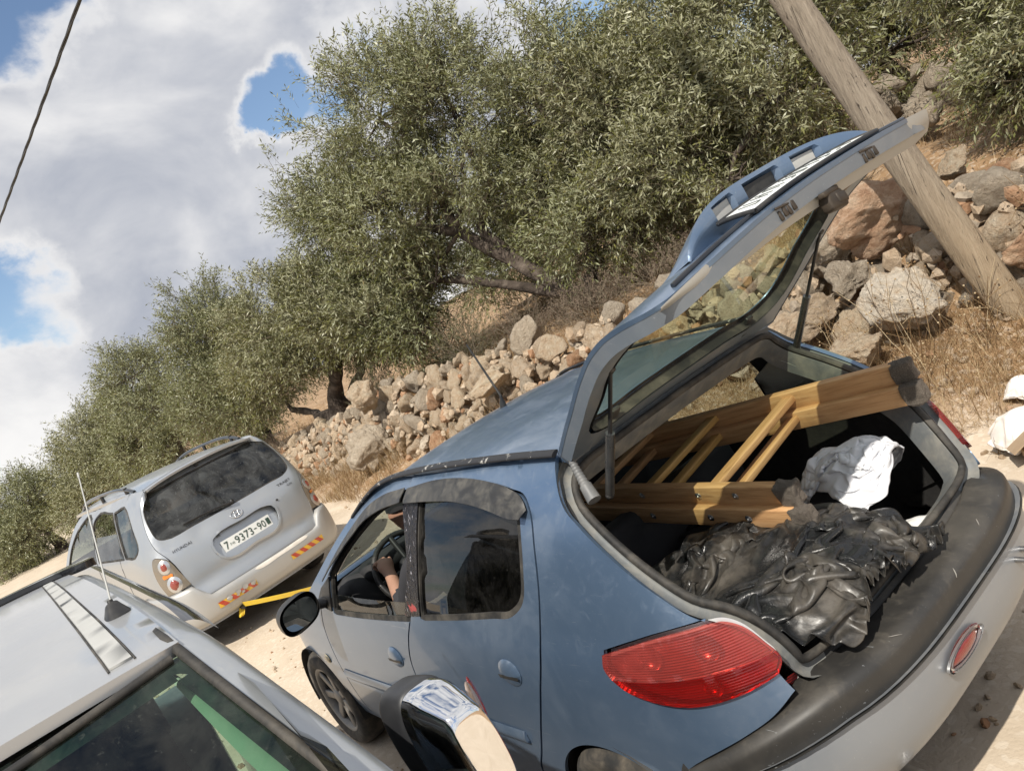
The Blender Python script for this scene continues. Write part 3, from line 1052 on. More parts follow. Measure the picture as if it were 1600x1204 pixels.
def olive(label, base, trunk, limbs, blobs, leaf=.082, nleaf=14, seed=1, mat='leaf', r0=.2, droop=.25, gap=.05, twig=(.22, .46), twigs=True, clear=()):
    base = Vector(base)
    root = thing('olive_tree', label, 'olive tree', base, 0, 'olive trees along the bank')
    mb = MB()
    off = np.array(base)
    loc = lambda p: tuple(np.array(p) - off)
    pts = [loc(p) for p in trunk]
    rs = list(np.linspace(r0 * 1.25, r0 * .6, len(pts)))
    rs[0] = r0 * 1.7
    # gnarled trunk
    fine, fr = [], []
    for q in range(len(pts) - 1):
        for k in range(5):
            t = k / 5
            p = np.array(pts[q]) * (1 - t) + np.array(pts[q + 1]) * t
            p = p + np.array([vnoise(p[2] * 4, seed + .5), vnoise(p[2] * 4, seed + 7.5), 0]) * .06
            fine.append(tuple(p)); fr.append((rs[q] * (1 - t) + rs[q + 1] * t) * (1 + .22 * vnoise(p[2] * 6, seed + 3.3)))
    fine.append(pts[-1]); fr.append(rs[-1])
    mb.tube(fine, fr, 12)
    for k, (frm, to, ra, rb) in enumerate(limbs):
        limb(mb, loc(frm), loc(to), ra, rb, seed * 13 + k)
    if twigs:
        top = trunk[-1]
        g = np.random.default_rng(seed + 50)
        for (c, r, n) in blobs:
            fr_ = limbs[int(g.integers(len(limbs)))][1] if limbs else top
            d = min([l[1] for l in limbs] + [top], key=lambda q: np.linalg.norm(np.array(q) - np.array(c)))
            limb(mb, loc(d), loc(c), .045, .02, seed * 7 + int(n), .15, 6, 6)
            for q in range(5):
                e = np.array(c) + unit(g.normal(size=3)) * np.array(r) * .75
                limb(mb, loc(c), loc(e), .022, .007, seed * 29 + q + int(n), .15, 5, 5)
    mb.obj('trunk', M['bark'], root)
    CLEAR[:] = clear; OFF[:] = off
    V, F, MI = crown_geometry([(loc(c), r, n) for c, r, n in blobs], leaf, nleaf, seed, twig, droop, gap)
    CLEAR[:] = []
    me = big_mesh('crown', V, F, [M[mat], M['twig']], False)
    me.polygons.foreach_set('material_index', MI)
    link('crown', me, root)
    return root

# A: the big leaning olive over the blue car
olive('largest olive tree, its dark trunk slanting left over the wall above the blue roof', (6.0, -5.45, .95),
      [(6.0, -5.45, .95), (6.35, -5.35, 1.35), (7.0, -5.15, 2.1), (7.7, -5.0, 2.85)],
      [((6.2, -5.4, 1.2), (6.1, -5.9, 2.5), .13, .06), ((7.0, -5.15, 2.1), (7.6, -5.7, 3.9), .09, .04), ((7.7, -5.0, 2.85), (9.6, -4.7, 4.0), .09, .03),
       ((7.7, -5.0, 2.85), (8.3, -5.3, 4.6), .08, .03), ((6.4, -5.3, 1.4), (9.2, -4.6, 2.6), .08, .04), ((6.1, -5.9, 2.5), (6.2, -6.0, 4.2), .07, .03)],
      [((9.9, -4.7, 4.15), (1.35, 1.0, 1.0), 1500), ((8.6, -5.2, 4.9), (1.25, 1.1, 1.0), 1600), ((7.4, -5.6, 4.6), (1.2, 1.1, 1.05), 1500),
       ((8.6, -4.8, 3.3), (1.5, 1.0, .95), 1700), ((7.3, -5.2, 3.4), (1.1, .9, .9), 1000), ((6.3, -6.0, 4.0), (1.2, 1.0, 1.05), 1400),
       ((9.6, -4.5, 2.7), (1.3, .8, .75), 1100), ((6.5, -5.7, 2.9), (.9, .7, .6), 600), ((8.2, -4.6, 2.35), (1.0, .6, .6), 600), ((9.0, -4.4, 1.9), (1.1, .5, .5), 600), ((5.6, -5.3, 2.0), (.8, .6, .5), 450)],
      seed=11, mat='leaf', r0=.13, clear=(((6.0, -5.45, 1.1), (7.0, -5.15, 2.1), .30), ((7.0, -5.15, 2.1), (7.8, -5.0, 2.95), .27)))
# B: the one behind the raised tailgate
olive('broad olive tree on the terrace behind the raised tailgate', (4.2, -6.4, 1.2),
      [(4.2, -6.4, 1.2), (4.25, -6.35, 1.7), (4.5, -6.3, 2.3)],
      [((4.5, -6.3, 2.3), (5.3, -6.1, 3.2), .08, .03), ((4.5, -6.3, 2.3), (3.7, -6.4, 3.1), .08, .03), ((4.3, -6.35, 1.8), (3.3, -6.0, 2.4), .06, .03)],
      [((5.2, -6.3, 3.3), (1.15, 1.0, 1.0), 1500), ((3.9, -6.6, 3.1), (1.1, 1.0, 1.0), 1500), ((3.2, -6.4, 2.5), (.9, .8, .65), 900),
       ((4.6, -5.9, 2.45), (1.1, .8, .6), 1000), ((5.6, -6.0, 2.5), (.8, .8, .7), 700), ((4.4, -7.0, 3.9), (1.0, .9, .6), 900), ((3.3, -7.3, 3.2), (.9, .9, .8), 800), ((5.2, -5.7, 1.9), (.8, .6, .5), 500), ((3.7, -5.7, 1.85), (.8, .5, .4), 450)],
      seed=12, mat='leaf_y', r0=.19)
# C: on the wall above the van
olive('olive tree with a grey limb stretching low over the wall behind the van', (12.4, -4.1, .95),
      [(12.4, -4.1, .95), (12.2, -4.1, 1.35), (11.6, -4.2, 2.0), (11.2, -4.25, 2.5)],
      [((12.3, -4.1, 1.05), (14.0, -3.9, 1.45), .11, .06), ((12.3, -4.2, 1.0), (11.0, -4.5, 2.2), .09, .05), ((11.2, -4.25, 2.5), (12.4, -4.1, 3.3), .07, .03), ((11.6, -4.2, 2.0), (10.2, -4.4, 2.9), .07, .03)],
      [((11.9, -4.1, 3.0), (1.3, 1.0, .9), 1500), ((10.6, -4.3, 2.75), (1.2, .9, .85), 1400), ((13.2, -4.0, 3.1), (1.2, 1.0, .9), 1200), ((9.6, -4.4, 2.2), (1.0, .7, .6), 900),
       ((12.6, -3.8, 2.3), (1.3, .7, .55), 900), ((11.3, -4.6, 2.1), (1.2, .7, .5), 700), ((14.3, -3.9, 2.3), (1.0, .8, .7), 800)],
      seed=13, mat='leaf_y', r0=.15, leaf=.084, clear=(((12.4, -4.1, 1.0), (14.0, -3.9, 1.5), .3), ((12.4, -4.1, 1.0), (12.0, -4.1, 1.7), .22)))
# D
olive('rounded olive tree rising just above the left of the van roof', (16.6, -4.0, .65),
      [(16.6, -4.0, .65), (16.6, -4.0, 1.3), (16.5, -3.9, 2.0)],
      [((16.5, -3.9, 2.0), (17.2, -3.8, 3.3), .08, .03), ((16.5, -3.9, 2.0), (15.9, -4.0, 3.2), .08, .03)],
      [((16.3, -3.9, 4.0), (.95, .9, .95), 1100), ((17.3, -3.9, 3.3), (1.2, 1.0, 1.0), 1300), ((15.7, -4.0, 3.0), (1.1, .9, .9), 1100), ((16.8, -3.5, 2.2), (1.6, .8, .9), 1500),
       ((18.5, -3.7, 2.4), (1.2, .9, .9), 1100), ((15.2, -3.9, 2.0), (1.0, .7, .7), 700)],
      seed=14, mat='leaf_d', r0=.16, leaf=.085, nleaf=13, twig=(.3, .5))
# E
olive('olive tree with an open thin crown left of the rounded one', (22.5, -3.6, .6),
      [(22.5, -3.6, .6), (22.4, -3.5, 1.4), (22.5, -3.4, 2.3)],
      [((22.5, -3.4, 2.3), (23.3, -3.4, 3.6), .08, .03), ((22.5, -3.4, 2.3), (21.7, -3.4, 3.6), .08, .03)],
      [((22.3, -3.4, 4.0), (1.2, 1.1, 1.0), 1000), ((23.6, -3.3, 3.3), (1.3, 1.1, 1.1), 1100), ((21.3, -3.3, 2.9), (1.2, 1.0, .9), 900), ((22.6, -2.8, 2.1), (1.9, .9, .9), 1400), ((24.6, -2.9, 2.2), (1.2, 1.0, 1.1), 900),
       ((20.7, -3.2, 1.7), (1.0, .8, .8), 600)],
      seed=15, mat='leaf', r0=.17, leaf=.10, nleaf=12, twig=(.32, .55), gap=.12)
# F, G, H: far end of the track
olive('dense olive tree at the far bend of the track left of the van', (28.5, -2.8, .2),
      [(28.5, -2.8, .2), (28.4, -2.7, 1.0), (28.5, -2.6, 1.8)],
      [((28.5, -2.6, 1.8), (29.3, -2.5, 2.8), .08, .03), ((28.5, -2.6, 1.8), (27.6, -2.6, 2.7), .08, .03)],
      [((28.4, -2.6, 3.3), (1.5, 1.3, 1.0), 1000), ((29.8, -2.3, 2.5), (1.5, 1.3, 1.2), 1000), ((27.3, -2.5, 2.3), (1.3, 1.1, 1.0), 900), ((28.5, -1.6, 1.2), (2.2, 1.1, 1.1), 1300), ((26.3, -2.5, 1.3), (1.3, .8, .8), 600)],
      seed=16, mat='leaf_y', r0=.17, leaf=.115, nleaf=12, twig=(.35, .6))
olive('low olive tree at the left edge behind the silver roof', (33.5, -.6, -.2),
      [(33.5, -.6, -.2), (33.4, -.5, .7), (33.5, -.4, 1.6)],
      [((33.5, -.4, 1.6), (34.3, -.3, 2.4), .08, .03), ((33.5, -.4, 1.6), (32.6, -.4, 2.4), .08, .03)],
      [((33.4, -.5, 2.3), (1.7, 1.5, 1.1), 1100), ((35.0, .4, 1.7), (1.7, 1.6, 1.2), 1100), ((32.6, .3, 1.2), (1.6, 1.3, 1.1), 1000), ((34.0, 1.2, .5), (2.2, 1.2, 1.2), 1300)],
      seed=17, mat='leaf', r0=.17, leaf=.13, nleaf=12, twig=(.38, .65))
olive('farthest small olive tree past the bend at the left edge', (41.0, 2.6, -.6),
      [(41.0, 2.6, -.6), (41.0, 2.6, .5), (41.0, 2.7, 1.4)],
      [((41.0, 2.7, 1.4), (42.0, 2.8, 2.4), .08, .03)],
      [((41.0, 2.6, 1.9), (2.0, 1.9, 1.3), 1100), ((42.5, 4.4, 1.4), (2.0, 1.9, 1.4), 1000), ((39.8, 4.3, .5), (2.0, 1.6, 1.3), 1000), ((40.5, 2.2, .3), (2.2, 1.4, 1.2), 900)],
      seed=18, mat='leaf_d', r0=.18, leaf=.16, nleaf=12, twig=(.42, .7))
# right edge
olive('olive tree hanging over the rusty stones in the top right corner', (.3, -6.3, 1.15),
      [(.3, -6.3, 1.15), (.35, -6.25, 1.6), (.5, -6.1, 2.2)],
      [((.5, -6.1, 2.2), (.9, -5.8, 2.6), .06, .02), ((.5, -6.1, 2.2), (.0, -6.0, 2.8), .06, .02)],
      [((.75, -5.7, 2.15), (.50, .55, .55), 700), ((.45, -5.4, 1.75), (.45, .45, .42), 600), ((.1, -5.9, 2.5), (.7, .7, .6), 800), ((.95, -6.0, 2.75), (.6, .6, .5), 600), ((-.1, -5.4, 1.9), (.5, .5, .5), 500), ((.85, -5.5, 1.6), (.3, .3, .28), 260)],
      seed=19, mat='leaf_y', r0=.13, leaf=.070, droop=.35, twig=(.18, .36))
olive('olive tree filling the gap between the wooden pole and the top right corner', (3.2, -9.0, 1.5),
      [(3.2, -9.0, 1.5), (3.2, -9.0, 2.0), (3.3, -8.9, 2.5)],
      [((3.3, -8.9, 2.5), (2.6, -8.8, 3.0), .07, .02), ((3.3, -8.9, 2.5), (4.0, -8.9, 3.1), .07, .02)],
      [((2.4, -8.7, 3.0), (1.1, .9, .8), 1000), ((3.6, -8.8, 3.2), (1.1, .9, .9), 1000), ((2.9, -8.4, 2.4), (1.2, .8, .6), 900), ((1.6, -8.9, 3.3), (1.0, .9, .8), 800), ((4.6, -8.6, 2.8), (.8, .8, .8), 600)],
      seed=20, mat='leaf', r0=.15, leaf=.08)
olive('small olive tree against the sky beyond the broad one', (8.6, -10.0, 1.6),
      [(8.6, -10.0, 1.6), (8.6, -10, 2.2), (8.7, -9.9, 3.0)],
      [((8.7, -9.9, 3.0), (8.0, -9.9, 3.9), .07, .02)],
      [((8.2, -9.8, 4.4), (1.4, 1.2, 1.2), 1000), ((9.6, -9.8, 3.9), (1.3, 1.2, 1.1), 900), ((7.2, -9.7, 3.2), (1.4, 1.0, 1.0), 900), ((8.6, -9.4, 2.9), (1.5, 1.0, .9), 800)],
      seed=21, mat='leaf_d', r0=.15, leaf=.085, nleaf=13)

olive('dark olive tree deep behind the largest one', (12.0, -9.6, 1.5),
      [(12.0, -9.6, 1.5), (12.0, -9.6, 2.1), (12.1, -9.5, 2.8)],
      [((12.1, -9.5, 2.8), (11.4, -9.5, 3.4), .07, .02)],
      [((11.4, -9.4, 3.3), (1.5, 1.1, 1.1), 900), ((13.0, -9.4, 3.4), (1.5, 1.1, 1.1), 900), ((12.2, -9.0, 2.3), (1.8, 1.0, .8), 1000), ((10.2, -9.2, 2.3), (1.3, .9, .8), 700)],
      seed=22, mat='leaf_d', r0=.15, leaf=.095, nleaf=13)
olive('olive tree behind the gap between the two largest crowns', (6.6, -9.3, 1.5),
      [(6.6, -9.3, 1.5), (6.6, -9.3, 2.0), (6.6, -9.2, 2.5)],
      [((6.6, -9.2, 2.5), (6.0, -9.2, 3.0), .07, .02)],
      [((6.2, -9.1, 3.0), (1.2, 1.0, .9), 900), ((7.4, -9.1, 2.7), (1.2, 1.0, .9), 900), ((6.7, -8.7, 2.1), (1.4, .8, .6), 800), ((5.2, -8.9, 2.4), (.9, .8, .7), 600)],
      seed=23, mat='leaf', r0=.14, leaf=.085, nleaf=13)

# ------------------------------------------------------------------ low dry shrubs on the terrace
M['shrub'] = plain('dry_grey_shrub', (.20, .15, .11), .95)
M['shrub_g'] = leaf_material('low_green_scrub', (.075, .08, .03), (.12, .12, .07))
def shrub(label, c, r, n, mat='shrub', seed=3, leaf=.03):
    root = thing('dry_shrub', label, 'shrub', c, 0, 'dry shrubs under the olives')
    mb = MB(); g = np.random.default_rng(seed)
    for q in range(16):
        e = unit(g.normal(size=3) + [0, 0, .6]) * np.array(r)
        limb(mb, (0, 0, 0), e, .012, .003, seed + q, .15, 4, 4)
    mb.obj('stem', M['twig'], root)
    V, F, MI = crown_geometry([((0, 0, r[2] * .55), r, n)], leaf, 12, seed, (.12, .22), .05, -.2)
    me = big_mesh('foliage', V, F, [M[mat], M['twig']])
    me.polygons.foreach_set('material_index', MI)
    link('foliage', me, root)
SH = [((4.6, -5.0, 1.05), (.45, .4, .35), 'greyish dead shrub under the canopy left of the raised tailgate', 'shrub'),
      ((3.4, -4.7, 1.0), (.35, .3, .3), 'dead brown shrub beside the edge of the raised tailgate', 'shrub'),
      ((7.6, -4.2, 1.1), (.6, .4, .45), 'dark green scrub on the wall below the largest olive', 'shrub_g'),
      ((5.2, -4.5, 1.0), (.5, .4, .35), 'brown scrub at the foot of the slanting olive trunk', 'shrub'),
      ((10.4, -4.0, 1.05), (.6, .35, .35), 'twiggy scrub between the wall top and the olive limbs', 'shrub_g'),
      ((2.6, -5.6, 1.15), (.5, .4, .35), 'grey scrub behind the pole at the rubble', 'shrub'),
      ((15.0, -3.6, .5), (.6, .4, .4), 'rust coloured scrub at the end of the wall by the van', 'shrub')]
SH += [((6.9, -4.75, 1.0), (.6, .4, .4), 'dead brown scrub below the slanting olive limb', 'shrub'),
       ((8.9, -4.7, 1.05), (.7, .45, .5), 'dark green scrub in the shade behind the wall top', 'shrub_g'),
       ((5.9, -4.9, 1.0), (.5, .4, .3), 'grey twigs around the foot of the largest olive trunk', 'shrub'),
       ((10.0, -5.2, 1.15), (.9, .5, .6), 'wide dark scrub between the two olive trunks', 'shrub_g'),
       ((7.9, -5.9, 1.25), (.9, .5, .5), 'tall scrub in the gap under the largest olive crown', 'shrub_g'),
       ((3.9, -5.2, 1.05), (.5, .4, .3), 'low brown scrub left of the broad olive trunk', 'shrub')]
for q, (c, r, lab, mt) in enumerate(SH):
    shrub(lab, c, r, 330, mt, 40 + q)

# ------------------------------------------------------------------ dry grass: nobody could count it
def grass_material():
    m_, t = new_mat('dry_straw')
    r = t.n('ShaderNodeNewGeometry').outputs['Random Per Island']
    c = t.ramp(r, [(0, (.10, .055, .028)), (.35, (.24, .15, .075)), (.7, (.42, .30, .165)), (1, (.60, .49, .32))])
    b = t.n('ShaderNodeBsdfPrincipled', {'Base Color': c, 'Roughness': .75, 'Specular IOR Level': .2})
    tr = t.n('ShaderNodeBsdfTranslucent', {'Color': (.4, .28, .12, 1)})
    mx = t.n('ShaderNodeMixShader', {0: .25, 1: b.outputs[0], 2: tr.outputs[0]})
    finish(t, mx.outputs[0])
    return m_
M['straw'] = grass_material()
def blades(P, L, W, seed, lean=.7, seg=2):
    g = np.random.default_rng(seed)
    n = len(P)
    az = g.uniform(0, 2 * PI, n)
    side = np.stack([np.cos(az), np.sin(az), np.zeros(n)], 1)
    az2 = g.uniform(0, 2 * PI, n)
    ln = np.stack([np.cos(az2), np.sin(az2), np.zeros(n)], 1) * g.uniform(.1, lean, (n, 1))
    up = np.array([0, 0, 1.])
    VS = []
    for k in range(seg + 1):
        t = k / seg
        c = P + (up * t + ln * t ** 1.6) * L[:, None] * (1 - .15 * t * g.uniform(0, 1, (n, 1)))
        w_ = W[:, None] * (1 - t * .85)
        VS += [c - side * w_, c + side * w_]
    V = np.stack(VS, 1).reshape(-1, 3)
    F = []
    m_ = 2 * (seg + 1)
    b = np.arange(n) * m_
    for k in range(seg):
        F.append(np.stack([b + 2*k, b + 2*k + 1, b + 2*k + 3, b + 2*k + 2], 1))
    return V, np.concatenate(F)
def grass_points(n, xr, dr, seed, thr=-.15, fr=1.1):
    g = np.random.default_rng(seed)
    x = g.uniform(*xr, n); d = g.uniform(*dr, n)
    y = bank_y(x) - d
    k = fbm(x * fr, y * fr, oct=3, seed=seed) > thr
    x, y = x[k], y[k]
    return np.stack([x, y, gz(x, y) - .01], 1)
g = np.random.default_rng(5)
parts = []
for (n, xr, dr, L, W, sd_, thr) in [(26000, (-1.6, 5.0), (2.28, 3.5), (.04, .17), .0016, 61, -.12), (16000, (5, 18), (2.3, 3.3), (.10, .34), .003, 62, -.25), (5000, (1, 18), (3.2, 4.1), (.10, .36), .0028, 67, -.05),
                                    (16000, (-1.6, 9), (3.9, 7.5), (.08, .30), .0026, 63, -.1), (9000, (9, 30), (3.2, 7), (.1, .35), .005, 64, -.2),
                                    (4500, (5, 13), (2.75, 3.35), (.2, .55), .0022, 68, -.05), (3500, (-1.2, 4.5), (2.5, 3.7), (.2, .5), .0013, 65, -.1), (12000, (-1.6, 3.5), (2.2, 3.4), (.03, .09), .0030, 66, .0)]:
    P = grass_points(n, xr, dr, sd_, thr)
    V, F = blades(P, g.uniform(*L, len(P)) * g.uniform(.4, 1.3, len(P)), W * g.uniform(.6, 1.5, len(P)), sd_, 2.6 if L[1] < .2 else 1.0)
    parts.append((V, F))
b = 0; VS = []; FS = []
for V, F in parts:
    VS.append(V); FS.append(F + b); b += len(V)
o = link('dry_grass', big_mesh('dry_grass', np.concatenate(VS), np.concatenate(FS), M['straw']))
tag(o, kind='stuff', label='dry straw coloured grass and thistle stems over the bank')

# tall thistle stalks with round seed heads by the pole
def stalk(label, c, n, h, seed):
    g = np.random.default_rng(seed)
    mb = MB()
    for q in range(n):
        L = h * g.uniform(.55, 1.1)
        d = unit(np.array([g.normal() * .28, g.normal() * .28, 1.0]))
        o_ = np.array([g.normal() * .05, g.normal() * .05, 0])
        p = [tuple(o_ + d * L * t + np.array([.05, .02, 0]) * L * t * t * g.normal()) for t in (0, .35, .7, 1)]
        mb.tube(p, [.0032, .0026, .002, .0014], 4, False)
        for k in range(4):
            t = g.uniform(.45, .95)
            a = o_ + d * L * t
            e = a + unit(d * .7 + g.normal(size=3) * .5) * L * g.uniform(.12, .3)
            mb.tube([tuple(a), tuple(e)], [.0018, .001], 4, False)
            mb.box(tuple(e), (.011, .011, .011), (g.normal(), g.normal(), 0), .004)
    o = mb.obj('thistle_stalk', M['straw'])
    o.location = c
    tag(o, label, 'dry plant', 'dry thistle stalks on the bank')
for q, (x, y, n, h, lab) in enumerate([(.95, -3.0, 9, .75, 'thin dry stalks with seed heads standing before the pale triangular boulder'),
                                       (1.45, -3.1, 6, .6, 'thin dry stalks left of the pale triangular boulder'),
                                       (.55, -3.15, 9, .55, 'tangle of dry stalks against the foot of the pole'),
                                       (.15, -3.6, 6, .8, 'dry stalks at the right edge beyond the pole'),
                                       (.80, -2.75, 7, .35, 'short brown stalks in the grass above the right tail lamp')]):
    stalk(lab, (x, y, float(gz(x, y)) - .02), n, h, 80 + q)

# ------------------------------------------------------------------ wooden pole and cable
def pole_mat():
    m_, t = new_mat('weathered_pole_wood')
    v = objvec(t)
    mp = t.n('ShaderNodeMapping', {'Vector': v, 'Scale': (12, 12, .5)})
    g1 = t.noise(3.0, 8, .65, mp.outputs[0], .8)
    mp3 = t.n('ShaderNodeMapping', {'Vector': v, 'Scale': (38, 38, .7)})
    g1 = t.math('ADD', t.math('MULTIPLY', g1, .5), t.math('MULTIPLY', t.noise(3.0, 8, .7, mp3.outputs[0], .5), .5))
    mp2 = t.n('ShaderNodeMapping', {'Vector': v, 'Scale': (24, 24, .13)})
    crack = t.ss(t.noise(2.2, 5, .6, mp2.outputs[0], .6), .62, .68)
    c = t.ramp(g1, [(.3, (.11, .09, .07)), (.48, (.25, .21, .165)), (.68, (.37, .32, .255))])
    sp = t.n('ShaderNodeSeparateXYZ', {0: v})
    low = t.ss(sp.outputs[2], 1.6, .2)
    c = t.mix(t.math('MULTIPLY', low, .45), c, (.42, .30, .17))
    c = t.mix(t.math('MULTIPLY', crack, .85), c, (.03, .022, .015))
    knot = t.ss(t.noise(3.3, 2, .5, v), .66, .74)
    c = t.mix(t.math('MULTIPLY', knot, .4), c, (.30, .15, .06))
    h = t.math('SUBTRACT', t.math('MULTIPLY', g1, .7), crack)
    bp = t.n('ShaderNodeBump', {'Height': h, 'Strength': 1.0, 'Distance': .03})
    b = t.n('ShaderNodeBsdfPrincipled', {'Base Color': c, 'Roughness': .88, 'Specular IOR Level': .2, 'Normal': bp.outputs[0]})
    finish(t, b.outputs[0])
    return m_
M['pole'] = pole_mat()
pr = thing('utility_pole', 'leaning grey weathered wooden pole with long cracks at the right', 'utility pole', (.47, -3.43, .30))
ax = Vector((.2, .08, .976)).normalized()
mb = MB()
path, rs = [], []
for q in range(40):
    t = -.5 + q * .21
    path.append(ax * t + Vector((math.sin(t * 1.3) * .008, math.cos(t * .9) * .008, 0)))
    rs.append(.110 - .0045 * t + .004 * vnoise(t * 2.0, 3.1))
V0 = len(mb.V)
mb.tube(path, rs, 28)
o = mb.obj('shaft', M['pole'], pr)
# a long drying crack and some chips, cut as real grooves
co = o.data
for v in co.vertices:
    t = v.co.dot(ax); rel = v.co - ax * t
    a = math.atan2(rel.y, rel.x)
    d = 0
    for (a0, w_, dep, t0, t1) in ((2.05, .09, .022, .8, 6.5), (2.75, .07, .014, -.5, 2.1), (1.3, .07, .016, -.5, 1.6), (2.45, .06, .012, 2.5, 5.0)):
        da = (a - a0 - .06 * math.sin(t * 2.2) + PI) % (2 * PI) - PI
        if t0 < t < t1:
            d = max(d, dep * max(0, 1 - abs(da) / (w_ * 1.8)))
    if d:
        v.co = ax * t + rel * (1 - d / rel.length)
mb = MB()
top = ax * 7.42
mb.box(top + Vector((0, .06, 0)), (.08, .32, .05), None, .01)
mb.obj('cable_bracket', M['steel'], pr)
mb = MB()
pts = []
A = np.array([1.95, -2.83, 7.73]); B = np.array([42.0, .8, 7.75])
for q in range(49):
    t = q / 48
    p = A + (B - A) * t
    p[2] -= .12 * 4 * t * (1 - t) * 1.0
    pts.append(p)
cable = thing('overhead_cable', 'black overhead cable crossing the sky in the top left corner', 'cable', (1.95, -2.83, 7.73))
for k in range(3):
    pp = []
    for q in range(241):
        t = q / 240
        p = A + (B - A) * t - A
        p[2] -= .12 * 4 * t * (1 - t)
        a = q * .42 + k * 2.1
        pp.append(tuple(p + np.array([0, math.cos(a) * .014, math.sin(a) * .014])))
    mb.tube(pp, .0135, 5)
mb.obj('twisted_conductors', M['black_trim'], cable)

# ================================================================== the blue hatchback with its tailgate up
PB = BodyShape(
    [(-.62, 0), (-.618, .2), (-.60, .38), (-.56, .52), (-.49, .63), (-.38, .72), (-.22, .782), (0, .812), (.4, .826), (1.2, .828), (1.8, .827), (2.2, .822), (2.5, .808), (2.8, .765), (3.0, .68), (3.12, .53), (3.19, .27), (3.21, 0)],
    [(.10, .73), (.18, .765), (.25, .79), (.35, .812), (.5, .824), (.6, .826), (.75, .820), (.88, .803), (.93, .79), (1.0, .768), (1.1, .728), (1.2, .683), (1.3, .63), (1.36, .592), (1.40, .56), (1.44, .50)],
    [(.10, .12), (.2, .07), (.3, .03), (.45, 0), (.6, 0), (.66, .012), (.8, .06), (.95, .13), (1.1, .23), (1.3, .40), (1.44, .60)], .826)
PB.out = -1

def roofz(x, y):
    x = np.asarray(x, float); y = np.asarray(y, float)
    zc = pchip(x, [(-.2, 1.39), (.0, 1.425), (.3, 1.450), (.6, 1.460), (.9, 1.458), (1.2, 1.435), (1.35, 1.395), (1.5, 1.325), (1.8, 1.17), (2.1, 1.01), (2.25, .955), (2.4, .925), (2.6, .87), (2.9, .77), (3.1, .65), (3.21, .5)])
    hw = pchip(x, [(-.2, .57), (1.15, .57), (2.05, .70), (2.6, .74), (3.21, .6)])
    return zc - .036 * (np.abs(y) / hw) ** 2.4

def roof_fn(x, y):
    return np.stack([x, y, roofz(x, y)], -1)
roof_fn.out = 1

car = thing('hatchback_car', 'dusty blue hatchback with its tailgate open and its boot full', 'car', (0, 0, 0))
TX = PB.t_at_x

def arch_pts(tc, r, zc=.28, n=14, a0=12, a1=168):
    return [(tc + r * math.cos(rad(a)), zc + r * math.sin(rad(a))) for a in np.linspace(a0, a1, n)]

T_RW, T_FW = 1.30, TX(2.56)
SEAM_B = [(2.18, 1.372), (2.165, 1.30), (2.19, 1.10), (2.25, .936), (2.33, .83), (2.386, .726), (2.398, .635), (2.385, .5), (2.35, .36), (2.33, .265)]
SEAM_R = [(1.390, 1.318), (1.366, 1.28), (1.358, 1.188), (1.366, 1.038), (1.42, .874), (1.50, .735), (1.575, .62), (1.66, .50), (1.735, .40), (1.76, .265)]
TD = TX(2.12)
SEAM_F = [(TX(2.03), .93), (TX(2.09), .80), (TX(2.12), .65), (TX(2.12), .45), (TX(2.10), .265)]
TOP_R = [(1.98, 1.388), (1.736, 1.381), (1.588, 1.364), (1.468, 1.342)]
TOP_F = [(2.30, 1.372), (2.40, 1.360), (2.533, 1.333), (2.738, 1.247), (2.956, 1.133), (3.10, 1.04)]
REAR_GLASS = hermite_poly([(2.087, 1.348, 1), (1.9, 1.345), (1.7, 1.332), (1.55, 1.312), (1.437, 1.289, 1), (1.443, 1.127), (1.463, 1.045), (1.53, 1.004), (1.65, .990), (1.826, .972), (2.154, .945, 1)])
FRONT_GLASS = hermite_poly([(2.262, .932, 1), (2.215, 1.15), (2.235, 1.345, 1), (2.365, 1.333), (2.5, 1.302), (2.646, 1.247), (2.80, 1.180), (2.923, 1.117), (3.02, 1.06, 1), (3.06, .90, 1), (2.8, .905), (2.5, .918)])
rear_door_poly = hermite_poly([SEAM_B[0] + (1,)] + TOP_R + [SEAM_R[0]] + SEAM_R[1:-1] + [SEAM_R[-1] + (1,), SEAM_B[-1] + (1,)] + SEAM_B[-2:0:-1])
front_door_poly = hermite_poly([SEAM_B[0] + (1,)] + SEAM_B[1:-1] + [SEAM_B[-1] + (1,), SEAM_F[-1] + (1,)] + SEAM_F[-2:0:-1] + [SEAM_F[0] + (1,)] + TOP_F[::-1])

LIGHT = [(1.119, .917, 1), (1.128, .877), (1.086, .824), (1.002, .789), (.894, .768), (.769, .770), (.640, .785, 1), (.612, .815), (.633, .865), (.674, .921), (.72, .948), (.771, .957, 1), (.86, .957), (.939, .952), (1.03, .937)]
light_poly = hermite_poly(LIGHT)
OPEN_L = [(1.236, 1.372), (1.203, 1.288), (1.138, 1.235), (1.013, 1.140), (.883, 1.040), (.790, .967)]
quarter_poly = hermite_poly([(1.245, 1.415, 1)] + OPEN_L + [(.771, .957, 1), (.86, .957), (.939, .952), (1.03, .937), (1.119, .917, 1), (1.128, .877), (1.086, .824), (1.002, .789), (.894, .768), (.769, .770), (.640, .785, 1),
                             (.62, .73, 1), (.70, .692), (.779, .665), (.951, .595), (.985, .575, 1), (.985, .36, 1)]
                            + [p + ((1,) if k in (0, 13) else ()) for k, p in enumerate(arch_pts(T_RW, .315)[::-1])] + [(1.62, .265, 1), (1.76, .265, 1)] + SEAM_R[-2:0:-1] + [SEAM_R[0]] + TOP_R[::-1]
                            + [SEAM_B[0] + (1,), (2.18, 1.42, 1), (1.8, 1.428), (1.5, 1.425)])
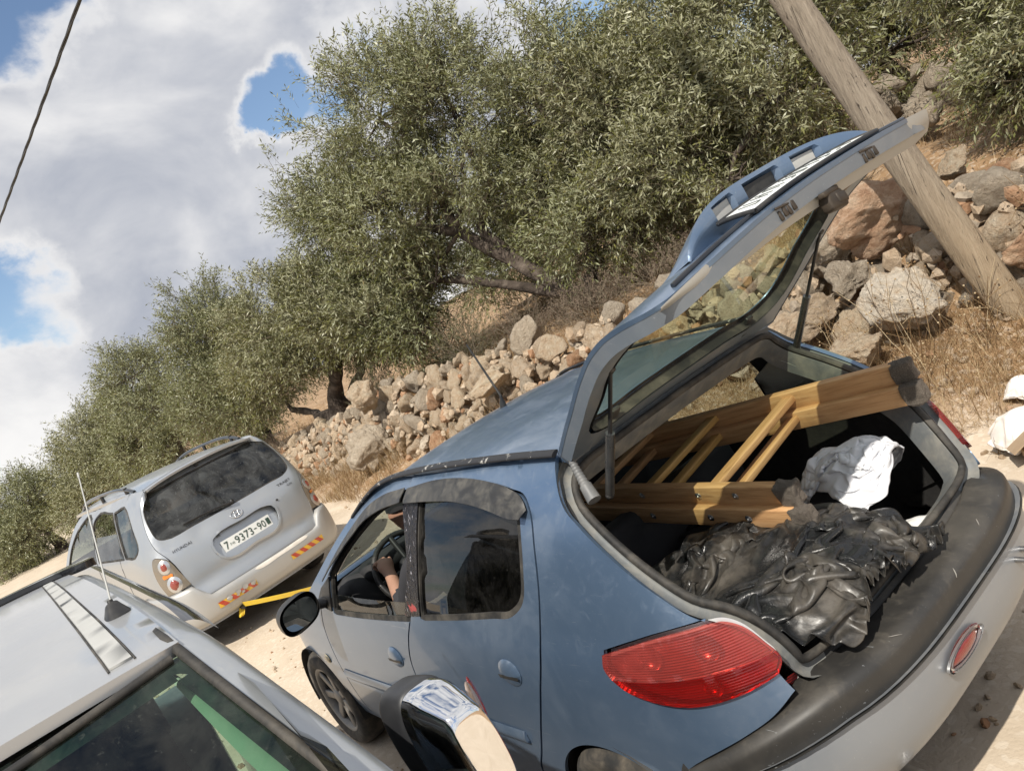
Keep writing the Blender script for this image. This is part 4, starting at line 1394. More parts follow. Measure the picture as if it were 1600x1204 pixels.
wing_poly = hermite_poly([SEAM_F[0] + (1,), (TX(2.2), .925), (TX(2.5), .86), (TX(2.8), .77), (TX(3.0), .68), (TX(3.10), .60, 1), (TX(3.05), .45, 1), (TX(2.90), .42, 1)]
                         + arch_pts(T_FW, .315)[:] + [(T_FW - .33, .265, 1), SEAM_F[-1] + (1,)] + SEAM_F[-2:0:-1])
apillar_poly = hermite_poly([(2.18, 1.42, 1), (2.18, 1.378, 1)] + TOP_F + [(SEAM_F[0][0], .935, 1), (TX(2.22), .955, 1), (3.25, 1.04), (3.0, 1.175), (2.75, 1.30), (2.55, 1.385), (2.35, 1.418)])

def shrink(p, w=.0042):
    return ring(p, -w, .02)

for side in (1, -1):
    kw = dict(side=side)
    # dark shell behind the gaps
    shell = [(.70, .62), (.95, .52)] + arch_pts(T_RW, .33)[::-1] + [(1.65, .25), (T_FW - .36, .25)] + arch_pts(T_FW, .33)[::-1] + [(T_FW + .36, .5), (TX(2.9), .70), (3.3, .90), (3.1, 1.02), (2.75, 1.25), (2.5, 1.36), (2.2, 1.39), (1.3, 1.39), (1.17, 1.24), (1.0, 1.10), (.80, .93), (.66, .78)]
    panel('inner_shell', shell, PB, M['dark_in'], car, holes=[ring(REAR_GLASS, .004), ring(FRONT_GLASS, .004)], inset=.03, thick=0, res=.06, **kw)
    q = panel('rear_quarter_panel', shrink(quarter_poly), PB, M['blue'], car, thick=.014, res=.035, **kw)
    w_ = panel('front_wing', shrink(wing_poly), PB, M['blue'], car, thick=.014, res=.05, **kw)
    a_ = panel('windscreen_pillar', shrink(apillar_poly, .001), PB, M['blue'], car, thick=.02, res=.04, inset=.004, **kw)
    for nm, poly, gl, hpos in (('rear_door', rear_door_poly, REAR_GLASS, (1.625, .802)), ('front_door', front_door_poly, FRONT_GLASS, (2.519, .742))):
        d = panel(nm, shrink(poly), PB, M['blue'], car, holes=[ring(gl, .016)], thick=.02, res=.04, **kw)
        panel('window_seal', ring(gl, .019), PB, M['rubber'], d, holes=[ring(gl, -.004)], thick=.014, inset=.003, res=.03, **kw)
        if nm == 'rear_door':
            panel('window', gl, PB, M['glass_dark'] if side > 0 else M['glass_mid'], d, inset=.012, thick=0, res=.06, **kw)
        else:
            low = [(2.262, .932), (2.25, .985), (2.6, .975), (2.85, .972), (3.05, .975), (3.06, .90), (2.8, .905), (2.5, .918)]
            if side > 0:
                panel('window', low, PB, M['glass_mid'], d, inset=.012, thick=.003, res=.06, **kw)
            else:
                panel('window', gl, PB, M['glass_mid'], d, inset=.012, thick=0, res=.06, **kw)
        # oval handle: bulged flap over a hollow
        hc = np.array(hpos)
        a_rx, a_rz = .062, .046
        def ell(k0, k1, s=1.0):
            return [(hc[0] + a_rx * s * math.cos(a), hc[1] + a_rz * s * math.sin(a)) for a in np.linspace(k0, k1, 22)]
        def flap(u, v, b=.011, c=hc):
            P = PB(u, v); e = ((u - c[0]) / a_rx) ** 2 + ((v - c[1]) / a_rz) ** 2
            n = np.stack([np.zeros_like(u), np.ones_like(u), np.full_like(u, .05)], -1)
            return P + n * (np.clip(1 - e, 0, 1) ** .5 * b + .002)[:, None]
        flap.out = -1
        hd = panel('door_handle', ell(0.12 - .25, PI - .12 + .25), flap, M['blue'], d, thick=.008, res=.012, **kw)
        def bowl(u, v, c=hc):
            P = PB(u, v); e = ((u - c[0]) / a_rx) ** 2 + ((v - c[1]) / a_rz) ** 2
            n = np.stack([np.zeros_like(u), np.ones_like(u), np.zeros_like(u)], -1)
            return P + n * (.0025 + np.clip(1 - e, 0, 1) ** .5 * .0075)[:, None]
        bowl.out = -1
        panel('handle_hollow', ell(PI - .02, 2 * PI + .02, 1.0), bowl, M['blue'], hd, thick=.004, res=.012, **kw)
        sl = [(hc[0] - .058, hc[1] - .004), (hc[0] + .058, hc[1] - .004), (hc[0] + .052, hc[1] - .016), (hc[0] - .052, hc[1] - .016)]
        def slotf(u, v):
            P = PB(u, v); P[..., 1] += .0125
            return P
        slotf.out = -1
        panel('handle_slot', sl, slotf, M['black_trim'], hd, thick=0, res=.02, **kw)
        # rub strip along the door
        z0 = .545
        t0, t1 = (1.70, 2.36) if nm == 'rear_door' else (2.43, TD - .04)
        def strip_fn(u, v):
            P = PB(u, v); P[..., 1] += .014 * np.clip(1 - ((v - z0) / .028) ** 4, 0, 1)
            return P
        strip_fn.out = -1
        panel('rub_strip', [(t0, z0 - .026), (t1, z0 - .026), (t1, z0 + .026), (t0, z0 + .026)], strip_fn, M['blue'], d, thick=.012, res=.018, **kw)
    # taped pillar between the side windows
    panel('taped_pillar', hermite_poly([(2.095, 1.346, 1), (2.228, 1.349, 1), (2.205, 1.15), (2.285, .937, 1), (2.158, .947, 1), (2.125, 1.13)]), PB, M['pillar_tape'], car, inset=-.004, thick=.004, res=.03, **kw)
    # wind deflectors over the side windows, ribbed along their length
    def defl(bot, top):
        def f(u, v):
            P = PB(u, v)
            zt = np.interp(u, *zip(*sorted(top))); zb = np.interp(u, *zip(*sorted(bot)))
            k = np.clip((zt - v) / (zt - zb + 1e-6), 0, 1)
            off = .010 + .026 * k ** .7 + .0022 * np.sin(k * 19)
            P[..., 1] += off; 
            return P
        f.out = -1
        return f
    rt = [(2.190, 1.383), (1.98, 1.397), (1.736, 1.391), (1.588, 1.374), (1.468, 1.350), (1.395, 1.318), (1.375, 1.29)]
    rb = [(2.170, 1.346), (1.966, 1.345), (1.726, 1.332), (1.55, 1.304), (1.437, 1.280), (1.385, 1.276)]
    ft = [(2.212, 1.386), (2.40, 1.371), (2.533, 1.343), (2.738, 1.255), (2.956, 1.141), (3.08, 1.065)]
    fb = [(2.205, 1.350), (2.40, 1.328), (2.55, 1.293), (2.738, 1.212), (2.956, 1.110), (3.06, 1.052)]
    panel('wind_deflector', hermite_poly([rt[0] + (1,)] + rt[1:-1] + [rt[-1] + (1,), rb[-1] + (1,)] + rb[-2:0:-1] + [rb[0] + (1,)]), defl(rb, rt), M['deflector'], car, thick=.004, res=.012, **kw)
    panel('wind_deflector', hermite_poly([ft[0] + (1,)] + ft[1:-1] + [ft[-1] + (1,), fb[-1] + (1,)] + fb[-2:0:-1] + [fb[0] + (1,)]), defl(fb, ft), M['deflector'], car, thick=.004, res=.012, **kw)
    # black drip moulding along the roof edge
    mb = MB()
    path = []
    for x in np.linspace(.055, 1.55, 34):
        z = float(pchip(np.array([x]), [(0, 1.421), (.3, 1.434), (.7, 1.440), (1.05, 1.432), (1.25, 1.414), (1.4, 1.368), (1.55, 1.30)])[0])
        y = .548 if x < 1.15 else .548 + (x - 1.15) * .19
        path.append((x, side * y, z - .002))
    mb.tube(path, .017, 8, True, 0, .45, (0, side * .35, 1))
    mb.obj('roof_moulding', M['worn_trim'], car)
    # tail lamp
    tl = panel('tail_light', shrink(light_poly, .002), PB, M['reflector'], car, inset=.024, thick=-.024, res=.03, **kw)
    def lamp_fn(u, v):
        P = PB(u, v)
        c = np.array([-.1, .1]); d = P[..., :2] - c
        n = d / np.linalg.norm(d, axis=-1, keepdims=True)
        P[..., :2] += n * .014
        return P
    lamp_fn.out = -1
    split = [(1.114, .846), (1.0, .842), (.867, .836), (.74, .832), (.600, .836)]
    lp = shrink(light_poly, .003)
    up = [p for p in lp]
    zs = lambda t: np.interp(t, [q[0] for q in split[::-1]], [q[1] for q in split[::-1]])
    def clip_poly(poly, above):
        out = []
        f = lambda p: (p[1] - zs(p[0])) * (1 if above else -1)
        for a, b in zip(poly, poly[1:] + poly[:1]):
            fa, fb_ = f(a), f(b)
            if fa > 0: out.append(a)
            if fa * fb_ < 0:
                k = fa / (fa - fb_); out.append((a[0] + (b[0] - a[0]) * k, a[1] + (b[1] - a[1]) * k))
        return out
    dl = densify(lp, .015)
    # bulbs' bowls and the partition inside the lamp
    mb = MB()
    for (tt, zz2, r_) in ((.80, .895, .036), (.97, .895, .034), (.82, .80, .026)):
        p = PB(np.array([tt]), np.array([zz2]))[0]; q = PB(np.array([tt]), np.array([zz2 + .001]))[0]
        nrm = np.array([-.45, .88, .1])
        mb.lathe([(r_, -.004), (r_ * .8, -.016), (r_ * .3, -.022), (0, -.022)], tuple((p + nrm * -.0) * np.array([1, side, 1])), tuple(nrm * np.array([1, side, 1])), 16)
    mb.obj('bulb_bowl', M['chrome_dull'], tl)['kind'] = 'stuff'
    panel('upper_lens', clip_poly(dl, True), lamp_fn, M['tail_upper'], tl, thick=.016, res=.02, **kw)
    panel('lower_lens', clip_poly(dl, False), lamp_fn, M['tail_lower'], tl, thick=.016, res=.02, **kw)
    # door mirror
    mr = thing('door_mirror', None, None); mr.parent = car
    del_keys = [k for k in ('label', 'category') if k in mr]
    mb = MB()
    def shellf(u, v):
        a = u * 2 * PI; b = v
        r = math.sin(min(b, 1) * PI * .5) ** .62
        ca, sa = math.cos(a), math.sin(a)
        sx = abs(ca) ** .75 * (1 if ca > 0 else -1); sz = abs(sa) ** .75 * (1 if sa > 0 else -1)
        return (2.02 - .17 * b ** 1.6 - .02 * sx, side * (.945 + .105 * r * sx), .985 + .075 * r * sz - .01 * sx)
    mb.grid(shellf, 28, 8, flip=side < 0)
    mb.obj('mirror_housing', M['black_trim'], mr)
    mb = MB()
    ring_ = [(1.847 - .02 * math.cos(a), side * (.945 + .088 * abs(math.cos(a)) ** .75 * (1 if math.cos(a) > 0 else -1)), .985 + .06 * abs(math.sin(a)) ** .75 * (1 if math.sin(a) > 0 else -1)) for a in np.linspace(0, 2 * PI, 29)[:-1]]
    mb.add([(1.852, side * .945, .985)] + ring_, [(0, 1 + (k + 1) % 28, 1 + k) if side > 0 else (0, 1 + k, 1 + (k + 1) % 28) for k in range(28)], True)
    mb.obj('mirror_glass', M['mirror'], mr)
    mb = MB()
    mb.tube([(1.96, side * .77, .935), (1.965, side * .83, .945), (1.95, side * .88, .96)], [.045, .032, .028], 10, True, 0, .7)
    mb.obj('mirror_arm', M['black_trim'], mr)
    panel('mirror_sail', [(3.075, .90), (3.04, 1.055), (3.16, 1.0), (3.25, .925)], PB, M['black_trim'], mr, inset=-.008, thick=.012, res=.03, **kw)
    # side repeater
    c = (TX(2.27), .60)
    def rep(u, v):
        P = PB(u, v); e = ((u - c[0]) / .036) ** 2 + ((v - c[1]) / .027) ** 2
        P[..., 1] += .003 + .010 * np.clip(1 - e, 0, 1) ** .5
        return P
    rep.out = -1
    panel('side_repeater', [(c[0] + .036 * math.cos(a), c[1] + .027 * math.sin(a)) for a in np.linspace(0, 2 * PI, 24)[:-1]], rep, M['lens_old'], car, thick=.008, res=.01, **kw)

# roof, windscreen, bonnet
roof_poly = hermite_poly([(.045, .53, 1), (.5, .541), (1.0, .541), (1.22, .53, 1), (1.255, .3), (1.27, 0), (1.255, -.3), (1.22, -.53, 1), (1.0, -.541), (.5, -.541), (.045, -.53, 1), (.02, -.3), (.01, 0), (.02, .3)])
panel('roof', roof_poly, roof_fn, M['blue'], car, thick=.02, res=.06)
panel('headlining', [(.09, .5), (1.2, .5), (1.2, -.5), (.09, -.5)], roof_fn, M['beige_dark'], car, inset=.035, thick=0, res=.1)
panel('windscreen', hermite_poly([(1.265, .50, 1), (1.28, .25), (1.285, 0), (1.28, -.25), (1.265, -.50, 1), (1.7, -.575), (2.1, -.64, 1), (2.2, -.3), (2.23, 0), (2.2, .3), (2.1, .64, 1), (1.7, .575)]), roof_fn, M['glass_mid'], car, inset=.004, thick=0, res=.08)
panel('bonnet', hermite_poly([(2.14, .66, 1), (2.24, .3), (2.27, 0), (2.24, -.3), (2.14, -.66, 1), (2.5, -.735), (2.9, -.66), (3.08, -.5, 1), (3.16, -.2), (3.17, 0), (3.16, .2), (3.08, .5, 1), (2.9, .66), (2.5, .735)]), roof_fn, M['blue'], car, thick=.02, res=.08)
nose = [(TX(2.95) + .02, .40)] + [(TX(2.95) + .02, .62)]
T_END = float(PB.ts[-1])
def nose_fn(u, v):
    return PB(np.where(u > T_END, 2 * T_END - u, u), v) * np.where(u > T_END, -1, 1)[..., None] ** np.array([0, 1, 0])
nose_fn.out = -1
panel('front_bumper', [(TX(2.93), .22), (2 * T_END - TX(2.93), .22), (2 * T_END - TX(2.98), .56), (T_END, .60), (TX(2.98), .56)], nose_fn, M['blue'], car, thick=.03, res=.06)
mb = MB()
mb.lathe([(.016, 0), (.013, .025), (.007, .04), (.005, .06)], (1.06, -.02, roofz(1.06, -.02) - .002), (-.35, 0, 1), 12)
ap = np.array([1.06, -.02, float(roofz(1.06, -.02))]); ad = np.array([.22, .02, .97])
mb.tube([tuple(ap + np.array([-.02, 0, .05])), tuple(ap + np.array([-.02, 0, .05]) + ad * .12), tuple(ap + np.array([-.02, 0, .05]) + ad * .27)], [.0055, .005, .0042], 8)
mb.obj('roof_aerial', M['black_trim'], car)

# rear bumper: black strip over painted skirt
def bprof(points):
    v = np.array([p[0] for p in points]); o = np.array([p[1] for p in points]); z = np.array([p[2] for p in points])
    def f(u, vv):
        uu = np.abs(u); sg = np.where(u < 0, -1, 1)
        x = np.interp(uu, PB.ts, PB.c[:, 0]); y = np.interp(uu, PB.ts, PB.c[:, 1]); nx = np.interp(uu, PB.ts, PB.n[:, 0]); ny = np.interp(uu, PB.ts, PB.n[:, 1])
        off = pchip(vv, list(zip(v, o))); zz = pchip(vv, list(zip(v, z)))
        drop = np.interp(uu, [0, .55, .65, .78, .95, 1.02], [0, 0, .02, .055, .12, .15])
        k = np.clip((zz - .30) / .4, 0, 1)
        return np.stack([x + nx * off, sg * (y + ny * off), zz - drop * k], -1)
    f.out = -1
    return f
strip_prof = bprof([(0, -.098, .714), (.08, -.092, .720), (.45, -.018, .719), (.58, .008, .712), (.70, .024, .694), (1.0, .029, .636)])
skirt_prof = bprof([(0, .026, .636), (.08, .032, .622), (.3, .036, .555), (.5, .030, .50), (.7, .006, .435), (.86, -.045, .375), (1.0, -.12, .33)])
rb = panel('rear_bumper', [(-.985, 0), (.985, 0), (.985, 1), (-.985, 1)], skirt_prof, M['bumper_dirty'], car, thick=.02, res=.05)
panel('bumper_strip', [(-.985, 0), (.985, 0), (.985, 1), (-.985, 1)], strip_prof, M['black_strip'], rb, thick=.02, res=.045)
# thin step moulded along the skirt
def crease(u, v):
    P = skirt_prof(u, v); return P
# reflector in a bright ring, and the towing eye
for yv, nm in ((.135, 'reflector'),):
    c = (yv, .29)
    def refl(u, v, b=.012, e0=1.0):
        P = skirt_prof(u, v); e = ((u - c[0]) / .085) ** 2 + ((v - c[1]) / .075) ** 2
        P[..., 0] -= .004 + b * np.clip(1 - e, 0, 1) ** .5
        return P
    refl.out = -1
    el = lambda s, dv=0: [(c[0] + .085 * s * math.cos(a), c[1] + dv + .075 * s * math.sin(a)) for a in np.linspace(0, 2 * PI, 30)[:-1]]
    rl = panel('reflector', el(1.0), refl, M['lens_red2'], rb, thick=.012, res=.02)
    def rim(u, v):
        P = skirt_prof(u, v); P[..., 0] -= .007
        return P
    rim.out = -1
    panel('reflector_rim', el(1.22, .006), rim, M['chrome_dull'], rl, holes=[el(1.0)], thick=.008, res=.02)
for k, (t0_, v0_, t1_, v1_) in enumerate(((.30, .62, .33, .52), (.02, .70, .0, .60), (-.22, .55, -.25, .47))):
    mb = MB()
    mb.tube([tuple(strip_prof(np.array([t0_ + (t1_ - t0_) * q]), np.array([v0_ + (v1_ - v0_) * q]))[0] + np.array([-.0005, 0, .0012])) for q in (0, .35, .7, 1)], [.0006, .0016, .0018, .0005], 5, True, 0, .4)
    mb.obj('scratch', M['scuff'], rb)
mb = MB()
mb.tube([(-.62, -.335, .565), (-.71, -.34, .565), (-.745, -.33, .565), (-.755, -.305, .565), (-.745, -.285, .565), (-.71, -.275, .565), (-.62, -.28, .565)], .009, 8)
mb.obj('towing_eye', M['steel'], rb)
mb = MB()
mb.tube([(-.50, .36, .30), (-.60, .37, .295), (-.64, .37, .29)], .028, 14, False)
mb.obj('exhaust_pipe', M['steel'], car)

# the boot opening: gutter, seal, floor and trim
def open_loop(side):
    L = [tuple(PB(np.array([t]), np.array([z]))[0]) for t, z in hermite_poly([p for p in OPEN_L] + [(.72, .94), (.655, .88), (.615, .815), (.60, .765), (.585, .735)], 5, False)]
    return [(x, y * side, z) for x, y, z in L]
left = open_loop(1)
sill = [(-.512, .50, .716), (-.528, .42, .716), (-.536, .25, .716), (-.538, 0, .716)]
loop = left + sill + [(x, -y, z) for x, y, z in sill[:-1][::-1]] + [(x, -y, z) for x, y, z in left[::-1]] + [(.055, -.50, 1.398), (.035, -.25, 1.41), (.03, 0, 1.414), (.035, .25, 1.41), (.055, .50, 1.398)]
LP = np.array(loop)
# even spacing
def resample(P, st):
    Q = np.concatenate([P, P[:1]]); s = np.concatenate([[0], np.cumsum(np.linalg.norm(np.diff(Q, axis=0), axis=1))])
    n = int(s[-1] / st); u = np.linspace(0, s[-1], n, endpoint=False)
    return np.stack([np.interp(u, s, Q[:, k]) for k in range(3)], 1)
LP = resample(LP, .03)
for _ in range(3):
    LP = .5 * LP + .25 * np.roll(LP, 1, 0) + .25 * np.roll(LP, -1, 0)
Dn = np.array([.75, 0, -.66])
tg = np.roll(LP, -1, 0) - np.roll(LP, 1, 0); tg /= np.linalg.norm(tg, axis=1)[:, None]
Wn = np.cross(tg, Dn); Wn /= np.linalg.norm(Wn, axis=1)[:, None]
cen = LP.mean(0)
sgn = np.sign(((cen - LP) * Wn).sum(1)); Wn *= sgn[:, None]
def sweep(name, prof, mat, parent, smooth=True):
    V, F = [], []
    n, m_ = len(LP), len(prof)
    for i in range(n):
        for (a, b) in prof:
            V.append(tuple(LP[i] + Wn[i] * a + Dn * b))
    for i in range(n):
        j = (i + 1) % n
        for k in range(m_ - 1):
            F.append((i * m_ + k, j * m_ + k, j * m_ + k + 1, i * m_ + k + 1))
    return mobj(name, V, F, mat, parent, smooth)
gut = sweep('tailgate_gutter', [(-.004, .002), (.003, .012), (.010, .026), (.022, .031), (.040, .031), (.047, .024), (.050, .012), (.056, .010), (.060, .020), (.064, .06), (.066, .10)], M['gutter'], car)
sweep('boot_seal', [(.050 + .012 * math.cos(a), .008 + .013 * math.sin(a)) for a in np.linspace(0, 2 * PI, 9)], M['rubber'], gut)
# lining of the boot: from the gutter down to the floor
def lin(u, v):
    return PB(u, v)
lin.out = -1
for side in (1, -1):
    panel('boot_side_trim', [(.62, .52), (2.15, .52), (2.15, .93), (1.50, .97), (1.40, 1.10), (1.20, 1.16), (1.05, 1.08), (.90, .98), (.70, .86), (.64, .72)], lin, M['carpet'], car, side=side, inset=.10, thick=0, res=.08)
    panel('pillar_trim', [(1.46, 1.02), (1.42, 1.20), (1.25, 1.29), (1.17, 1.21), (1.03, 1.09), (.93, 1.0), (.98, .97), (1.2, 1.05)], lin, M['liner'], car, side=side, inset=.075, thick=.01, res=.06)
mb = MB()
mb.box((.0, 0, .50), (1.0, 1.16, .03))
mb.box((.9, 0, .30), (2.6, 1.40, .03))
mb.box((-.48, 0, .60), (.03, 1.0, .22))
mb.obj('boot_floor', M['carpet'], car)
mb = MB()
mb.box((.50, 0, .72), (.13, 1.18, .44), (0, .18, 0), .03)
mb.obj('rear_seat_back', M['dark_in'], car)
mb = MB(); mb.box((.86, 0, .50), (.62, 1.2, .2), None, .05); mb.obj('rear_seat_cushion', M['dark_in'], car)
for y in (.36, -.36):
    mb = MB()
    mb.box((1.34, y, .50), (.52, .46, .18), (0, -.12, 0), .05)
    mb.box((1.06, y, .83), (.13, .46, .58), (0, -.28, 0), .05)
    mb.box((.955, y, 1.18), (.09, .26, .17), (0, -.2, 0), .04)
    mb.obj('front_seat', M['dark_in'], car)
mb = MB(); mb.box((2.12, 0, .82), (.34, 1.34, .24), (0, .12, 0), .07); mb.box((1.98, .38, .93), (.16, .36, .10), None, .04); mb.obj('dashboard', M['dark_in'], car)
sw = MB()
cw = Vector((1.80, .38, .885)); axw = Vector((-.85, 0, .5)).normalized(); e1 = Vector((0, 1, 0)); e2 = axw.cross(e1)
sw.tube([cw + e1 * (.185 * math.cos(a)) + e2 * (.185 * math.sin(a)) for a in np.linspace(0, 2 * PI, 33)], .015, 8, False)
for a in (0, PI, -PI / 2):
    sw.tube([cw, cw + e1 * (.18 * math.cos(a)) + e2 * (.18 * math.sin(a))], .016, 6)
sw.lathe([(0, .03), (.05, .028), (.065, .0), (.05, -.03)], cw, axw, 14)
sw.tube([cw, cw - axw * .2], .03, 8)
sw.obj('steering_wheel', M['black_trim'], car)
mb = MB(); mb.box((1.3, 0, .24), (3.3, 1.3, .03)); mb.obj('floor_pan', M['dark_in'], car)

# wheels
def make_wheel(mats, r=.29, w=.17, spokes=7, rimr=.19):
    tb = MB()
    tb.lathe([(rimr, -w * .42), (rimr + .02, -w * .5), (r - .03, -w * .5), (r - .006, -w * .36), (r, -w * .2), (r, w * .2), (r - .006, w * .36), (r - .03, w * .5), (rimr + .02, w * .5), (rimr, w * .42)], (0, 0, 0), (0, 1, 0), 40)
    rb_ = MB()
    rb_.lathe([(rimr + .006, w * .46), (rimr - .008, w * .44), (rimr - .02, w * .30), (rimr - .025, -w * .3), (rimr + .004, -w * .44)], (0, 0, 0), (0, 1, 0), 40)
    for k in range(spokes):
        a = 2 * PI * k / spokes
        R = Matrix.Rotation(a, 3, 'Y')
        rb_.box(R @ Vector((.105, w * .30, 0)), (.165, .02, .05), R @ Matrix.Rotation(.06, 3, 'Z'), .008)
    rb_.lathe([(0, w * .40), (.035, w * .39), (.055, w * .33), (.06, w * .2)], (0, 0, 0), (0, 1, 0), 20)
    dk = MB()
    dk.lathe([(0, w * .12), (rimr - .03, w * .12)], (0, 0, 0), (0, 1, 0), 24)
    return tb, rb_, dk
def add_wheel(parent, c, side, mats=('tyre', 'rim', 'black_trim'), **kw):
    wh = link('wheel', None, parent); wh.location = c
    wh.rotation_euler = (0, 0, 0 if side > 0 else PI)
    tb, rb_, dk = make_wheel(mats, **kw)
    tb.obj('tyre', M[mats[0]], wh); rb_.obj('rim', M[mats[1]], wh); dk.obj('brake_disc', M[mats[2]], wh)
    return wh
for (x, sx) in ((.11, 1), (.11, -1), (2.56, 1), (2.56, -1)):
    add_wheel(car, (x, sx * .735, .288), sx, spokes=7)
    mb = MB()
    n = 18
    V = []
    for k in range(n + 1):
        a = PI * (k / n * 1.1 - .05)
        for yy in (.42, .815):
            V.append((x + .335 * math.cos(a), sx * yy, .28 + .335 * math.sin(a)))
    mb.add(V, [(2*k, 2*k+1, 2*k+3, 2*k+2) for k in range(n)], True)
    mb.obj('wheel_arch_liner', M['black_trim'], car)

# ---------------------------------------------------------------- the raised tailgate
PROF = np.array([(.035, 1.418), (-.06, 1.492), (-.15, 1.560), (-.29, 1.668), (-.39, 1.733), (-.51, 1.783), (-.62, 1.806), (-.70, 1.812)])
ps = np.concatenate([[0], np.cumsum(np.linalg.norm(np.diff(PROF, axis=0), axis=1))])
SM = float(ps[-1])
def hatch(s, y, off=0.0):
    s = np.asarray(s, float); y = np.asarray(y, float)
    sc_ = np.clip(s, 0, SM)
    x = pchip(sc_, list(zip(ps, PROF[:, 0]))); z = pchip(sc_, list(zip(ps, PROF[:, 1])))
    x = x - (s - sc_)
    yn = np.clip(np.abs(y) / .6, 0, 1.2)
    k = sc_ / SM
    x = x + .03 * yn ** 3 * k + .075 * (y / .58) * k
    z = z + .034 * (1 - yn ** 2) * (.4 + .6 * k) - .045 * (y / .58) * k - .034 * np.clip(y / .58, 0, 1) ** 2 * k
    e = 1e-3
    return np.stack([x, y, z], -1)
hatch.out = 1
# outward (sky side) normal is cross(ds, dy): ds = -x, dy = +y -> -z ; flip
hatch.out = -1
tg_ = thing('tailgate', None, None); tg_.parent = car
hpoly = hermite_poly([(0, .555, 1), (.2, .575), (.45, .592), (.70, .60), (SM - .09, .592), (SM - .02, .545), (SM, .46), (SM + .012, .2), (SM + .015, 0), (SM + .012, -.2), (SM, -.46), (SM - .02, -.545), (SM - .09, -.592), (.70, -.60), (.45, -.592), (.2, -.575), (0, -.555, 1), (-.01, -.3), (-.012, 0), (-.01, .3)])
GS0, GS1 = .085, .515
hglass = hermite_poly([(GS0, .44), (GS0 + .03, .485), (.30, .505), (GS1 - .05, .50), (GS1, .44), (GS1 + .02, .2), (GS1 + .025, 0), (GS1 + .02, -.2), (GS1, -.44), (GS1 - .05, -.50), (.30, -.505), (GS0 + .03, -.485), (GS0, -.44), (GS0 - .012, -.2), (GS0 - .015, 0), (GS0 - .012, .2)])
panel('tailgate_skin', hpoly, hatch, M['blue'], tg_, holes=[hglass], thick=.012, res=.035)
panel('tailgate_inner_frame', ring(hpoly, -.004), hatch, M['blue_in'], tg_, holes=[ring(hglass, .012)], inset=.048, thick=-.03, res=.04)
# side returns
def edge_strip(name, poly, d0, d1, mat, parent, dens=.03):
    q = densify(poly, dens); q = np.array(q)
    e = 1e-3
    P = hatch(q[:, 0], q[:, 1])
    N_ = np.cross(hatch(q[:, 0] + e, q[:, 1]) - hatch(q[:, 0] - e, q[:, 1]), hatch(q[:, 0], q[:, 1] + e) - hatch(q[:, 0], q[:, 1] - e))
    N_ /= -np.linalg.norm(N_, axis=1)[:, None]
    V = [tuple(p - n_ * d0) for p, n_ in zip(P, N_)] + [tuple(p - n_ * d1) for p, n_ in zip(P, N_)]
    n = len(q)
    return mobj(name, V, [(i, (i + 1) % n, n + (i + 1) % n, n + i) for i in range(n)], mat, parent)
edge_strip('tailgate_edge', ring(hpoly, -.001), .010, .050, M['hatch_edge'], tg_)
edge_strip('window_rebate', hglass, .002, .05, M['rubber'], tg_)
gl = panel('rear_window', ring(hglass, .001), hatch, M['glass_hatch'], tg_, inset=.006, thick=0, res=.06)
panel('window_border', ring(hglass, .0), hatch, M['rubber'], gl, holes=[ring(hglass, -.018)], inset=.010, thick=0, res=.03)
# bottom flange that now faces backwards
def flange(u, v):
    y = u
    d = np.interp(y, [-.58, -.45, 0, .3, .48, .57], [.060, .078, .080, .066, .036, .012])
    y_ = y
    P = hatch(np.full_like(y, SM - .002) + .012 * (1 - (np.abs(y) / .6) ** 2), y_)
    P[..., 0] += .018 * v + .05 * np.clip(np.abs(y) - .47, 0, 1) ** 1.0 * 1.2
    P[..., 2] -= d * v
    P[..., 0] -= .006 * np.sin(v * PI)
    return P
mb = MB()
mb.grid(lambda a, b: tuple(flange(np.array([-.575 + 1.15 * a]), np.array([b]))[0]), 60, 6)
fl = mb.obj('tailgate_flange', M['flange'], tg_)
# inner skin from the flange back to the window
mb = MB()
def inner(a, b):
    y = -.56 + 1.12 * a
    p0 = flange(np.array([y]), np.array([1.0]))[0]
    p1 = hatch(np.array([GS1 + .035]), np.array([y * .9]))[0] - np.array([0, 0, .052])
    q = p0 * (1 - b) + p1 * b
    q[2] += .012 * math.sin(b * PI)
    return tuple(q)
mb.grid(inner, 40, 8)
mb.obj('tailgate_lower_lining', M['shade_brown_lining'], tg_)
# lock, plugs
mb = MB()
p = flange(np.array([-.02]), np.array([.92]))[0]
mb.box((p[0] - .008, p[1], p[2] - .012), (.035, .085, .05), (0.1, .2, .1), .008)
mb.box((p[0] - .018, p[1] - .02, p[2] - .012), (.02, .05, .03), (0.1, .2, .1), .006)
mb.box((p[0] - .012, p[1] + .012, p[2] + .014), (.022, .09, .014), (0, .1, .12), .004)
mb.obj('lock', M['greasy'], tg_)
for yy in (.15, -.21):
    mb = MB()
    for k in range(4):
        p = flange(np.array([yy - .025 + .017 * k]), np.array([.42 + .05 * (k % 2)]))[0]
        mb.box((p[0] - .004, p[1], p[2]), (.008, .014, .026), (0, .2, .3 * (k % 2)), .003)
    p = flange(np.array([yy]), np.array([.25]))[0]
    mb.box((p[0] - .002, p[1], p[2]), (.006, .085, .006), (.05, .1, 0), .002)
    mb.obj('rubber_stop', M['greasy'], tg_)
for yy in (.30, .05):
    p = flange(np.array([yy]), np.array([.55]))[0]
    mb = MB(); mb.lathe([(0, .004), (.006, .003), (.006, 0)], p, (-1, 0, 0), 10); mb.obj('plug', M['black_trim'], tg_)
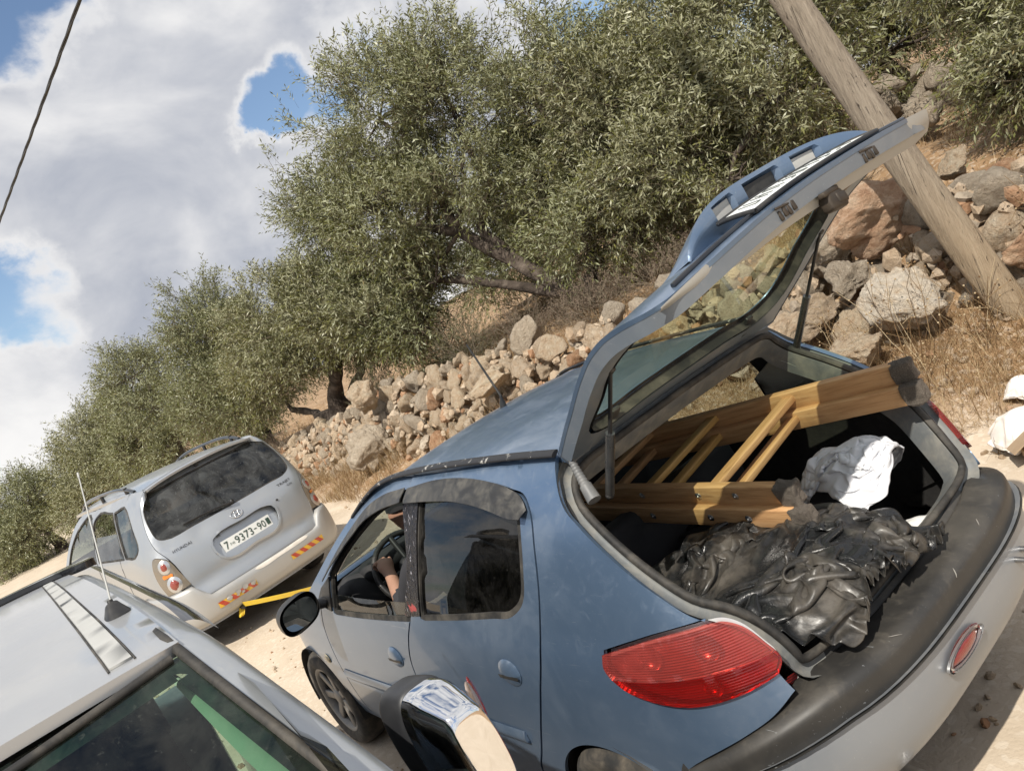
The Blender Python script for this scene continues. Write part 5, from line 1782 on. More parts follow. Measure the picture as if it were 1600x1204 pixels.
# garnish above the number plate: a lip standing off the skin, with three recesses
GY = -.06
mb = MB()
def garn(a, b):
    """a across, b up from the skin"""
    k = 2 * a - 1
    y = GY + .43 * k
    h = .092 * (1 - abs(k) ** 3.2) ** .75 + .004
    s = .66 + .085 * (abs(k) ** 2.0)
    base_ = hatch(np.array([s]), np.array([y]))[0]
    return tuple(base_ + np.array([-.012 * b + .018 * b * b, 0, h * b]))
rec = [(GY + .185, .10), (GY, .15), (GY - .185, .10)]
nu, nv = 86, 8
def g_off(a, b):
    k = 2 * a - 1
    y = GY + .43 * k
    d = 0
    for yc, wd in rec:
        if abs(y - yc) < wd / 2 and .26 < b < .80:
            d = .022
    p = np.array(garn(a, b)); p[0] += d
    return tuple(p)
mb.grid(g_off, nu, nv, smooth=False)
def gback(a, b):
    p = np.array(garn(a, 1.0)); k = 2 * a - 1
    q = hatch(np.array([.50 + .10 * abs(k)]), np.array([p[1]]))[0] + np.array([0, 0, .002])
    t = b
    r_ = p * (1 - t) + q * t
    r_[2] += .03 * math.sin(t * PI) * (1 - k * k)
    return tuple(r_)
mb.grid(gback, nu, 6, flip=True)
ga = mb.obj('plate_garnish', M['blue'], tg_)
for (yc, wd), mt in zip(rec, ('lens_white', 'black_trim', 'lens_white')):
    mb = MB()
    a = ((yc - GY) / .43 + 1) / 2
    V = []
    for (db, dy) in ((.30, -.5), (.30, .5), (.76, .5), (.76, -.5)):
        aa = ((yc + dy * wd * .86 - GY) / .43 + 1) / 2
        p = np.array(garn(aa, db)); p[0] += .014
        V.append(tuple(p))
    mb.add(V, [(0, 1, 2, 3)])
    mb.obj('plate_lamp' if mt != 'black_trim' else 'tailgate_handle', M[mt] if mt in M else M['lens_clear'], ga)
# number plate lying on the skin, seen edge on; its raised characters
pl_ = MB()
def on_skin(s, y, h):
    return hatch(np.array([s]), np.array([y]))[0] + np.array([0, 0, h])
S0, S1 = .715, .825
pl_.grid(lambda a, b: tuple(on_skin(S0 + (S1 - S0) * b, GY - .26 + .52 * a, .030 - .018 * b)), 12, 3)
po = pl_.obj('number_plate', M['plate'], tg_)
pf = MB()
cor = [(S0 - .006, GY - .267), (S0 - .006, GY + .267), (S1 + .006, GY + .267), (S1 + .006, GY - .267)]
for i in range(4):
    a, b = cor[i], cor[(i + 1) % 4]
    pf.tube([tuple(on_skin(a[0] + (b[0] - a[0]) * k / 8, a[1] + (b[1] - a[1]) * k / 8, .028 - .018 * ((a[0] + (b[0] - a[0]) * k / 8) - S0) / (S1 - S0))) for k in range(9)], .007, 6)
pf.obj('plate_frame', M['black_trim'], po)
pf = MB()
for k in range(9):
    y0 = GY - .20 + .05 * k
    for (sa, ya, sb, yb) in random.sample([(.1, .0, .9, .0), (.1, .02, .9, .02), (.1, 0, .1, .02), (.5, 0, .5, .02), (.9, 0, .9, .02)], 3):
        A_ = on_skin(S0 + .02 + .07 * sa, y0 + ya, .030 - .018 * (.02 + .07 * sa) / .11 + .0015); B_ = on_skin(S0 + .02 + .07 * sb, y0 + yb, .030 - .018 * (.02 + .07 * sb) / .11 + .0015)
        pf.tube([tuple(A_), tuple(B_)], .0010, 4)
pf.obj('plate_characters', M['black_letters_dull'], po)['kind'] = 'stuff'
# groove under the plate
mb = MB()
mb.tube([tuple(on_skin(SM - .04, -.50 + 1.0 * k / 16, .004)) for k in range(17)], .008, 6)
mb.obj('trim_groove', M['black_gloss'], tg_)
# hinges and gas struts
for y in (.36, -.36):
    mb = MB(); mb.box((.02, y, 1.405), (.07, .05, .022), (0, .5, 0), .006); mb.box((-.03, y, 1.435), (.08, .035, .014), (0, .75, 0), .004)
    mb.obj('hinge', M['black_trim'], tg_)
def strut(a, b, split=.55):
    a, b = Vector(a), Vector(b); c = a.lerp(b, split)
    st = link('gas_strut', None, car)
    mb = MB(); mb.tube([a, a.lerp(b, .02), c], [.010, .0135, .0135], 14); mb.obj('strut_tube', M['strut'], st)
    mb = MB(); mb.tube([c, b], .006, 8); mb.obj('strut_rod', M['black_trim'], st)
    for p in (a, b):
        mb = MB()
        mb.lathe([(0, .014), (.009, .011), (.012, 0), (.009, -.011), (0, -.014)], p, (0, 1, 0), 10)
        mb.obj('strut_end', M['black_trim'], st)
strut((-.075, .53, 1.265), (-.285, .515, 1.615), .52)
strut((.02, -.60, 1.215), (-.31, -.545, 1.635), .52)
# ribbed cable sleeve at the hinge corner
mb = MB()
pa, pb, pc = Vector((.0, .545, 1.395)), Vector((-.02, .555, 1.33)), Vector((-.06, .575, 1.275))
pts, rs = [], []
for k in range(41):
    t = k / 40
    p = pa * (1 - t) ** 2 + pb * 2 * t * (1 - t) + pc * t * t
    pts.append(p); rs.append((.0095 + .008 * t) + (.0022 if (k % 3 == 0 and t < .6) else 0) + (.004 if t > .62 else 0))
mb.tube(pts, rs, 10)
mb.obj('cable_sleeve', M['grey_rubber'], car)

# ================================================================== the silver minivan ahead, towing
HB = BodyShape([(0, 0), (.012, .4), (.06, .68), (.15, .82), (.32, .89), (.6, .918), (1.2, .92), (3.5, .92), (4.2, .85), (4.6, .6), (4.69, 0)],
               [(.2, .83), (.3, .86), (.5, .90), (.7, .92), (.9, .91), (1.05, .895), (1.2, .855), (1.4, .78), (1.55, .71), (1.65, .62), (1.7, .5)],
               [(.2, .06), (.25, .04), (.4, 0), (.55, 0), (.6, .02), (.8, .05), (1.0, .085), (1.1, .13), (1.3, .22), (1.5, .33), (1.62, .42), (1.7, .55)], .92)
HB.out = -1
van = thing('minivan', 'silver minivan ahead with red and yellow stripes on its rear bumper', 'minivan', (6.022, -.092, 0), .125)

def text_mesh(body, size):
    """outline letters as flat triangles"""
    cu = bpy.data.curves.new('lettering', 'FONT')
    cu.body = body; cu.size = size; cu.align_x = 'LEFT'
    cu.resolution_u = 2
    ob = bpy.data.objects.new('lettering', cu)
    COL.objects.link(ob)
    dg = bpy.context.evaluated_depsgraph_get()
    me = bpy.data.meshes.new_from_object(ob.evaluated_get(dg))
    V = [v.co[:] for v in me.vertices]; F = [tuple(p.vertices) for p in me.polygons]
    bpy.data.objects.remove(ob); bpy.data.curves.remove(cu); bpy.data.meshes.remove(me)
    return V, F

def letter_on(name, body, fn, t0, z0, width, height, mat, parent, off=.004, slant=0.0):
    """letters laid on a surface; text runs towards smaller t"""
    V, F = text_mesh(body, 1.0)
    a = np.array(V); mn, mx = a.min(0), a.max(0)
    u = (a[:, 0] - mn[0]) / (mx[0] - mn[0]); v = (a[:, 1] - mn[1]) / (mx[1] - mn[1])
    t = t0 - width * (u + slant * v); z = z0 + height * v
    P = fn(t, z); P[:, 0] -= off
    return mobj(name, P, F, mat, parent, False)

M['van_amber'] = M['lens_amber']
M['black_letters'] = plain('dark_badge_letters', (.05, .05, .055), .3, .5)
M['plate_green'] = plain('dark_green_plate_print', (.03, .06, .045), .5)
M['stripe_red'] = plain('red_reflective_stripe', (.45, .045, .02), .4, dust=.35, scale=14)
M['stripe_yellow'] = plain('yellow_reflective_stripe', (.72, .42, .03), .4, dust=.35, scale=14)
M['primer'] = plain('chalky_white_scrape', (.66, .62, .56), .8, dust=.5)

def tail_fn(t, z):
    P = HB(t, z)
    # shallow dent left of the plate, and the crease the tailgate has low down
    e = ((t - .40) / .10) ** 2 + ((z - 1.06) / .07) ** 2
    P[..., 0] += .016 * np.exp(-e)
    P[..., 0] += .012 * np.exp(-((z - .665) / .05) ** 2) * np.clip(.72 - np.abs(t), 0, .1) * 10
    # number plate recess
    return P
tail_fn.out = -1
TG = [(.640, .535, 1), (.70, .69), (.785, .99), (.885, 1.12), (.955, 1.32), (.985, 1.50), (.955, 1.625, 1), (.5, 1.655), (0, 1.664), (-.5, 1.655), (-.955, 1.625, 1), (-.985, 1.50), (-.955, 1.32), (-.885, 1.12), (-.785, .99), (-.70, .69), (-.640, .535, 1)]
VG = hermite_poly([(.93, 1.52), (.80, 1.578), (.4, 1.598), (0, 1.602), (-.4, 1.598), (-.80, 1.578), (-.93, 1.52), (-.895, 1.30), (-.83, 1.19), (-.74, 1.155), (-.4, 1.143), (0, 1.14), (.4, 1.143), (.74, 1.155), (.83, 1.19), (.895, 1.30)], 4)
RC = hermite_poly([(.345, .955), (.30, .975), (0, .985), (-.28, .975), (-.32, .955), (-.29, .76), (-.26, .738), (0, .728), (.27, .722), (.315, .745)], 4)
tgate = panel('tailgate', shrink(hermite_poly(TG, 4), .003), tail_fn, M['silver'], van, holes=[VG, RC], thick=.02, res=.05)
panel('rear_window', ring(VG, .002), HB, M['glass_van'], tgate, inset=.010, thick=0, res=.1)
panel('window_seal', ring(VG, .002), HB, M['rubber'], tgate, holes=[ring(VG, -.012)], inset=.005, thick=.01, res=.05)
def rim_fn(t, z):
    P = tail_fn(t, z); P[..., 0] -= .008
    return P
rim_fn.out = -1
panel('recess_rim', ring(RC, .014), rim_fn, M['silver'], tgate, holes=[ring(RC, -.006)], thick=.014, res=.03)
def rec_fn(t, z):
    P = HB(t, z); k = np.clip((z - .74) / .22, 0, 1)
    P[..., 0] += .012 + .05 * k
    return P
rec_fn.out = -1
panel('plate_recess', ring(RC, .004), rec_fn, M['silver'], tgate, thick=-.05, res=.05)
def plate_fn(t, z):
    P = HB(np.asarray(t), np.full_like(np.asarray(z, float), .80)); 
    P[..., 2] = z; P[..., 0] += .022 + .16 * (z - .80)
    return P
plate_fn.out = -1
pv = panel('number_plate', [(.287, .782), (.287, .892), (-.245, .892), (-.245, .782)], plate_fn, M['plate'], tgate, thick=.006, res=.06)
letter_on('plate_digits', '7', plate_fn, .265, .800, .040, .072, M['plate_green'], pv)
letter_on('plate_digits', 'P·W', plate_fn, .212, .815, .045, .025, M['plate_green'], pv)
letter_on('plate_digits', '9373', plate_fn, .155, .800, .190, .072, M['plate_green'], pv)
letter_on('plate_digits', '-', plate_fn, -.050, .833, .030, .008, M['plate_green'], pv)
letter_on('plate_digits', '90', plate_fn, -.095, .800, .085, .072, M['plate_green'], pv)
panel('plate_emblem', [(-.195, .805), (-.232, .805), (-.232, .868), (-.195, .868)], lambda t, z: plate_fn(t, z) - np.array([.004, 0, 0]), M['plate_green'], pv, thick=0, res=.02)
letter_on('maker_badge', 'HYUNDAI', tail_fn, .720, 1.018, .205, .026, M['black_letters'], tgate, .006)
letter_on('model_badge', 'TRAJET', tail_fn, -.500, 1.062, .200, .030, M['black_letters'], tgate, .006)
letter_on('trim_badge', 'GSi', tail_fn, -.600, 1.028, .075, .020, M['black_letters'], tgate, .006)
mb = MB()
ov = [tuple(tail_fn(np.array([.018 + .062 * math.cos(a)]), np.array([1.052 + .034 * math.sin(a)]))[0] - np.array([.008, 0, 0])) for a in np.linspace(0, 2 * PI, 25)]
mb.tube(ov, .0045, 6, False)
for (ta, za, tb, zb) in ((.045, 1.027, .030, 1.077), (.006, 1.027, -.010, 1.077), (.040, 1.048, .0, 1.058)):
    mb.tube([tuple(tail_fn(np.array([ta]), np.array([za]))[0] - np.array([.008, 0, 0])), tuple(tail_fn(np.array([tb]), np.array([zb]))[0] - np.array([.008, 0, 0]))], .005, 6)
mb.obj('oval_emblem', M['chrome'], tgate)
mb = MB()
hp = lambda t, z, o: tuple(HB(np.array([t]), np.array([z]))[0] - np.array([o, 0, -.0]))
mb.lathe([(0, .05), (.018, .045), (.024, 0)], hp(-.01, 1.165, .0), (-1, 0, .3), 12)
mb.tube([hp(-.01, 1.165, .04), hp(.12, 1.185, .035), hp(.24, 1.195, .03)], [.012, .010, .008], 8)
mb.tube([hp(.16, 1.188, .028), hp(.32, 1.20, .022), hp(.50, 1.203, .016)], [.006, .007, .005], 6)
mb.tube([hp(.02, 1.175, .018), hp(.3, 1.192, .014), hp(.49, 1.195, .010)], .006, 6)
mb.obj('rear_wiper', M['black_trim'], tgate)
mb = MB(); mb.lathe([(0, .012), (.010, .010), (.012, 0)], hp(-.40, .968, 0), (-1, 0, 0), 10); mb.obj('lock_barrel', M['black_trim'], tgate)
mb = MB(); mb.box(hp(.02, 1.628, .012), (.03, .035, .018), None, .005); mb.obj('washer_nozzle', M['black_trim'], tgate)
# side glasses and flanks
QG = hermite_poly([(1.33, 1.525), (1.75, 1.540, 1), (1.53, 1.125, 1), (1.18, 1.145), (1.14, 1.18), (1.20, 1.34)], 4)
DG = hermite_poly([(1.80, 1.542, 1), (2.45, 1.548), (2.55, 1.50), (2.50, 1.13, 1), (1.58, 1.122, 1)], 4)
FG = hermite_poly([(2.62, 1.545), (3.1, 1.52), (3.6, 1.32), (3.85, 1.13, 1), (2.60, 1.13, 1)], 4)
VT_R, VT_F = 1.86, 4.65
flank = [(.990, .60, 1), (.80, .69, 1), (.79, .985), (.888, 1.12), (.958, 1.32), (.988, 1.50), (.958, 1.635, 1), (1.3, 1.655), (2.0, 1.662), (2.9, 1.65), (3.2, 1.60), (3.7, 1.36), (4.0, 1.14, 1), (4.5, 1.0), (5.0, .86), (5.15, .70, 1), (5.15, .30, 1)] + [(VT_F + .36 * math.cos(a), .32 + .36 * math.sin(a)) for a in np.linspace(.05, PI - .05, 9)] + [(4.2, .28, 1), (2.35, .28, 1)] + [(VT_R + .36 * math.cos(a), .32 + .36 * math.sin(a)) for a in np.linspace(.05, PI - .05, 9)] + [(1.42, .30, 1), (1.42, .58, 1)]
LAMP = hermite_poly([(.945, 1.045), (.86, 1.025), (.80, .985), (.74, .84), (.700, .705, 1), (.82, .692), (.955, .690, 1), (1.0, .85), (.985, .98)], 4)
fl_poly = [p for p in hermite_poly(flank, 4)]
for side in (1, -1):
    fpan = panel('flank', fl_poly, HB, M['silver'], van, side=side, holes=[QG, DG, FG, ring(LAMP, .004)], thick=.02, res=.09)
    for nm, P_, mt in (('quarter_window', QG, 'glass_vans'), ('door_window', DG, 'glass_vans'), ('front_window', FG, 'glass_mid')):
        if nm == 'door_window' and side > 0:
            P_ = hermite_poly([(1.70, 1.36, 1), (2.5, 1.37, 1), (2.50, 1.13, 1), (1.58, 1.122, 1)], 3)   # wound partly down
        panel(nm, P_, HB, M[mt], fpan, side=side, inset=.010, thick=0, res=.12)
    for P_ in (QG, DG, FG):
        panel('window_seal', ring(P_, .014), HB, M['rubber'], fpan, side=side, holes=[ring(P_, -.004)], inset=-.001, thick=.01, res=.06)
    mb = MB()
    for tt in (1.74, 2.58):
        mb.tube([tuple(HB(np.array([tt + (.0 if z > 1.1 else .0)]), np.array([z]))[0] * np.array([1, side, 1])) for z in np.linspace(.32, 1.12, 9)], .003, 4)
    mb.obj('door_gap', M['black_trim'], fpan)['kind'] = 'stuff'
    # lamp: bowl, two red rounds in bright rings, amber between
    lm = panel('rear_lamp', LAMP, HB, M['lens_smoky'], van, side=side, inset=-.004, thick=.02, res=.03)
    for (tc_, zc_, r_) in ((.862, .945, .066), (.838, .765, .076)):
        for rr, mt, nm in ((r_, 'chrome_dull', 'lamp_ring'), (r_ * .74, 'lens_brown', 'round_lens')):
            def dome(u, v, tc_=tc_, zc_=zc_, rr=rr, b=.010 if nm == 'lamp_ring' else .020):
                P = HB(u, v); e = ((u - tc_) ** 2 + (v - zc_) ** 2) / rr ** 2
                P[..., 0] -= (.006 + b * np.clip(1 - e, 0, 1) ** .5) * .8; P[..., 1] += (.006 + b * np.clip(1 - e, 0, 1) ** .5) * .6
                return P
            dome.out = -1
            panel(nm, [(tc_ + rr * math.cos(a), zc_ + rr * math.sin(a)) for a in np.linspace(0, 2 * PI, 22)[:-1]], dome, M[mt], lm, side=side, thick=.006, res=.025)
    panel('indicator_lens', hermite_poly([(.915, .876), (.86, .868), (.81, .864), (.815, .843), (.86, .846), (.92, .852)], 3), lambda u, v: HB(u, v) + np.array([-.008, .006, 0]), M['lens_amber'], lm, side=side, thick=0, res=.03)
    # roof rail
    mb = MB()
    ry = lambda x: .575 + .02 * math.sin((x - .6) / 1.9 * PI)
    rz = lambda x: 1.662 + .015 * math.sin((x - .4) / 2.4 * PI)
    pts = []
    for k in range(21):
        x = .62 + 2.0 * k / 20
        hgt = .075 * (1 - abs(2 * k / 20 - 1) ** 4)
        pts.append((x, side * ry(x), rz(x) + hgt - .01))
    mb.tube(pts, .017, 8)
    for k in (2, 10, 18):
        x = .62 + 2.0 * k / 20
        mb.tube([(x, side * ry(x), rz(x) - .02), (x, side * ry(x), rz(x) + .055)], .02, 8)
    mb.obj('roof_rail', M['black_gloss'], van)
def vroof(x, y):
    x = np.asarray(x, float); y = np.asarray(y, float)
    zc = pchip(x, [(.35, 1.672), (.6, 1.695), (1.2, 1.712), (2.0, 1.715), (2.8, 1.69), (3.2, 1.62)])
    return np.stack([x, y, zc - .055 * (np.abs(y) / .63) ** 2.5], -1)
vroof.out = 1
panel('roof', hermite_poly([(.44, .60, 1), (.47, .3), (.475, 0), (.47, -.3), (.44, -.60, 1), (1.5, -.635), (2.8, -.62), (3.1, -.56, 1), (3.18, 0), (3.1, .56, 1), (2.8, .62), (1.5, .635)], 4), vroof, M['silver'], van, thick=.03, res=.12)
panel('spoiler_lip', hermite_poly([(.36, .56, 1), (.375, 0), (.36, -.56, 1), (.47, -.60, 1), (.49, 0), (.47, .60, 1)], 5), lambda x, y: vroof(x, y) + np.stack([np.zeros_like(x), np.zeros_like(x), np.full_like(x, -.004)], -1), M['silver'], van, thick=.02, res=.06)
# bumper
def vb(points):
    v, o, z = np.array(points).T
    def f(u, vv):
        uu = np.abs(u); sg = np.where(u < 0, -1, 1)
        x = np.interp(uu, HB.ts, HB.c[:, 0]); y = np.interp(uu, HB.ts, HB.c[:, 1]); nx = np.interp(uu, HB.ts, HB.n[:, 0]); ny = np.interp(uu, HB.ts, HB.n[:, 1])
        off = pchip(vv, list(zip(v, o))); zz = pchip(vv, list(zip(v, z)))
        lift = np.interp(uu, [0, .60, .70, 1.4], [0, 0, .145, .15]) * np.clip((zz - .45) / .08, 0, 1)
        return np.stack([x + nx * off, sg * (y + ny * off), zz + lift], -1)
    f.out = -1
    return f
vbp = vb([(0, -.06, .535), (.10, .0, .535), (.18, .022, .525), (.4, .036, .47), (.55, .034, .42), (.75, .022, .35), (.9, -.01, .30), (1, -.07, .275)])
vbm = panel('rear_bumper', [(-1.42, 0), (1.42, 0), (1.42, 1), (-1.42, 1)], vbp, M['silver_b'], van, thick=.02, res=.06)
panel('bumper_scrape', hermite_poly([(.16, .20), (-.15, .16), (-.42, .14), (-.46, .22), (-.1, .30), (.12, .30)], 4), lambda u, v: vbp(u, v) + np.array([-.003, 0, 0]), M['primer'], vbm, thick=0, res=.04)
def stripe(t0, t1, z0, z1, worn, seed):
    g = np.random.default_rng(seed)
    base_fn = lambda u, v: vbp(u, v) + np.array([-.0035, 0, 0]); base_fn.out = -1
    st = panel('warning_stripe', [(t0, z0), (t1, z0), (t1, z1), (t0, z1)], base_fn, M['stripe_yellow'], vbm, thick=0, res=.03)
    n = 4
    w_ = (t0 - t1) / n
    for k in range(n):
        a = t0 - w_ * k
        tf = lambda u, v: vbp(u, v) + np.array([-.006, 0, 0])
        tf.out = -1
        sl_ = -.045
        q = [(a, z0), (a - w_ * .5, z0), (a - w_ * .5 + sl_, z1), (a + sl_, z1)]
        q = [(min(max(p[0], t1), t0), p[1]) for p in q]
        panel('red_bar', q, tf, M['stripe_red'], st, thick=0, res=.03)
    if worn:
        for k in range(7):
            a = g.uniform(t1, t0); b = g.uniform(z0, z1)
            tf = lambda u, v: vbp(u, v) + np.array([-.009, 0, 0])
            tf.out = -1
            r_ = g.uniform(.015, .035)
            panel('worn_patch', [(a + r_ * math.cos(q) * g.uniform(.6, 1.2), b + r_ * 2.2 * math.sin(q) * g.uniform(.5, 1.2)) for q in np.linspace(0, 2 * PI, 9)[:-1]], tf, M['silver_b'], st, thick=0, res=.03)
stripe(.585, .20, .50, .66, True, 3)
stripe(-.205, -.595, .47, .62, False, 4)
mb = MB(); mb.box((2.4, 0, .30), (4.2, 1.6, .06)); mb.box((.45, 0, .38), (.5, 1.2, .16)); mb.obj('underbody', M['black_trim'], van)
mb = MB(); mb.box((2.2, 0, .62), (3.4, 1.66, .1)); mb.box((1.35, 0, .9), (.2, 1.4, .6), (0, -.2, 0), .04); mb.box((2.4, 0, .9), (.2, 1.4, .6), (0, -.2, 0), .04); mb.obj('seat_rows', M['dark_in'], van)
mb = MB(); mb.box((4.2, 0, .75), (.9, 1.3, .5), None, .15); mb.obj('engine_bay', M['black_trim'], van)
panel('windscreen', [(3.18, .52), (3.20, 0), (3.18, -.52), (3.95, -.66), (4.05, 0), (3.95, .66)], lambda x, y: np.stack([x, y, 1.62 - (x - 3.18) * .62 - .02 * np.abs(y)], -1), M['glass_mid'], van, thick=0, res=.2)
panel('bonnet', [(3.97, .70), (3.97, -.70), (4.55, -.62), (4.66, 0), (4.55, .62)], lambda x, y: np.stack([x, y, 1.13 - (x - 3.97) ** 1.6 * .35 - .05 * y * y], -1), M['silver'], van, thick=.03, res=.15)
for (x, s) in ((.98, 1), (.98, -1), (3.80, 1), (3.80, -1)):
    add_wheel(van, (x, s * .80, .32), s, r=.32, w=.2, spokes=6, rimr=.20)
mb = MB(); mb.tube([(.02, .40, .27), (.10, .40, .27), (.35, .40, .30)], .02, 8); mb.obj('tow_hook', M['black_trim'], van)

# yellow tow strap between the two cars
M['strap'] = plain('yellow_webbing', (.72, .50, .03), .7, dust=.25, dcol=(.45, .36, .16), scale=20, bump=.4, bscale=200)
st = thing('tow_strap', 'yellow webbing tow strap stretched between minivan and blue hatchback', 'tow strap', (6.02, .30, .29))
A_ = np.array([0.0, 0.0, 0.0]); B_ = np.array([3.16, -.06, .57]) - np.array([6.02, .30, .29])
mb = MB()
V = []
for k in range(31):
    t = k / 30
    p = A_ + (B_ - A_) * t; p[2] -= .02 * 4 * t * (1 - t)
    tw = .25 + .5 * t
    d = np.array([.12 * math.sin(tw), .0, .030 * math.cos(tw)])
    d = np.array([0, .026 * math.sin(tw), .026 * math.cos(tw)])
    V += [tuple(p - d + [0, .002, 0]), tuple(p + d + [0, .002, 0]), tuple(p + d - [0, .002, 0]), tuple(p - d - [0, .002, 0])]
F = []
for k in range(30):
    a = 4 * k
    for q in range(4):
        F.append((a + q, a + (q + 1) % 4, a + 4 + (q + 1) % 4, a + 4 + q))
mb.add(V, F, False)
mb.obj('webbing', M['strap'], st)
mb = MB()
for k in range(3):
    p = np.array([.02, .015 * k, -.02])
    mb.tube([tuple(p), tuple(p + [-.02, .02, -.035]), tuple(p + [-.03, .035, -.055]), tuple(p + [-.01, .045, -.07])], [.012, .017, .015, .008], 8, True, 0, .35)
mb.obj('knot', M['strap'], st)

# ================================================================== the silver car beside the camera
sv = thing('estate_car', 'grey silver car close at the lower left, seen over its roof and windscreen', 'car', (-.38, 2.33, 0))
def W(u, v, z):
    """u back along the car, v across it (its left side is negative), car frame"""
    u = np.asarray(u, float); v = np.asarray(v, float); z = np.asarray(z, float)
    return np.stack([u - .0 * v, v - .033 * u, z + 0 * u], -1)
def sroof(u, v):
    u = np.asarray(u, float); v = np.asarray(v, float)
    z = pchip(u, [(-.02, 1.642), (.15, 1.652), (.6, 1.662), (1.3, 1.662), (2.0, 1.65), (2.6, 1.625)]) + .018 * (1 - (v / .62) ** 2)
    return W(u, v, z)
sroof.out = 1
panel('roof', hermite_poly([(-.02, .615, 1), (-.03, .3), (-.035, 0), (-.03, -.3), (-.02, -.622, 1), (.05, -.622), (1.2, -.618), (2.18, -.600, 1), (2.26, -.56), (2.33, -.3), (2.35, 0), (2.33, .3), (2.26, .56), (2.18, .60, 1), (1.2, .618), (.05, .618)], 4), sroof, M['silver_dark'], sv, thick=.02, res=.07)
def rib(u, v):
    P = sroof(u, v); P[..., 2] += .0045
    return P
rib.out = 1
for s in (1, -1):
    rb_ = panel('roof_rib', [(.03, s * -.556), (2.20, s * -.540), (2.20, s * -.508), (.03, s * -.520)], rib, M['rib_beige'], sv, thick=.004, res=.05)
    for off in (-.559, -.517):
        mb = MB()
        mb.tube([tuple(sroof(np.array([u]), np.array([s * (off + .013 * u / 2.2)]))[0] + np.array([0, 0, .001])) for u in np.linspace(.02, 2.2, 20)], .0022, 5)
        mb.obj('rib_groove', M['rubber'], rb_)
# cantrail running into the windscreen pillar
def cant_path(k):
    """k 0..1: rear end to the foot of the pillar"""
    pts = [(2.25, -.618, 1.618), (1.2, -.622, 1.638), (.4, -.622, 1.642), (.02, -.622, 1.640), (-.115, -.644, 1.574), (-.346, -.693, 1.43), (-.6, -.745, 1.272), (-.85, -.80, 1.117)]
    P = np.array(pts); s = np.concatenate([[0], np.cumsum(np.linalg.norm(np.diff(P, axis=0), axis=1))]); s /= s[-1]
    return np.array([float(pchip(np.array([k]), list(zip(s, P[:, i])))[0]) for i in range(3)])
for s in (1, -1):
    mb = MB()
    def cg(a, b, s=s):
        p = cant_path(a)
        ang = b * 1.75 - .25
        r = .050
        q = p + np.array([0, -r * math.sin(ang) * 1.15, r * (math.cos(ang) - 1)])
        w_ = W(q[0], q[1] * s, q[2])
        return tuple(w_)
    mb.grid(cg, 46, 8, flip=(s < 0))
    mb.obj('roof_side_rail', M['silver'], sv)
    # rubber at the edge of the windscreen and the roof joint
    mb = MB()
    mb.tube([tuple(W(*(lambda p: (p[0], (p[1] + .010) * s, p[2] + .003))(cant_path(k)))) for k in np.linspace(0.02, 1, 40)], .009, 6)
    mb.obj('rail_seal', M['rubber'], sv)
    # black deflector standing off along the side windows
    mb = MB()
    def dg(a, b, s=s):
        u = 2.50 - 2.05 * a
        p = W(u, s * (-.692 - .056 * b), 1.606 - .055 * b - .03 * max(0, (a - .85) / .15) ** 2 + .014 * math.sin(b * PI))
        return tuple(p)
    mb.grid(dg, 30, 6, flip=(s > 0))
    mb.obj('wind_deflector', M['black_gloss'], sv)
    # side of the body under the rail
    mb = MB()
    def bd(a, b, s=s):
        u = 2.45 - 3.2 * a
        z = 1.57 - .75 * b
        return tuple(W(u, s * (-.665 - .12 * b ** .8), z if u > -.2 else min(z, 1.60 - (-.2 - u) * .62)))
    mb.grid(bd, 24, 8, flip=(s > 0))
    mb.obj('side_windows', M['glass_dark'], sv)
    mb = MB()
    def bl(a, b, s=s):
        u = 2.65 - 4.4 * a
        z = .90 - .68 * b
        y = -.80 - .055 * math.sin(b * PI * .8)
        if u < -1.3: y *= 1 - .18 * ((-1.3 - u) / .45) ** 2
        return tuple(W(u, s * y, z))
    mb.grid(bl, 36, 8, flip=(s > 0))
    mb.obj('flank', M['silver'], sv)
# rear spoiler, black and glossy
def spo(u, v):
    P = sroof(np.clip(u, 0, 2.3), v); P[..., 0] = W(u, v, P[..., 2])[..., 0]; P[..., 1] = W(u, v, P[..., 2])[..., 1]
    P[..., 2] += .022 - .10 * np.clip(u - 2.42, 0, 1)
    return P
spo.out = 1
panel('rear_spoiler', hermite_poly([(2.32, .56), (2.37, .3), (2.39, 0), (2.37, -.3), (2.30, -.57), (2.16, -.665), (2.40, -.690), (2.58, -.64), (2.66, -.3), (2.68, 0), (2.66, .3), (2.58, .64), (2.40, .69), (2.16, .665)], 4), spo, M['black_gloss'], sv, thick=.03, res=.06)
mb = MB(); mb.box((2.45, -.08, 1.2), (.06, 1.3, .75), (0, .25, 0), .02); mb.obj('rear_window', M['glass_dark'], sv)
mb = MB(); mb.box((2.62, -.09, .62), (.12, 1.62, .62), None, .05); mb.obj('tailgate', M['silver'], sv)
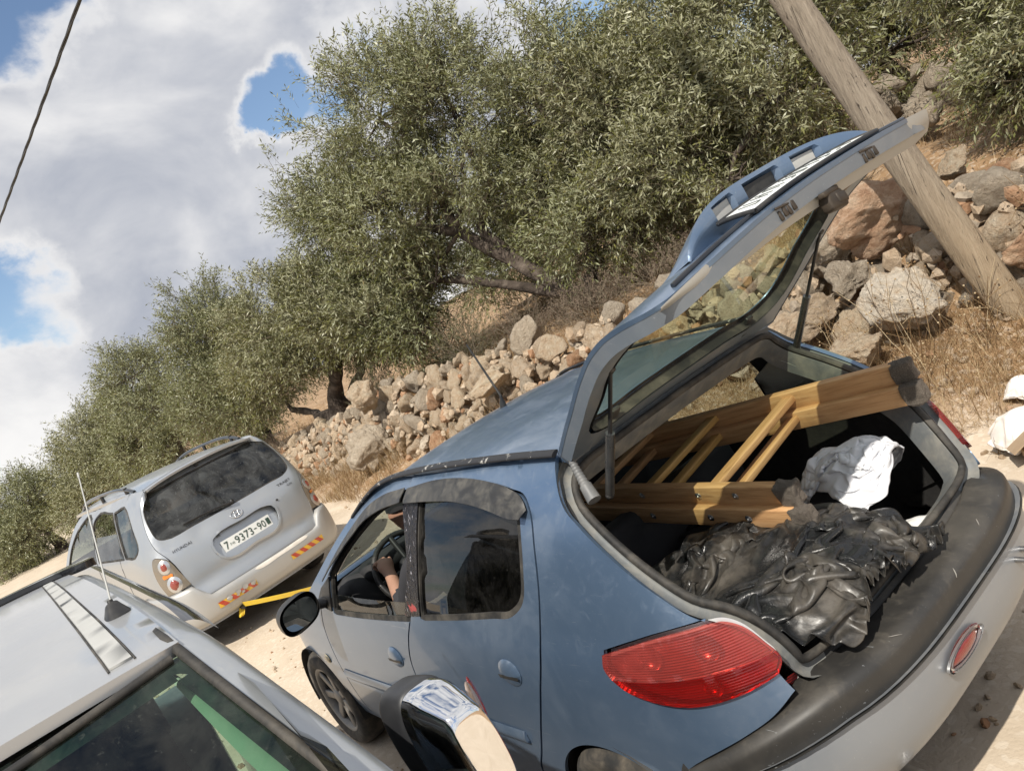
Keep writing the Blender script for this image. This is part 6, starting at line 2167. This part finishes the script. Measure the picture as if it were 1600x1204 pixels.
# windscreen with a dark printed border
def wind(u, v):
    u = np.asarray(u, float); v = np.asarray(v, float)
    z = 1.632 + (u + .02) * .615 + .012 * (1 - (v / .62) ** 2)
    return W(u - .05 * (1 - (v / .65) ** 2) * np.clip(-(u + .02) / .9, 0, 1), v, z)
wind.out = 1
WP = hermite_poly([(-.030, .615, 1), (-.045, .3), (-.05, 0), (-.045, -.3), (-.030, -.622, 1), (-.115, -.640), (-.346, -.690), (-.85, -.795, 1), (-.93, 0), (-.85, .795, 1), (-.346, .690), (-.115, .64)], 5)
wg = panel('windscreen', WP, wind, M['glass_green'], sv, thick=0, res=.09)
panel('windscreen_border', ring(WP, .001), wind, M['frit'], wg, holes=[ring(WP, -.038)], inset=.004, thick=0, res=.03)
mb = MB()
mb.tube([tuple(wind(np.array([-.033 - .035 * (1 - (v / .6) ** 2)]), np.array([v]))[0] + np.array([0, 0, .002])) for v in np.linspace(-.6, .6, 25)], .008, 6)
mb.obj('windscreen_seal', M['rubber'], wg)
# inside: pale pillar lining just behind the glass, headlining, dash, seats, steering wheel
for s in (1, -1):
    mb = MB()
    def pt(a, b, s=s):
        u = .02 - .88 * a
        w_ = .004 + .019 * min(1, a * 4) ** .8
        v = -.590 - .196 * (.02 - u) + (b - .5) * 2 * w_
        q = W(u, v * s, 1.582 + .615 * u + .012 - .008 * (2 * b - 1) ** 2)
        return tuple(q)
    mb.grid(pt, 26, 6)
    mb.obj('inner_pillar_trim', M['beige_in'], sv)
panel('headlining', [(.05, .58), (.05, -.58), (2.2, -.58), (2.2, .58)], sroof, M['beige_dark'], sv, inset=.05, thick=0, res=.2)
mb = MB(); mb.box((-1.02, -.0, .98), (.62, 1.32, .14), (0, .06, 0), .05); mb.obj('dashboard', M['dark_in'], sv)
for y in (-.36, .36):
    mb = MB(); mb.box((.15, y, .62), (.52, .48, .2), None, .06); mb.box((.42, y, .98), (.14, .46, .62), (0, .25, 0), .06); mb.box((.52, y, 1.36), (.09, .26, .18), (0, .2, 0), .04)
    mb.obj('front_seat', M['dark_in'], sv)
mb = MB(); mb.box((.8, -.03, .35), (3.6, 1.45, .08)); mb.obj('floor_pan', M['dark_in'], sv)
mb = MB(); mb.box((1.4, -.05, .85), (.14, 1.2, .6), (0, .2, 0), .05); mb.obj('rear_seat', M['dark_in'], sv)
mb = MB()
cw = Vector((-.42, -.36, .86)); axw = Vector((.85, 0, .45)).normalized(); e1 = Vector((0, 1, 0)); e2 = axw.cross(e1)
mb.tube([cw + e1 * (.19 * math.cos(a)) + e2 * (.19 * math.sin(a)) for a in np.linspace(0, 2 * PI, 33)], .016, 8, False)
mb.tube([cw - e1 * .18, cw, cw + e1 * .18], .018, 6); mb.tube([cw, cw - axw * .3], .03, 8)
mb.obj('steering_wheel', M['black_trim'], sv)
# bonnet and nose below the frame, for completeness
panel('bonnet', hermite_poly([(-.98, .70, 1), (-1.05, 0), (-.98, -.70, 1), (-1.5, -.68), (-1.85, -.56, 1), (-1.93, 0), (-1.85, .56, 1), (-1.5, .68)], 4), lambda u, v: W(u, v, 1.05 + (u + .98) * .10 - .30 * np.clip(-(u + 1.5), 0, 1) ** 1.5 - .05 * v * v), M['silver'], sv, thick=.03, res=.12)
mb = MB(); mb.box((-1.85, .05, .58), (.16, 1.45, .62), None, .07); mb.obj('front_bumper', M['silver'], sv)
for (x, s) in ((-1.05, 1), (-1.05, -1), (1.65, 1), (1.65, -1)):
    add_wheel(sv, (x, s * .76 - .033 * x, .33), s, r=.33, w=.21, spokes=6, rimr=.2)
# aerial on a black foot
mb = MB()
fp = sroof(np.array([.46]), np.array([-.590]))[0]
def foot(a, b):
    an = a * 2 * PI
    k = 1 - .45 * b
    return (fp[0] + .018 * b + .042 * k * math.copysign(abs(math.cos(an)) ** .6, math.cos(an)), fp[1] + .026 * k * math.copysign(abs(math.sin(an)) ** .6, math.sin(an)), fp[2] + .020 * b - .010 * b * math.cos(an))
mb.grid(foot, 24, 5)
mb.add([foot(k / 24, 1) for k in range(24)], [tuple(range(24))])
mb.lathe([(.007, 0), (.006, .015)], (fp[0] + .012, fp[1], fp[2] + .018), (.3, -.1, 1), 10)
sa = mb.obj('aerial_foot', M['black_trim'], sv)
mb = MB()
b0 = np.array([fp[0] + .012, fp[1], fp[2] + .02])
b1 = np.array([.40 + .38, 1.622 - 2.33, 1.968])
mb.tube([tuple(b0 + (b1 - b0) * k) for k in (0, .5, .96)], [.0022, .0019, .0016], 6)
mb.tube([tuple(b0 + (b1 - b0) * k) for k in (.96, 1.0)], [.0028, .0028], 6)
mb.obj('aerial_rod', M['aerial'], sa)
# chrome door mirror with a clear and red repeater
mr = link('door_mirror', None, sv)
MC = np.array([-.565, 1.425, 1.250]) - np.array([-.38, 2.33, 0])
RM = Matrix.Rotation(.10, 3, 'Z')
def mpos(x, y, z):
    q = RM @ Vector((x, y, z))
    return (MC[0] + q.x, MC[1] + q.y, MC[2] + q.z)
def se(a, n):
    return math.copysign(abs(math.cos(a)) ** (2 / n), math.cos(a)), math.copysign(abs(math.sin(a)) ** (2 / n), math.sin(a))
# chrome cap: stack of rounded outlines, each smaller and further forward
prof = [(.050, 1.0), (.036, 1.015), (.018, 1.01), (.002, .97), (-.020, .88), (-.044, .775), (-.058, .70), (-.064, .60), (-.066, .30), (-.067, 0.0)]
mb = MB()
HWY, HHZ = .054, .120
def capf(a, b):
    kk = np.linspace(0, 1, len(prof))
    x = float(pchip(np.array([b]), list(zip(kk, [q[0] for q in prof])))[0]); s = float(pchip(np.array([b]), list(zip(kk, [q[1] for q in prof])))[0])
    cy, cz = se(a * 2 * PI, 3.4)
    y = HWY * s * cy; z = HHZ * s * cz
    # the face leans: lower part further forward, top slopes back
    x += .014 * (z / HHZ) + .010 * (y / HWY)
    y *= 1 - .13 * max(0, -z / HHZ)
    return mpos(x, y, z)
mb.grid(capf, 64, 40)
mb.obj('chrome_cap', M['chrome'], mr)
mb = MB()
prof2 = [(.135, .80), (.13, .93), (.115, .99), (.075, 1.03), (.055, 1.045), (.045, 1.035), (.040, 1.0)]
def blk(a, b):
    kk = np.linspace(0, 1, len(prof2))
    x = float(pchip(np.array([b]), list(zip(kk, [q[0] for q in prof2])))[0]); s = float(pchip(np.array([b]), list(zip(kk, [q[1] for q in prof2])))[0])
    cy, cz = se(a * 2 * PI, 3.4)
    y = HWY * s * cy; z = HHZ * s * cz
    x += .014 * (z / HHZ) + .010 * (y / HWY)
    y *= 1 - .13 * max(0, -z / HHZ)
    return mpos(x, y, z)
mb.grid(blk, 64, 14)
mb.obj('mirror_housing', M['mirror_black'], mr)
mb = MB()
mb.add([blk(k / 40, 0.02) for k in range(40)], [tuple(range(40))])
mb.obj('mirror_glass', M['mirror'], mr)
def lens(a, b, y0, y1, bulge):
    an = a * 2 * PI
    r = math.sin(b * PI / 2)
    zc = .035 + .046 * r * math.sin(an)
    yc = (y0 + y1) / 2 + (y1 - y0) / 2 * r * math.cos(an)
    return mpos(.004 + .9 * (-.052 - yc) - bulge * math.cos(b * PI / 2), yc, zc)
mb = MB(); mb.grid(lambda a, b: lens(a, b, -.086, -.048, .010), 24, 8); mb.obj('repeater_lens', M['clear_smoky'], mr)
mb = MB(); mb.grid(lambda a, b: lens(a, b, -.094, -.070, .008), 24, 8); mb.obj('red_repeater_lens', M['lens_red2'], mr)
mb = MB()
mb.tube([mpos(.075, .055, -.06), mpos(.03, .13, -.09), mpos(-.02, .21, -.12)], [.03, .028, .036], 10)
mb.obj('mirror_arm', M['black_trim'], mr)

# ================================================================== the load in the boot
def drape(nx, ny, sx, sy, place, hfun, steps=170, iters=9, seed=1, squeeze=.8, bounds=None, fold=.05, damp=.93, stiff=True):
    """a sheet let fall, crowded together, on to whatever hfun(x, y) describes"""
    g = np.random.default_rng(seed)
    u, v = np.meshgrid(np.linspace(-.5, .5, nx), np.linspace(-.5, .5, ny))
    dx, dy = sx / (nx - 1), sy / (ny - 1)
    P = np.stack([u * sx * squeeze, v * sy * squeeze, np.zeros_like(u)], -1)
    n = fbm(u * 5 + seed, v * 5, oct=3, seed=seed)
    P[..., 2] = n * fold
    P[..., 0] += fbm(u * 4 + 9, v * 4 + seed, oct=2, seed=seed + 1) * fold * .6
    P[..., 1] += fbm(u * 4 + 19, v * 4 + seed, oct=2, seed=seed + 2) * fold * .6
    P = place(P)
    Q = P.copy()
    diag = math.hypot(dx, dy)
    def con(a, b, L, k=.5):
        d = P[b] - P[a]
        l = np.sqrt((d * d).sum(-1, keepdims=True)) + 1e-9
        c = d * ((l - L) / l * k)
        P[a] += c; P[b] -= c
    S = np.s_
    cons = []
    for s0 in (0, 1):
        cons += [(S[:, s0:-1:2], S[:, s0 + 1::2], dx), (S[s0:-1:2, :], S[s0 + 1::2, :], dy)]
    for s0 in (0, 1):
        cons += [(S[s0:-1:2, :-1], S[s0 + 1::2, 1:], diag), (S[s0:-1:2, 1:], S[s0 + 1::2, :-1], diag)]
    bend = [(S[:, s0:-2:4], S[:, s0 + 2::4], 2 * dx) for s0 in (0, 1, 2, 3)] + [(S[s0:-2:4, :], S[s0 + 2::4, :], 2 * dy) for s0 in (0, 1, 2, 3)]
    for st in range(steps):
        vel = (P - Q) * damp
        Q = P.copy()
        P += vel
        P[..., 2] -= .0016
        for it in range(iters):
            for a, b, L in cons:
                A, B = P[a], P[b]
                m_ = min(A.shape[1], B.shape[1]); m2 = min(A.shape[0], B.shape[0])
                A, B = A[:m2, :m_], B[:m2, :m_]
                d = B - A; l = np.sqrt((d * d).sum(-1, keepdims=True)) + 1e-9
                c = d * ((l - L) / l * .5)
                A += c; B -= c
            if stiff and it % 3 == 0:
                for a, b, L in bend:
                    A, B = P[a], P[b]
                    m_ = min(A.shape[1], B.shape[1]); m2 = min(A.shape[0], B.shape[0])
                    A, B = A[:m2, :m_], B[:m2, :m_]
                    d = B - A; l = np.sqrt((d * d).sum(-1, keepdims=True)) + 1e-9
                    c = d * ((l - L) / l * .06)
                    A += c; B -= c
            h = hfun(P[..., 0], P[..., 1])
            low = P[..., 2] < h
            P[..., 2] = np.where(low, h, P[..., 2])
            # what touches drags
            P[..., 0] = np.where(low, Q[..., 0] + (P[..., 0] - Q[..., 0]) * .6, P[..., 0])
            P[..., 1] = np.where(low, Q[..., 1] + (P[..., 1] - Q[..., 1]) * .6, P[..., 1])
            if bounds is not None:
                bounds(P)
    V = P.reshape(-1, 3)
    i = np.arange(nx - 1); j = np.arange(ny - 1)
    I, J = np.meshgrid(i, j); a = (J * nx + I).ravel()
    F = np.stack([a, a + 1, a + nx + 1, a + nx], 1)
    return V, F

def cloth_obj(name, V, F, mat, thick=.003):
    o = link(name, big_mesh(name, V, F, mat, True))
    m_ = o.modifiers.new('thickness', 'SOLIDIFY'); m_.thickness = thick; m_.offset = 0
    s_ = o.modifiers.new('smooth', 'SUBSURF'); s_.levels = 1; s_.render_levels = 1
    return o

def tarp_mat():
    m_, t = new_mat('black_woven_tarpaulin')
    v = objvec(t)
    n1 = t.noise(4.5, 8, .65, v, .5)
    n2 = t.noise(17, 6, .7, v, .4)
    dirt = t.math('MULTIPLY', t.ss(t.math('ADD', t.math('MULTIPLY', n1, .7), t.math('MULTIPLY', n2, .3)), .44, .68), .65)
    c = t.mix(dirt, (.010, .0105, .011), (.15, .13, .105))
    ck = t.n('ShaderNodeTexChecker', {'Vector': v, 'Scale': 420.0})
    h = t.math('ADD', t.math('MULTIPLY', ck.outputs['Fac'], .10), t.math('MULTIPLY', t.noise(22, 6, .65, v, 1.0), .5))
    bp = t.n('ShaderNodeBump', {'Height': h, 'Strength': .7, 'Distance': .007})
    r = t.math('ADD', .27, t.math('MULTIPLY', dirt, .42))
    b = t.n('ShaderNodeBsdfPrincipled', {'Base Color': c, 'Roughness': r, 'Specular IOR Level': .6, 'Coat Weight': .08, 'Coat Roughness': .2, 'Normal': bp.outputs[0]})
    finish(t, b.outputs[0]); return m_
M['tarp'] = tarp_mat()
M['white_cloth'] = rough_mat('white_cotton_cloth', [(.3, (.56, .57, .60)), (.7, (.70, .70, .72))], 5, .9, .25, .004, 60)
M['dark_cloth'] = rough_mat('black_cloth', [(.3, (.008, .008, .009)), (.7, (.022, .022, .023))], 6, .95, .4, .006, 50)
M['white_bag'] = plain('thin_white_plastic', (.72, .72, .70), .4, dust=.25)
M['blue_cloth'] = plain('bright_blue_cloth', (.02, .07, .36), .8)

def lump(x, y, cx, cy, rx, ry, h):
    e = ((x - cx) / rx) ** 2 + ((y - cy) / ry) ** 2
    return h * np.sqrt(np.clip(1 - e, 0, 1))
def tarp_floor(x, y):
    h = np.full_like(x, .66)
    for (cx, cy, rx, ry, hh) in [(-.28, .18, .40, .46, .30), (-.05, .10, .38, .40, .295), (-.40, .32, .26, .26, .20), (-.36, .0, .24, .20, .23), (.12, .26, .26, .28, .27), (-.2, .38, .26, .20, .24)]:
        h = np.maximum(h, .60 + lump(x, y, cx, cy, rx, ry, hh))
    # sill and gutter at the rear and the left
    h = np.maximum(h, np.where(x < -.49, .745 - .5 * np.clip(-.60 - x, 0, 1), 0))
    return h + .010 * fbm(x * 6, y * 6, oct=2, seed=4)
def tarp_bounds(P):
    ylim = np.interp(P[..., 0], [-.6, -.50, -.42, -.3, -.1, .3], [.44, .46, .50, .55, .56, .60])
    zl = np.interp(P[..., 0], [-.6, -.45, -.3, -.1, .1], [.70, .80, .95, 1.1, 1.25])
    P[..., 1] = np.minimum(P[..., 1], ylim + np.where(P[..., 2] < zl, 0, .02))
    P[..., 0] = np.maximum(P[..., 0], -.590 - .02 * np.sin(P[..., 1] * 19))
    P[..., 0] = np.minimum(P[..., 0], .42)
    P[..., 1] = np.maximum(P[..., 1], -.22)
    # tucked in along the sill and along the left gutter
    ny_, nx2 = P.shape[:2]
    e_ = np.linspace(-.14, .40, ny_)
    P[:, 0, 0] = -.585 + .012 * np.sin(e_ * 31); P[:, 0, 1] = e_
    P[:, 0, 2] = np.maximum(P[:, 0, 2], .742)
    xx = np.linspace(-.575, .36, nx2)
    P[-1, :, 0] = xx
    P[-1, :, 1] = np.interp(xx, [-.6, -.50, -.42, -.3, -.1, .3], [.42, .47, .52, .56, .57, .56]) + .006 * np.sin(xx * 47)
V, F = drape(108, 100, 1.95, 1.75, lambda P: P @ np.array([[.99, .14, 0], [-.14, .99, 0], [0, 0, 1]]) + np.array([-.13, .18, 1.05]), tarp_floor, 140, 8, 3, .56, tarp_bounds, .10)
tag(cloth_obj('tarpaulin', V, F, M['tarp']), 'crumpled black woven plastic tarpaulin bulging over the boot sill', 'tarpaulin')

def cl_floor(x, y):
    h = np.full_like(x, .60)
    for (cx, cy, rx, ry, hh) in [(-.28, -.31, .24, .19, .37), (-.40, -.24, .14, .14, .27), (-.14, -.34, .18, .16, .34), (-.30, -.14, .22, .12, .26)]:
        h = np.maximum(h, .60 + lump(x, y, cx, cy, rx, ry, hh))
    return h
def cl_bounds(P):
    P[..., 1] = np.clip(P[..., 1], -.50, -.07)
    P[..., 0] = np.clip(P[..., 0], -.52, .08)
V, F = drape(66, 62, .90, .80, lambda P: P @ np.array([[.8, .6, 0], [-.6, .8, 0], [0, 0, 1]]) + np.array([-.28, -.28, 1.10]), cl_floor, 140, 8, 9, .66, cl_bounds, .07, stiff=False)
wc = cloth_obj('white_garment', V, F, M['white_cloth'], .004)
tag(wc, 'rumpled white garment lying between the ladder foot and the black tarpaulin', 'cloth')
V, F = drape(36, 36, .26, .24, lambda P: P + np.array([-.42, -.26, .84]), lambda x, y: np.maximum(.63 + lump(x, y, -.42, -.26, .08, .07, .09), np.where(x < -.50, .73, .6)), 90, 7, 12, .6, None, .05, stiff=False)
tag(cloth_obj('plastic_bag', V, F, M['white_bag'], .002), 'small crushed white plastic bag in the right rear corner of the boot', 'plastic bag')
V, F = drape(50, 46, .75, .62, lambda P: P + np.array([.10, -.25, 1.0]), lambda x, y: .60 + np.maximum(lump(x, y, .12, -.25, .34, .26, .24), lump(x, y, .3, -.1, .25, .3, .2)) , 110, 7, 15, .72, None, .07)
tag(cloth_obj('dark_blanket', V, F, M['dark_cloth'], .004), 'black cloth heaped deep in the boot under the ladder', 'cloth')
V, F = drape(24, 22, .20, .16, lambda P: P + np.array([.33, .34, .93]), lambda x, y: .72 + lump(x, y, .33, .34, .12, .09, .11), 70, 6, 18, .7, None, .03)
tag(cloth_obj('blue_cloth', V, F, M['blue_cloth'], .003), 'scrap of bright blue cloth beside the left boot edge', 'cloth')

# wooden folding ladder lying in the car
def wood_mat(name, a, b, c_):
    m_, t = new_mat(name)
    v = objvec(t)
    mp = t.n('ShaderNodeMapping', {'Vector': v, 'Scale': (1.2, 16, 16)})
    g1 = t.noise(4.0, 8, .6, mp.outputs[0], 1.0)
    n2 = t.noise(3.0, 6, .65, v, .4)
    c = t.ramp(g1, [(.3, a), (.5, b), (.72, c_)])
    c = t.mix(t.math('MULTIPLY', t.ss(n2, .5, .7), .35), c, (.16, .10, .06))
    bp = t.n('ShaderNodeBump', {'Height': g1, 'Strength': .3, 'Distance': .004})
    b_ = t.n('ShaderNodeBsdfPrincipled', {'Base Color': c, 'Roughness': .55, 'Specular IOR Level': .35, 'Normal': bp.outputs[0]})
    finish(t, b_.outputs[0]); return m_
M['wood'] = wood_mat('varnished_ladder_wood', (.36, .19, .085), (.52, .30, .14), (.63, .40, .21))
M['wood_glass_lit'] = wood_mat('glass_lit_rung_wood', (.36, .20, .06), (.52, .31, .10), (.62, .40, .15))  # ladder wood with the yellow of sun through the tailgate glass painted in
M['foot'] = rough_mat('frayed_rubber_foot', [(.3, (.11, .09, .075)), (.55, (.28, .24, .20)), (.8, (.44, .39, .33))], 14, .95, .9, .02, 40)
lad = thing('wooden_ladder', 'folded wooden ladder with frayed rubber feet sticking out of the boot', 'ladder', (-.24, .05, .98))
O = Vector((-.24, .05, .98))
def beam(a, b, w_, h_, up, name, mat, bev=.0035):
    """square timber from a to b"""
    a, b = Vector(a), Vector(b)
    d = (b - a); L = d.length; d.normalize()
    u = Vector(up); s = d.cross(u).normalized(); u = s.cross(d)
    R = Matrix((d, s, u)).transposed()
    mb = MB()
    mb.box((0, 0, 0), (L, w_, h_), None, bev)
    # local x runs along the timber so the grain follows it
    o = mb.obj(name, mat, lad)
    o.matrix_local = Matrix.Translation((a + b) / 2 - O) @ R.to_4x4()
    return o, R, a, d, s, u
def ladder_foot(a, d, R, sz):
    bm = bmesh.new(); bmesh.ops.create_cube(bm, size=2.0)
    bmesh.ops.bevel(bm, geom=bm.edges[:], offset=.22, segments=2, affect='EDGES', profile=.5)
    bmesh.ops.subdivide_edges(bm, edges=bm.edges[:], cuts=3, use_grid_fill=True)
    sd_ = a.x * 37 + a.z * 91
    for v in bm.verts:
        n_ = fbm(np.array([v.co.x * 1.6 + sd_]), np.array([v.co.y * 1.6]), np.array([v.co.z * 1.6]), 4, 5)[0]
        v.co *= 1 + .13 * float(n_)
    me = bpy.data.meshes.new('foot_pad'); bm.to_mesh(me); bm.free(); setmats(me, M['foot'])
    o = link('foot_pad', me, lad)
    q = a - d * .022 - O
    o.matrix_local = Matrix.Translation(q) @ R.to_4x4() @ Matrix.Diagonal((.036, sz[0] * .72, sz[1] * .86, 1))
near = ((-.245, .055, .995), (1.15, -.055, 1.01))
near2 = ((-.275, .072, .922), (1.10, -.035, .930))
far = ((-.385, -.520, 1.115), (1.05, -.345, 1.065))
far2 = ((-.400, -.505, 1.041), (1.00, -.335, 1.00))
for (a, b), nm in ((near, 0), (near2, 1), (far, 2), (far2, 3)):
    o, R, A0, d, s, u = beam(a, b, .032, .072, (0, .18, 1), 'stringer', M['wood'])
    ladder_foot(A0, d, R, (.034, .044))
    if nm < 2:
        for k in (.19, .36, .66):
            mb = MB()
            p = A0 + d * k + (s if s.y > 0 else -s) * .015 - O
            n_ = (s if s.y > 0 else -s)
            mb.lathe([(0, .004), (.007, .004), (.0075, .002), (.013, .002), (.0135, 0)], p, n_, 14)
            mb.lathe([(0, .008), (.004, .008), (.004, .003)], p, n_, 8)
            mb.obj('bolt', M['steel'], lad)
def along(seg, k):
    a, b = Vector(seg[0]), Vector(seg[1]); d = (b - a).normalized()
    return a + d * k
for k, mt in ((.30, 'wood'), (.64, 'wood_glass_lit'), (.98, 'wood')):
    for (n_, f_, dk) in ((near, far, 0), (near2, far2, .02)):
        a = along(n_, k + dk); b = along(f_, k + dk + .09)
        a, b = a + (b - a) * .02, b + (a - b) * .02
        beam(a + Vector((0, 0, .012)), b + Vector((0, 0, .010)), .045, .024, (0, 0, 1), 'rung', M[mt], .003)
# hinge plates
for (a, b) in ((near, near2), (far, far2)):
    mb = MB(); p = along(a, 1.2) - O; mb.box(p, (.09, .004, .12), None, .001); mb.obj('hinge_plate', M['steel'], lad)

# ------------------------------------------------------------------ driver in the blue car
def skin_body():
    me = bpy.data.meshes.new('person')
    J = {'pelvis': ((1.22, .37, .60), .125), 'waist': ((1.24, .37, .74), .115), 'chest': ((1.33, .38, .93), .135), 'neckb': ((1.42, .385, 1.05), .060), 'neck': ((1.465, .39, 1.105), .050),
         'hipL': ((1.25, .47, .60), .09), 'kneeL': ((1.66, .49, .70), .066), 'ankL': ((1.98, .47, .40), .042), 'toeL': ((2.12, .47, .37), .034),
         'hipR': ((1.25, .27, .60), .09), 'kneeR': ((1.66, .25, .70), .066), 'ankR': ((1.98, .27, .40), .042), 'toeR': ((2.12, .27, .37), .034),
         'shL': ((1.39, .55, 1.01), .062), 'elL': ((1.52, .62, .80), .045), 'wrL': ((1.72, .53, .93), .030), 'haL': ((1.78, .515, .965), .034),
         'shR': ((1.40, .21, 1.01), .062), 'elR': ((1.54, .15, .80), .045), 'wrR': ((1.73, .24, .93), .030), 'haR': ((1.785, .26, .965), .034)}
    E_ = [('pelvis', 'waist'), ('waist', 'chest'), ('chest', 'neckb'), ('neckb', 'neck'), ('pelvis', 'hipL'), ('hipL', 'kneeL'), ('kneeL', 'ankL'), ('ankL', 'toeL'), ('pelvis', 'hipR'), ('hipR', 'kneeR'), ('kneeR', 'ankR'), ('ankR', 'toeR'),
          ('chest', 'shL'), ('shL', 'elL'), ('elL', 'wrL'), ('wrL', 'haL'), ('chest', 'shR'), ('shR', 'elR'), ('elR', 'wrR'), ('wrR', 'haR')]
    # fingers closed over the wheel rim
    for s, h, w_ in (('L', 'haL', 'wrL'), ('R', 'haR', 'wrR')):
        hx, hy, hz = J[h][0]
        for k in range(4):
            dy = (-.026 + .0175 * k)
            J[f'f{s}{k}a'] = ((hx + .030, hy + dy, hz + .030), .0095); J[f'f{s}{k}b'] = ((hx + .058, hy + dy, hz + .012 + .004 * (k in (1, 2))), .0088); J[f'f{s}{k}c'] = ((hx + .052, hy + dy, hz - .020), .0078)
            E_ += [(h, f'f{s}{k}a'), (f'f{s}{k}a', f'f{s}{k}b'), (f'f{s}{k}b', f'f{s}{k}c')]
        sg = -1 if s == 'L' else 1
        J[f't{s}a'] = ((hx - .005, hy + sg * .040, hz + .012), .011); J[f't{s}b'] = ((hx + .026, hy + sg * .048, hz + .018), .009)
        E_ += [(h, f't{s}a'), (f't{s}a', f't{s}b')]
    names = list(J)
    me.from_pydata([J[n][0] for n in names], [(names.index(a), names.index(b)) for a, b in E_], [])
    o = link('person', me)
    sk = o.modifiers.new('skin', 'SKIN')
    for v, n in zip(me.skin_vertices[0].data, names):
        v.radius = (J[n][1], J[n][1]); v.use_root = (n == 'pelvis')
    ss_ = o.modifiers.new('sub', 'SUBSURF'); ss_.levels = 2; ss_.render_levels = 2
    dg = bpy.context.evaluated_depsgraph_get(); dg.update()
    m2 = bpy.data.meshes.new_from_object(o.evaluated_get(dg))
    bpy.data.objects.remove(o)
    V = np.array([v.co[:] for v in m2.vertices]); F = [tuple(p.vertices) for p in m2.polygons]
    return V, F
V, F = skin_body()
# head joined on as one surface with the neck: egg with brow, nose, chin
def head():
    bm = bmesh.new(); bmesh.ops.create_uvsphere(bm, u_segments=28, v_segments=20, radius=1)
    Vh = np.array([v.co[:] for v in bm.verts]); Fh = [[v.index for v in f.verts] for f in bm.faces]; bm.free()
    x, y, z = Vh.T
    X = x * .098; Y = y * .076; Z = z * .118
    X += np.where(z < -.2, .012 * np.clip(x, 0, 1), 0)
    Y *= 1 - .22 * np.clip(-z, 0, 1)
    nose = np.exp(-((y / .16) ** 2 + ((z + .12) / .20) ** 2)) * (x > 0)
    X += nose * .024
    eye = np.exp(-(((np.abs(y) - .38) / .16) ** 2 + ((z - .10) / .10) ** 2)) * (x > 0)
    X -= eye * .009
    mouth = np.exp(-((y / .30) ** 2 + ((z + .50) / .05) ** 2)) * (x > 0)
    X -= mouth * .006
    ear = np.exp(-(((x + .05) / .16) ** 2 + ((z - .0) / .24) ** 2)) * (np.abs(y) > .8)
    Y += np.sign(y) * ear * .018
    H = np.stack([X, Y, Z], 1)
    a = .12
    R = np.array([[math.cos(a), 0, math.sin(a)], [0, 1, 0], [-math.sin(a), 0, math.cos(a)]])
    return H @ R.T + np.array([1.525, .40, 1.205]), Fh
Vh, Fh = head()
n0 = len(V)
VV = np.concatenate([V, Vh]); FF = F + [tuple(i + n0 for i in f) for f in Fh]
mi = []
for f in FF:
    c = VV[list(f)].mean(0)
    if f[0] >= n0 or (c[2] > 1.075 and 1.38 < c[0] < 1.6) or (c[0] > 1.60 and c[2] > .80):
        mi.append(0)
    elif c[2] < .68 or c[0] > 1.5 and c[2] < .78:
        mi.append(2)
    else:
        mi.append(1)
pe = mobj('person', VV, FF, [M['skin'], M['shirt'], M['dark_cloth']], None, True, mi)
tag(pe, 'person in a dark cap and dark shirt at the wheel of the blue hatchback', 'person')
mb = MB()
mb.grid(lambda a, b: (1.518 + .106 * math.cos(a * 2 * PI) * math.cos(b * PI / 2 * .98) - .010 * math.sin(b * PI / 2), .40 + .084 * math.sin(a * 2 * PI) * math.cos(b * PI / 2 * .98), 1.225 + .112 * math.sin(b * PI / 2) ** .8 + .02 * math.cos(a * 2 * PI) * -.3), 28, 10)
mb.grid(lambda a, b: (1.60 + .085 * b, .40 + (a - .5) * .15 * (1 - .35 * b * b), 1.240 - .018 * b - .010 * (2 * a - 1) ** 2), 12, 5)
mb.obj('cap', M['cap'], pe)
mb = MB()
for s in (1, -1):
    mb.lathe([(0, .004), (.009, .002), (.012, -.004)], (1.612, .40 + s * .031, 1.212), (1, 0, 0), 10)
mb.obj('eyes', M['black_gloss'], pe)['kind'] = 'stuff'

# ------------------------------------------------------------------ litter by the bank
M['card'] = plain('soggy_cardboard', (.34, .24, .15), .9, dust=.2)
M['litter'] = plain('torn_white_sack', (.74, .70, .66), .7, dust=.35, dcol=(.5, .4, .3))
lx, ly = .0, -2.25
lz = float(gz(lx, ly))
V, F = drape(44, 40, .75, .55, lambda P: P + np.array([lx, ly, lz + .45]), lambda x, y: gz(x, y) + .01 + np.maximum(lump(x, y, lx + .1, ly, .22, .14, .20), lump(x, y, lx - .2, ly - .08, .16, .14, .12)), 100, 6, 31, .75, None, .07)
tag(cloth_obj('torn_sack', V, F, M['litter'], .003), 'torn white sack lying at the foot of the bank by the right edge', 'litter')
V, F = drape(26, 26, .34, .3, lambda P: P + np.array([lx + .26, ly - .44, float(gz(lx + .26, ly - .44)) + .3]), lambda x, y: gz(x, y) + lump(x, y, lx + .26, ly - .44, .1, .09, .13), 80, 6, 33, .7, None, .05)
tag(cloth_obj('crumpled_paper', V, F, M['litter'], .002), 'crumpled white paper in the dry grass behind the torn sack', 'litter')
bx = thing('cardboard_box', 'crushed brown cardboard box beside the torn white sack', 'box', (lx - .02, ly + .13, float(gz(lx, ly + .13))), .5)
mb = MB(); mb.box((0, 0, .055), (.26, .18, .11), (0, .08, .05), .01); mb.obj('carton', M['card'], bx)
for k, (c, r) in enumerate((((.12, .02, .125), (.2, .5, .2)), ((-.10, -.05, .12), (-.3, -.4, .1)))):
    mb = MB(); mb.box(c, (.14, .17, .005), r); mb.obj('flap', M['card'], bx)
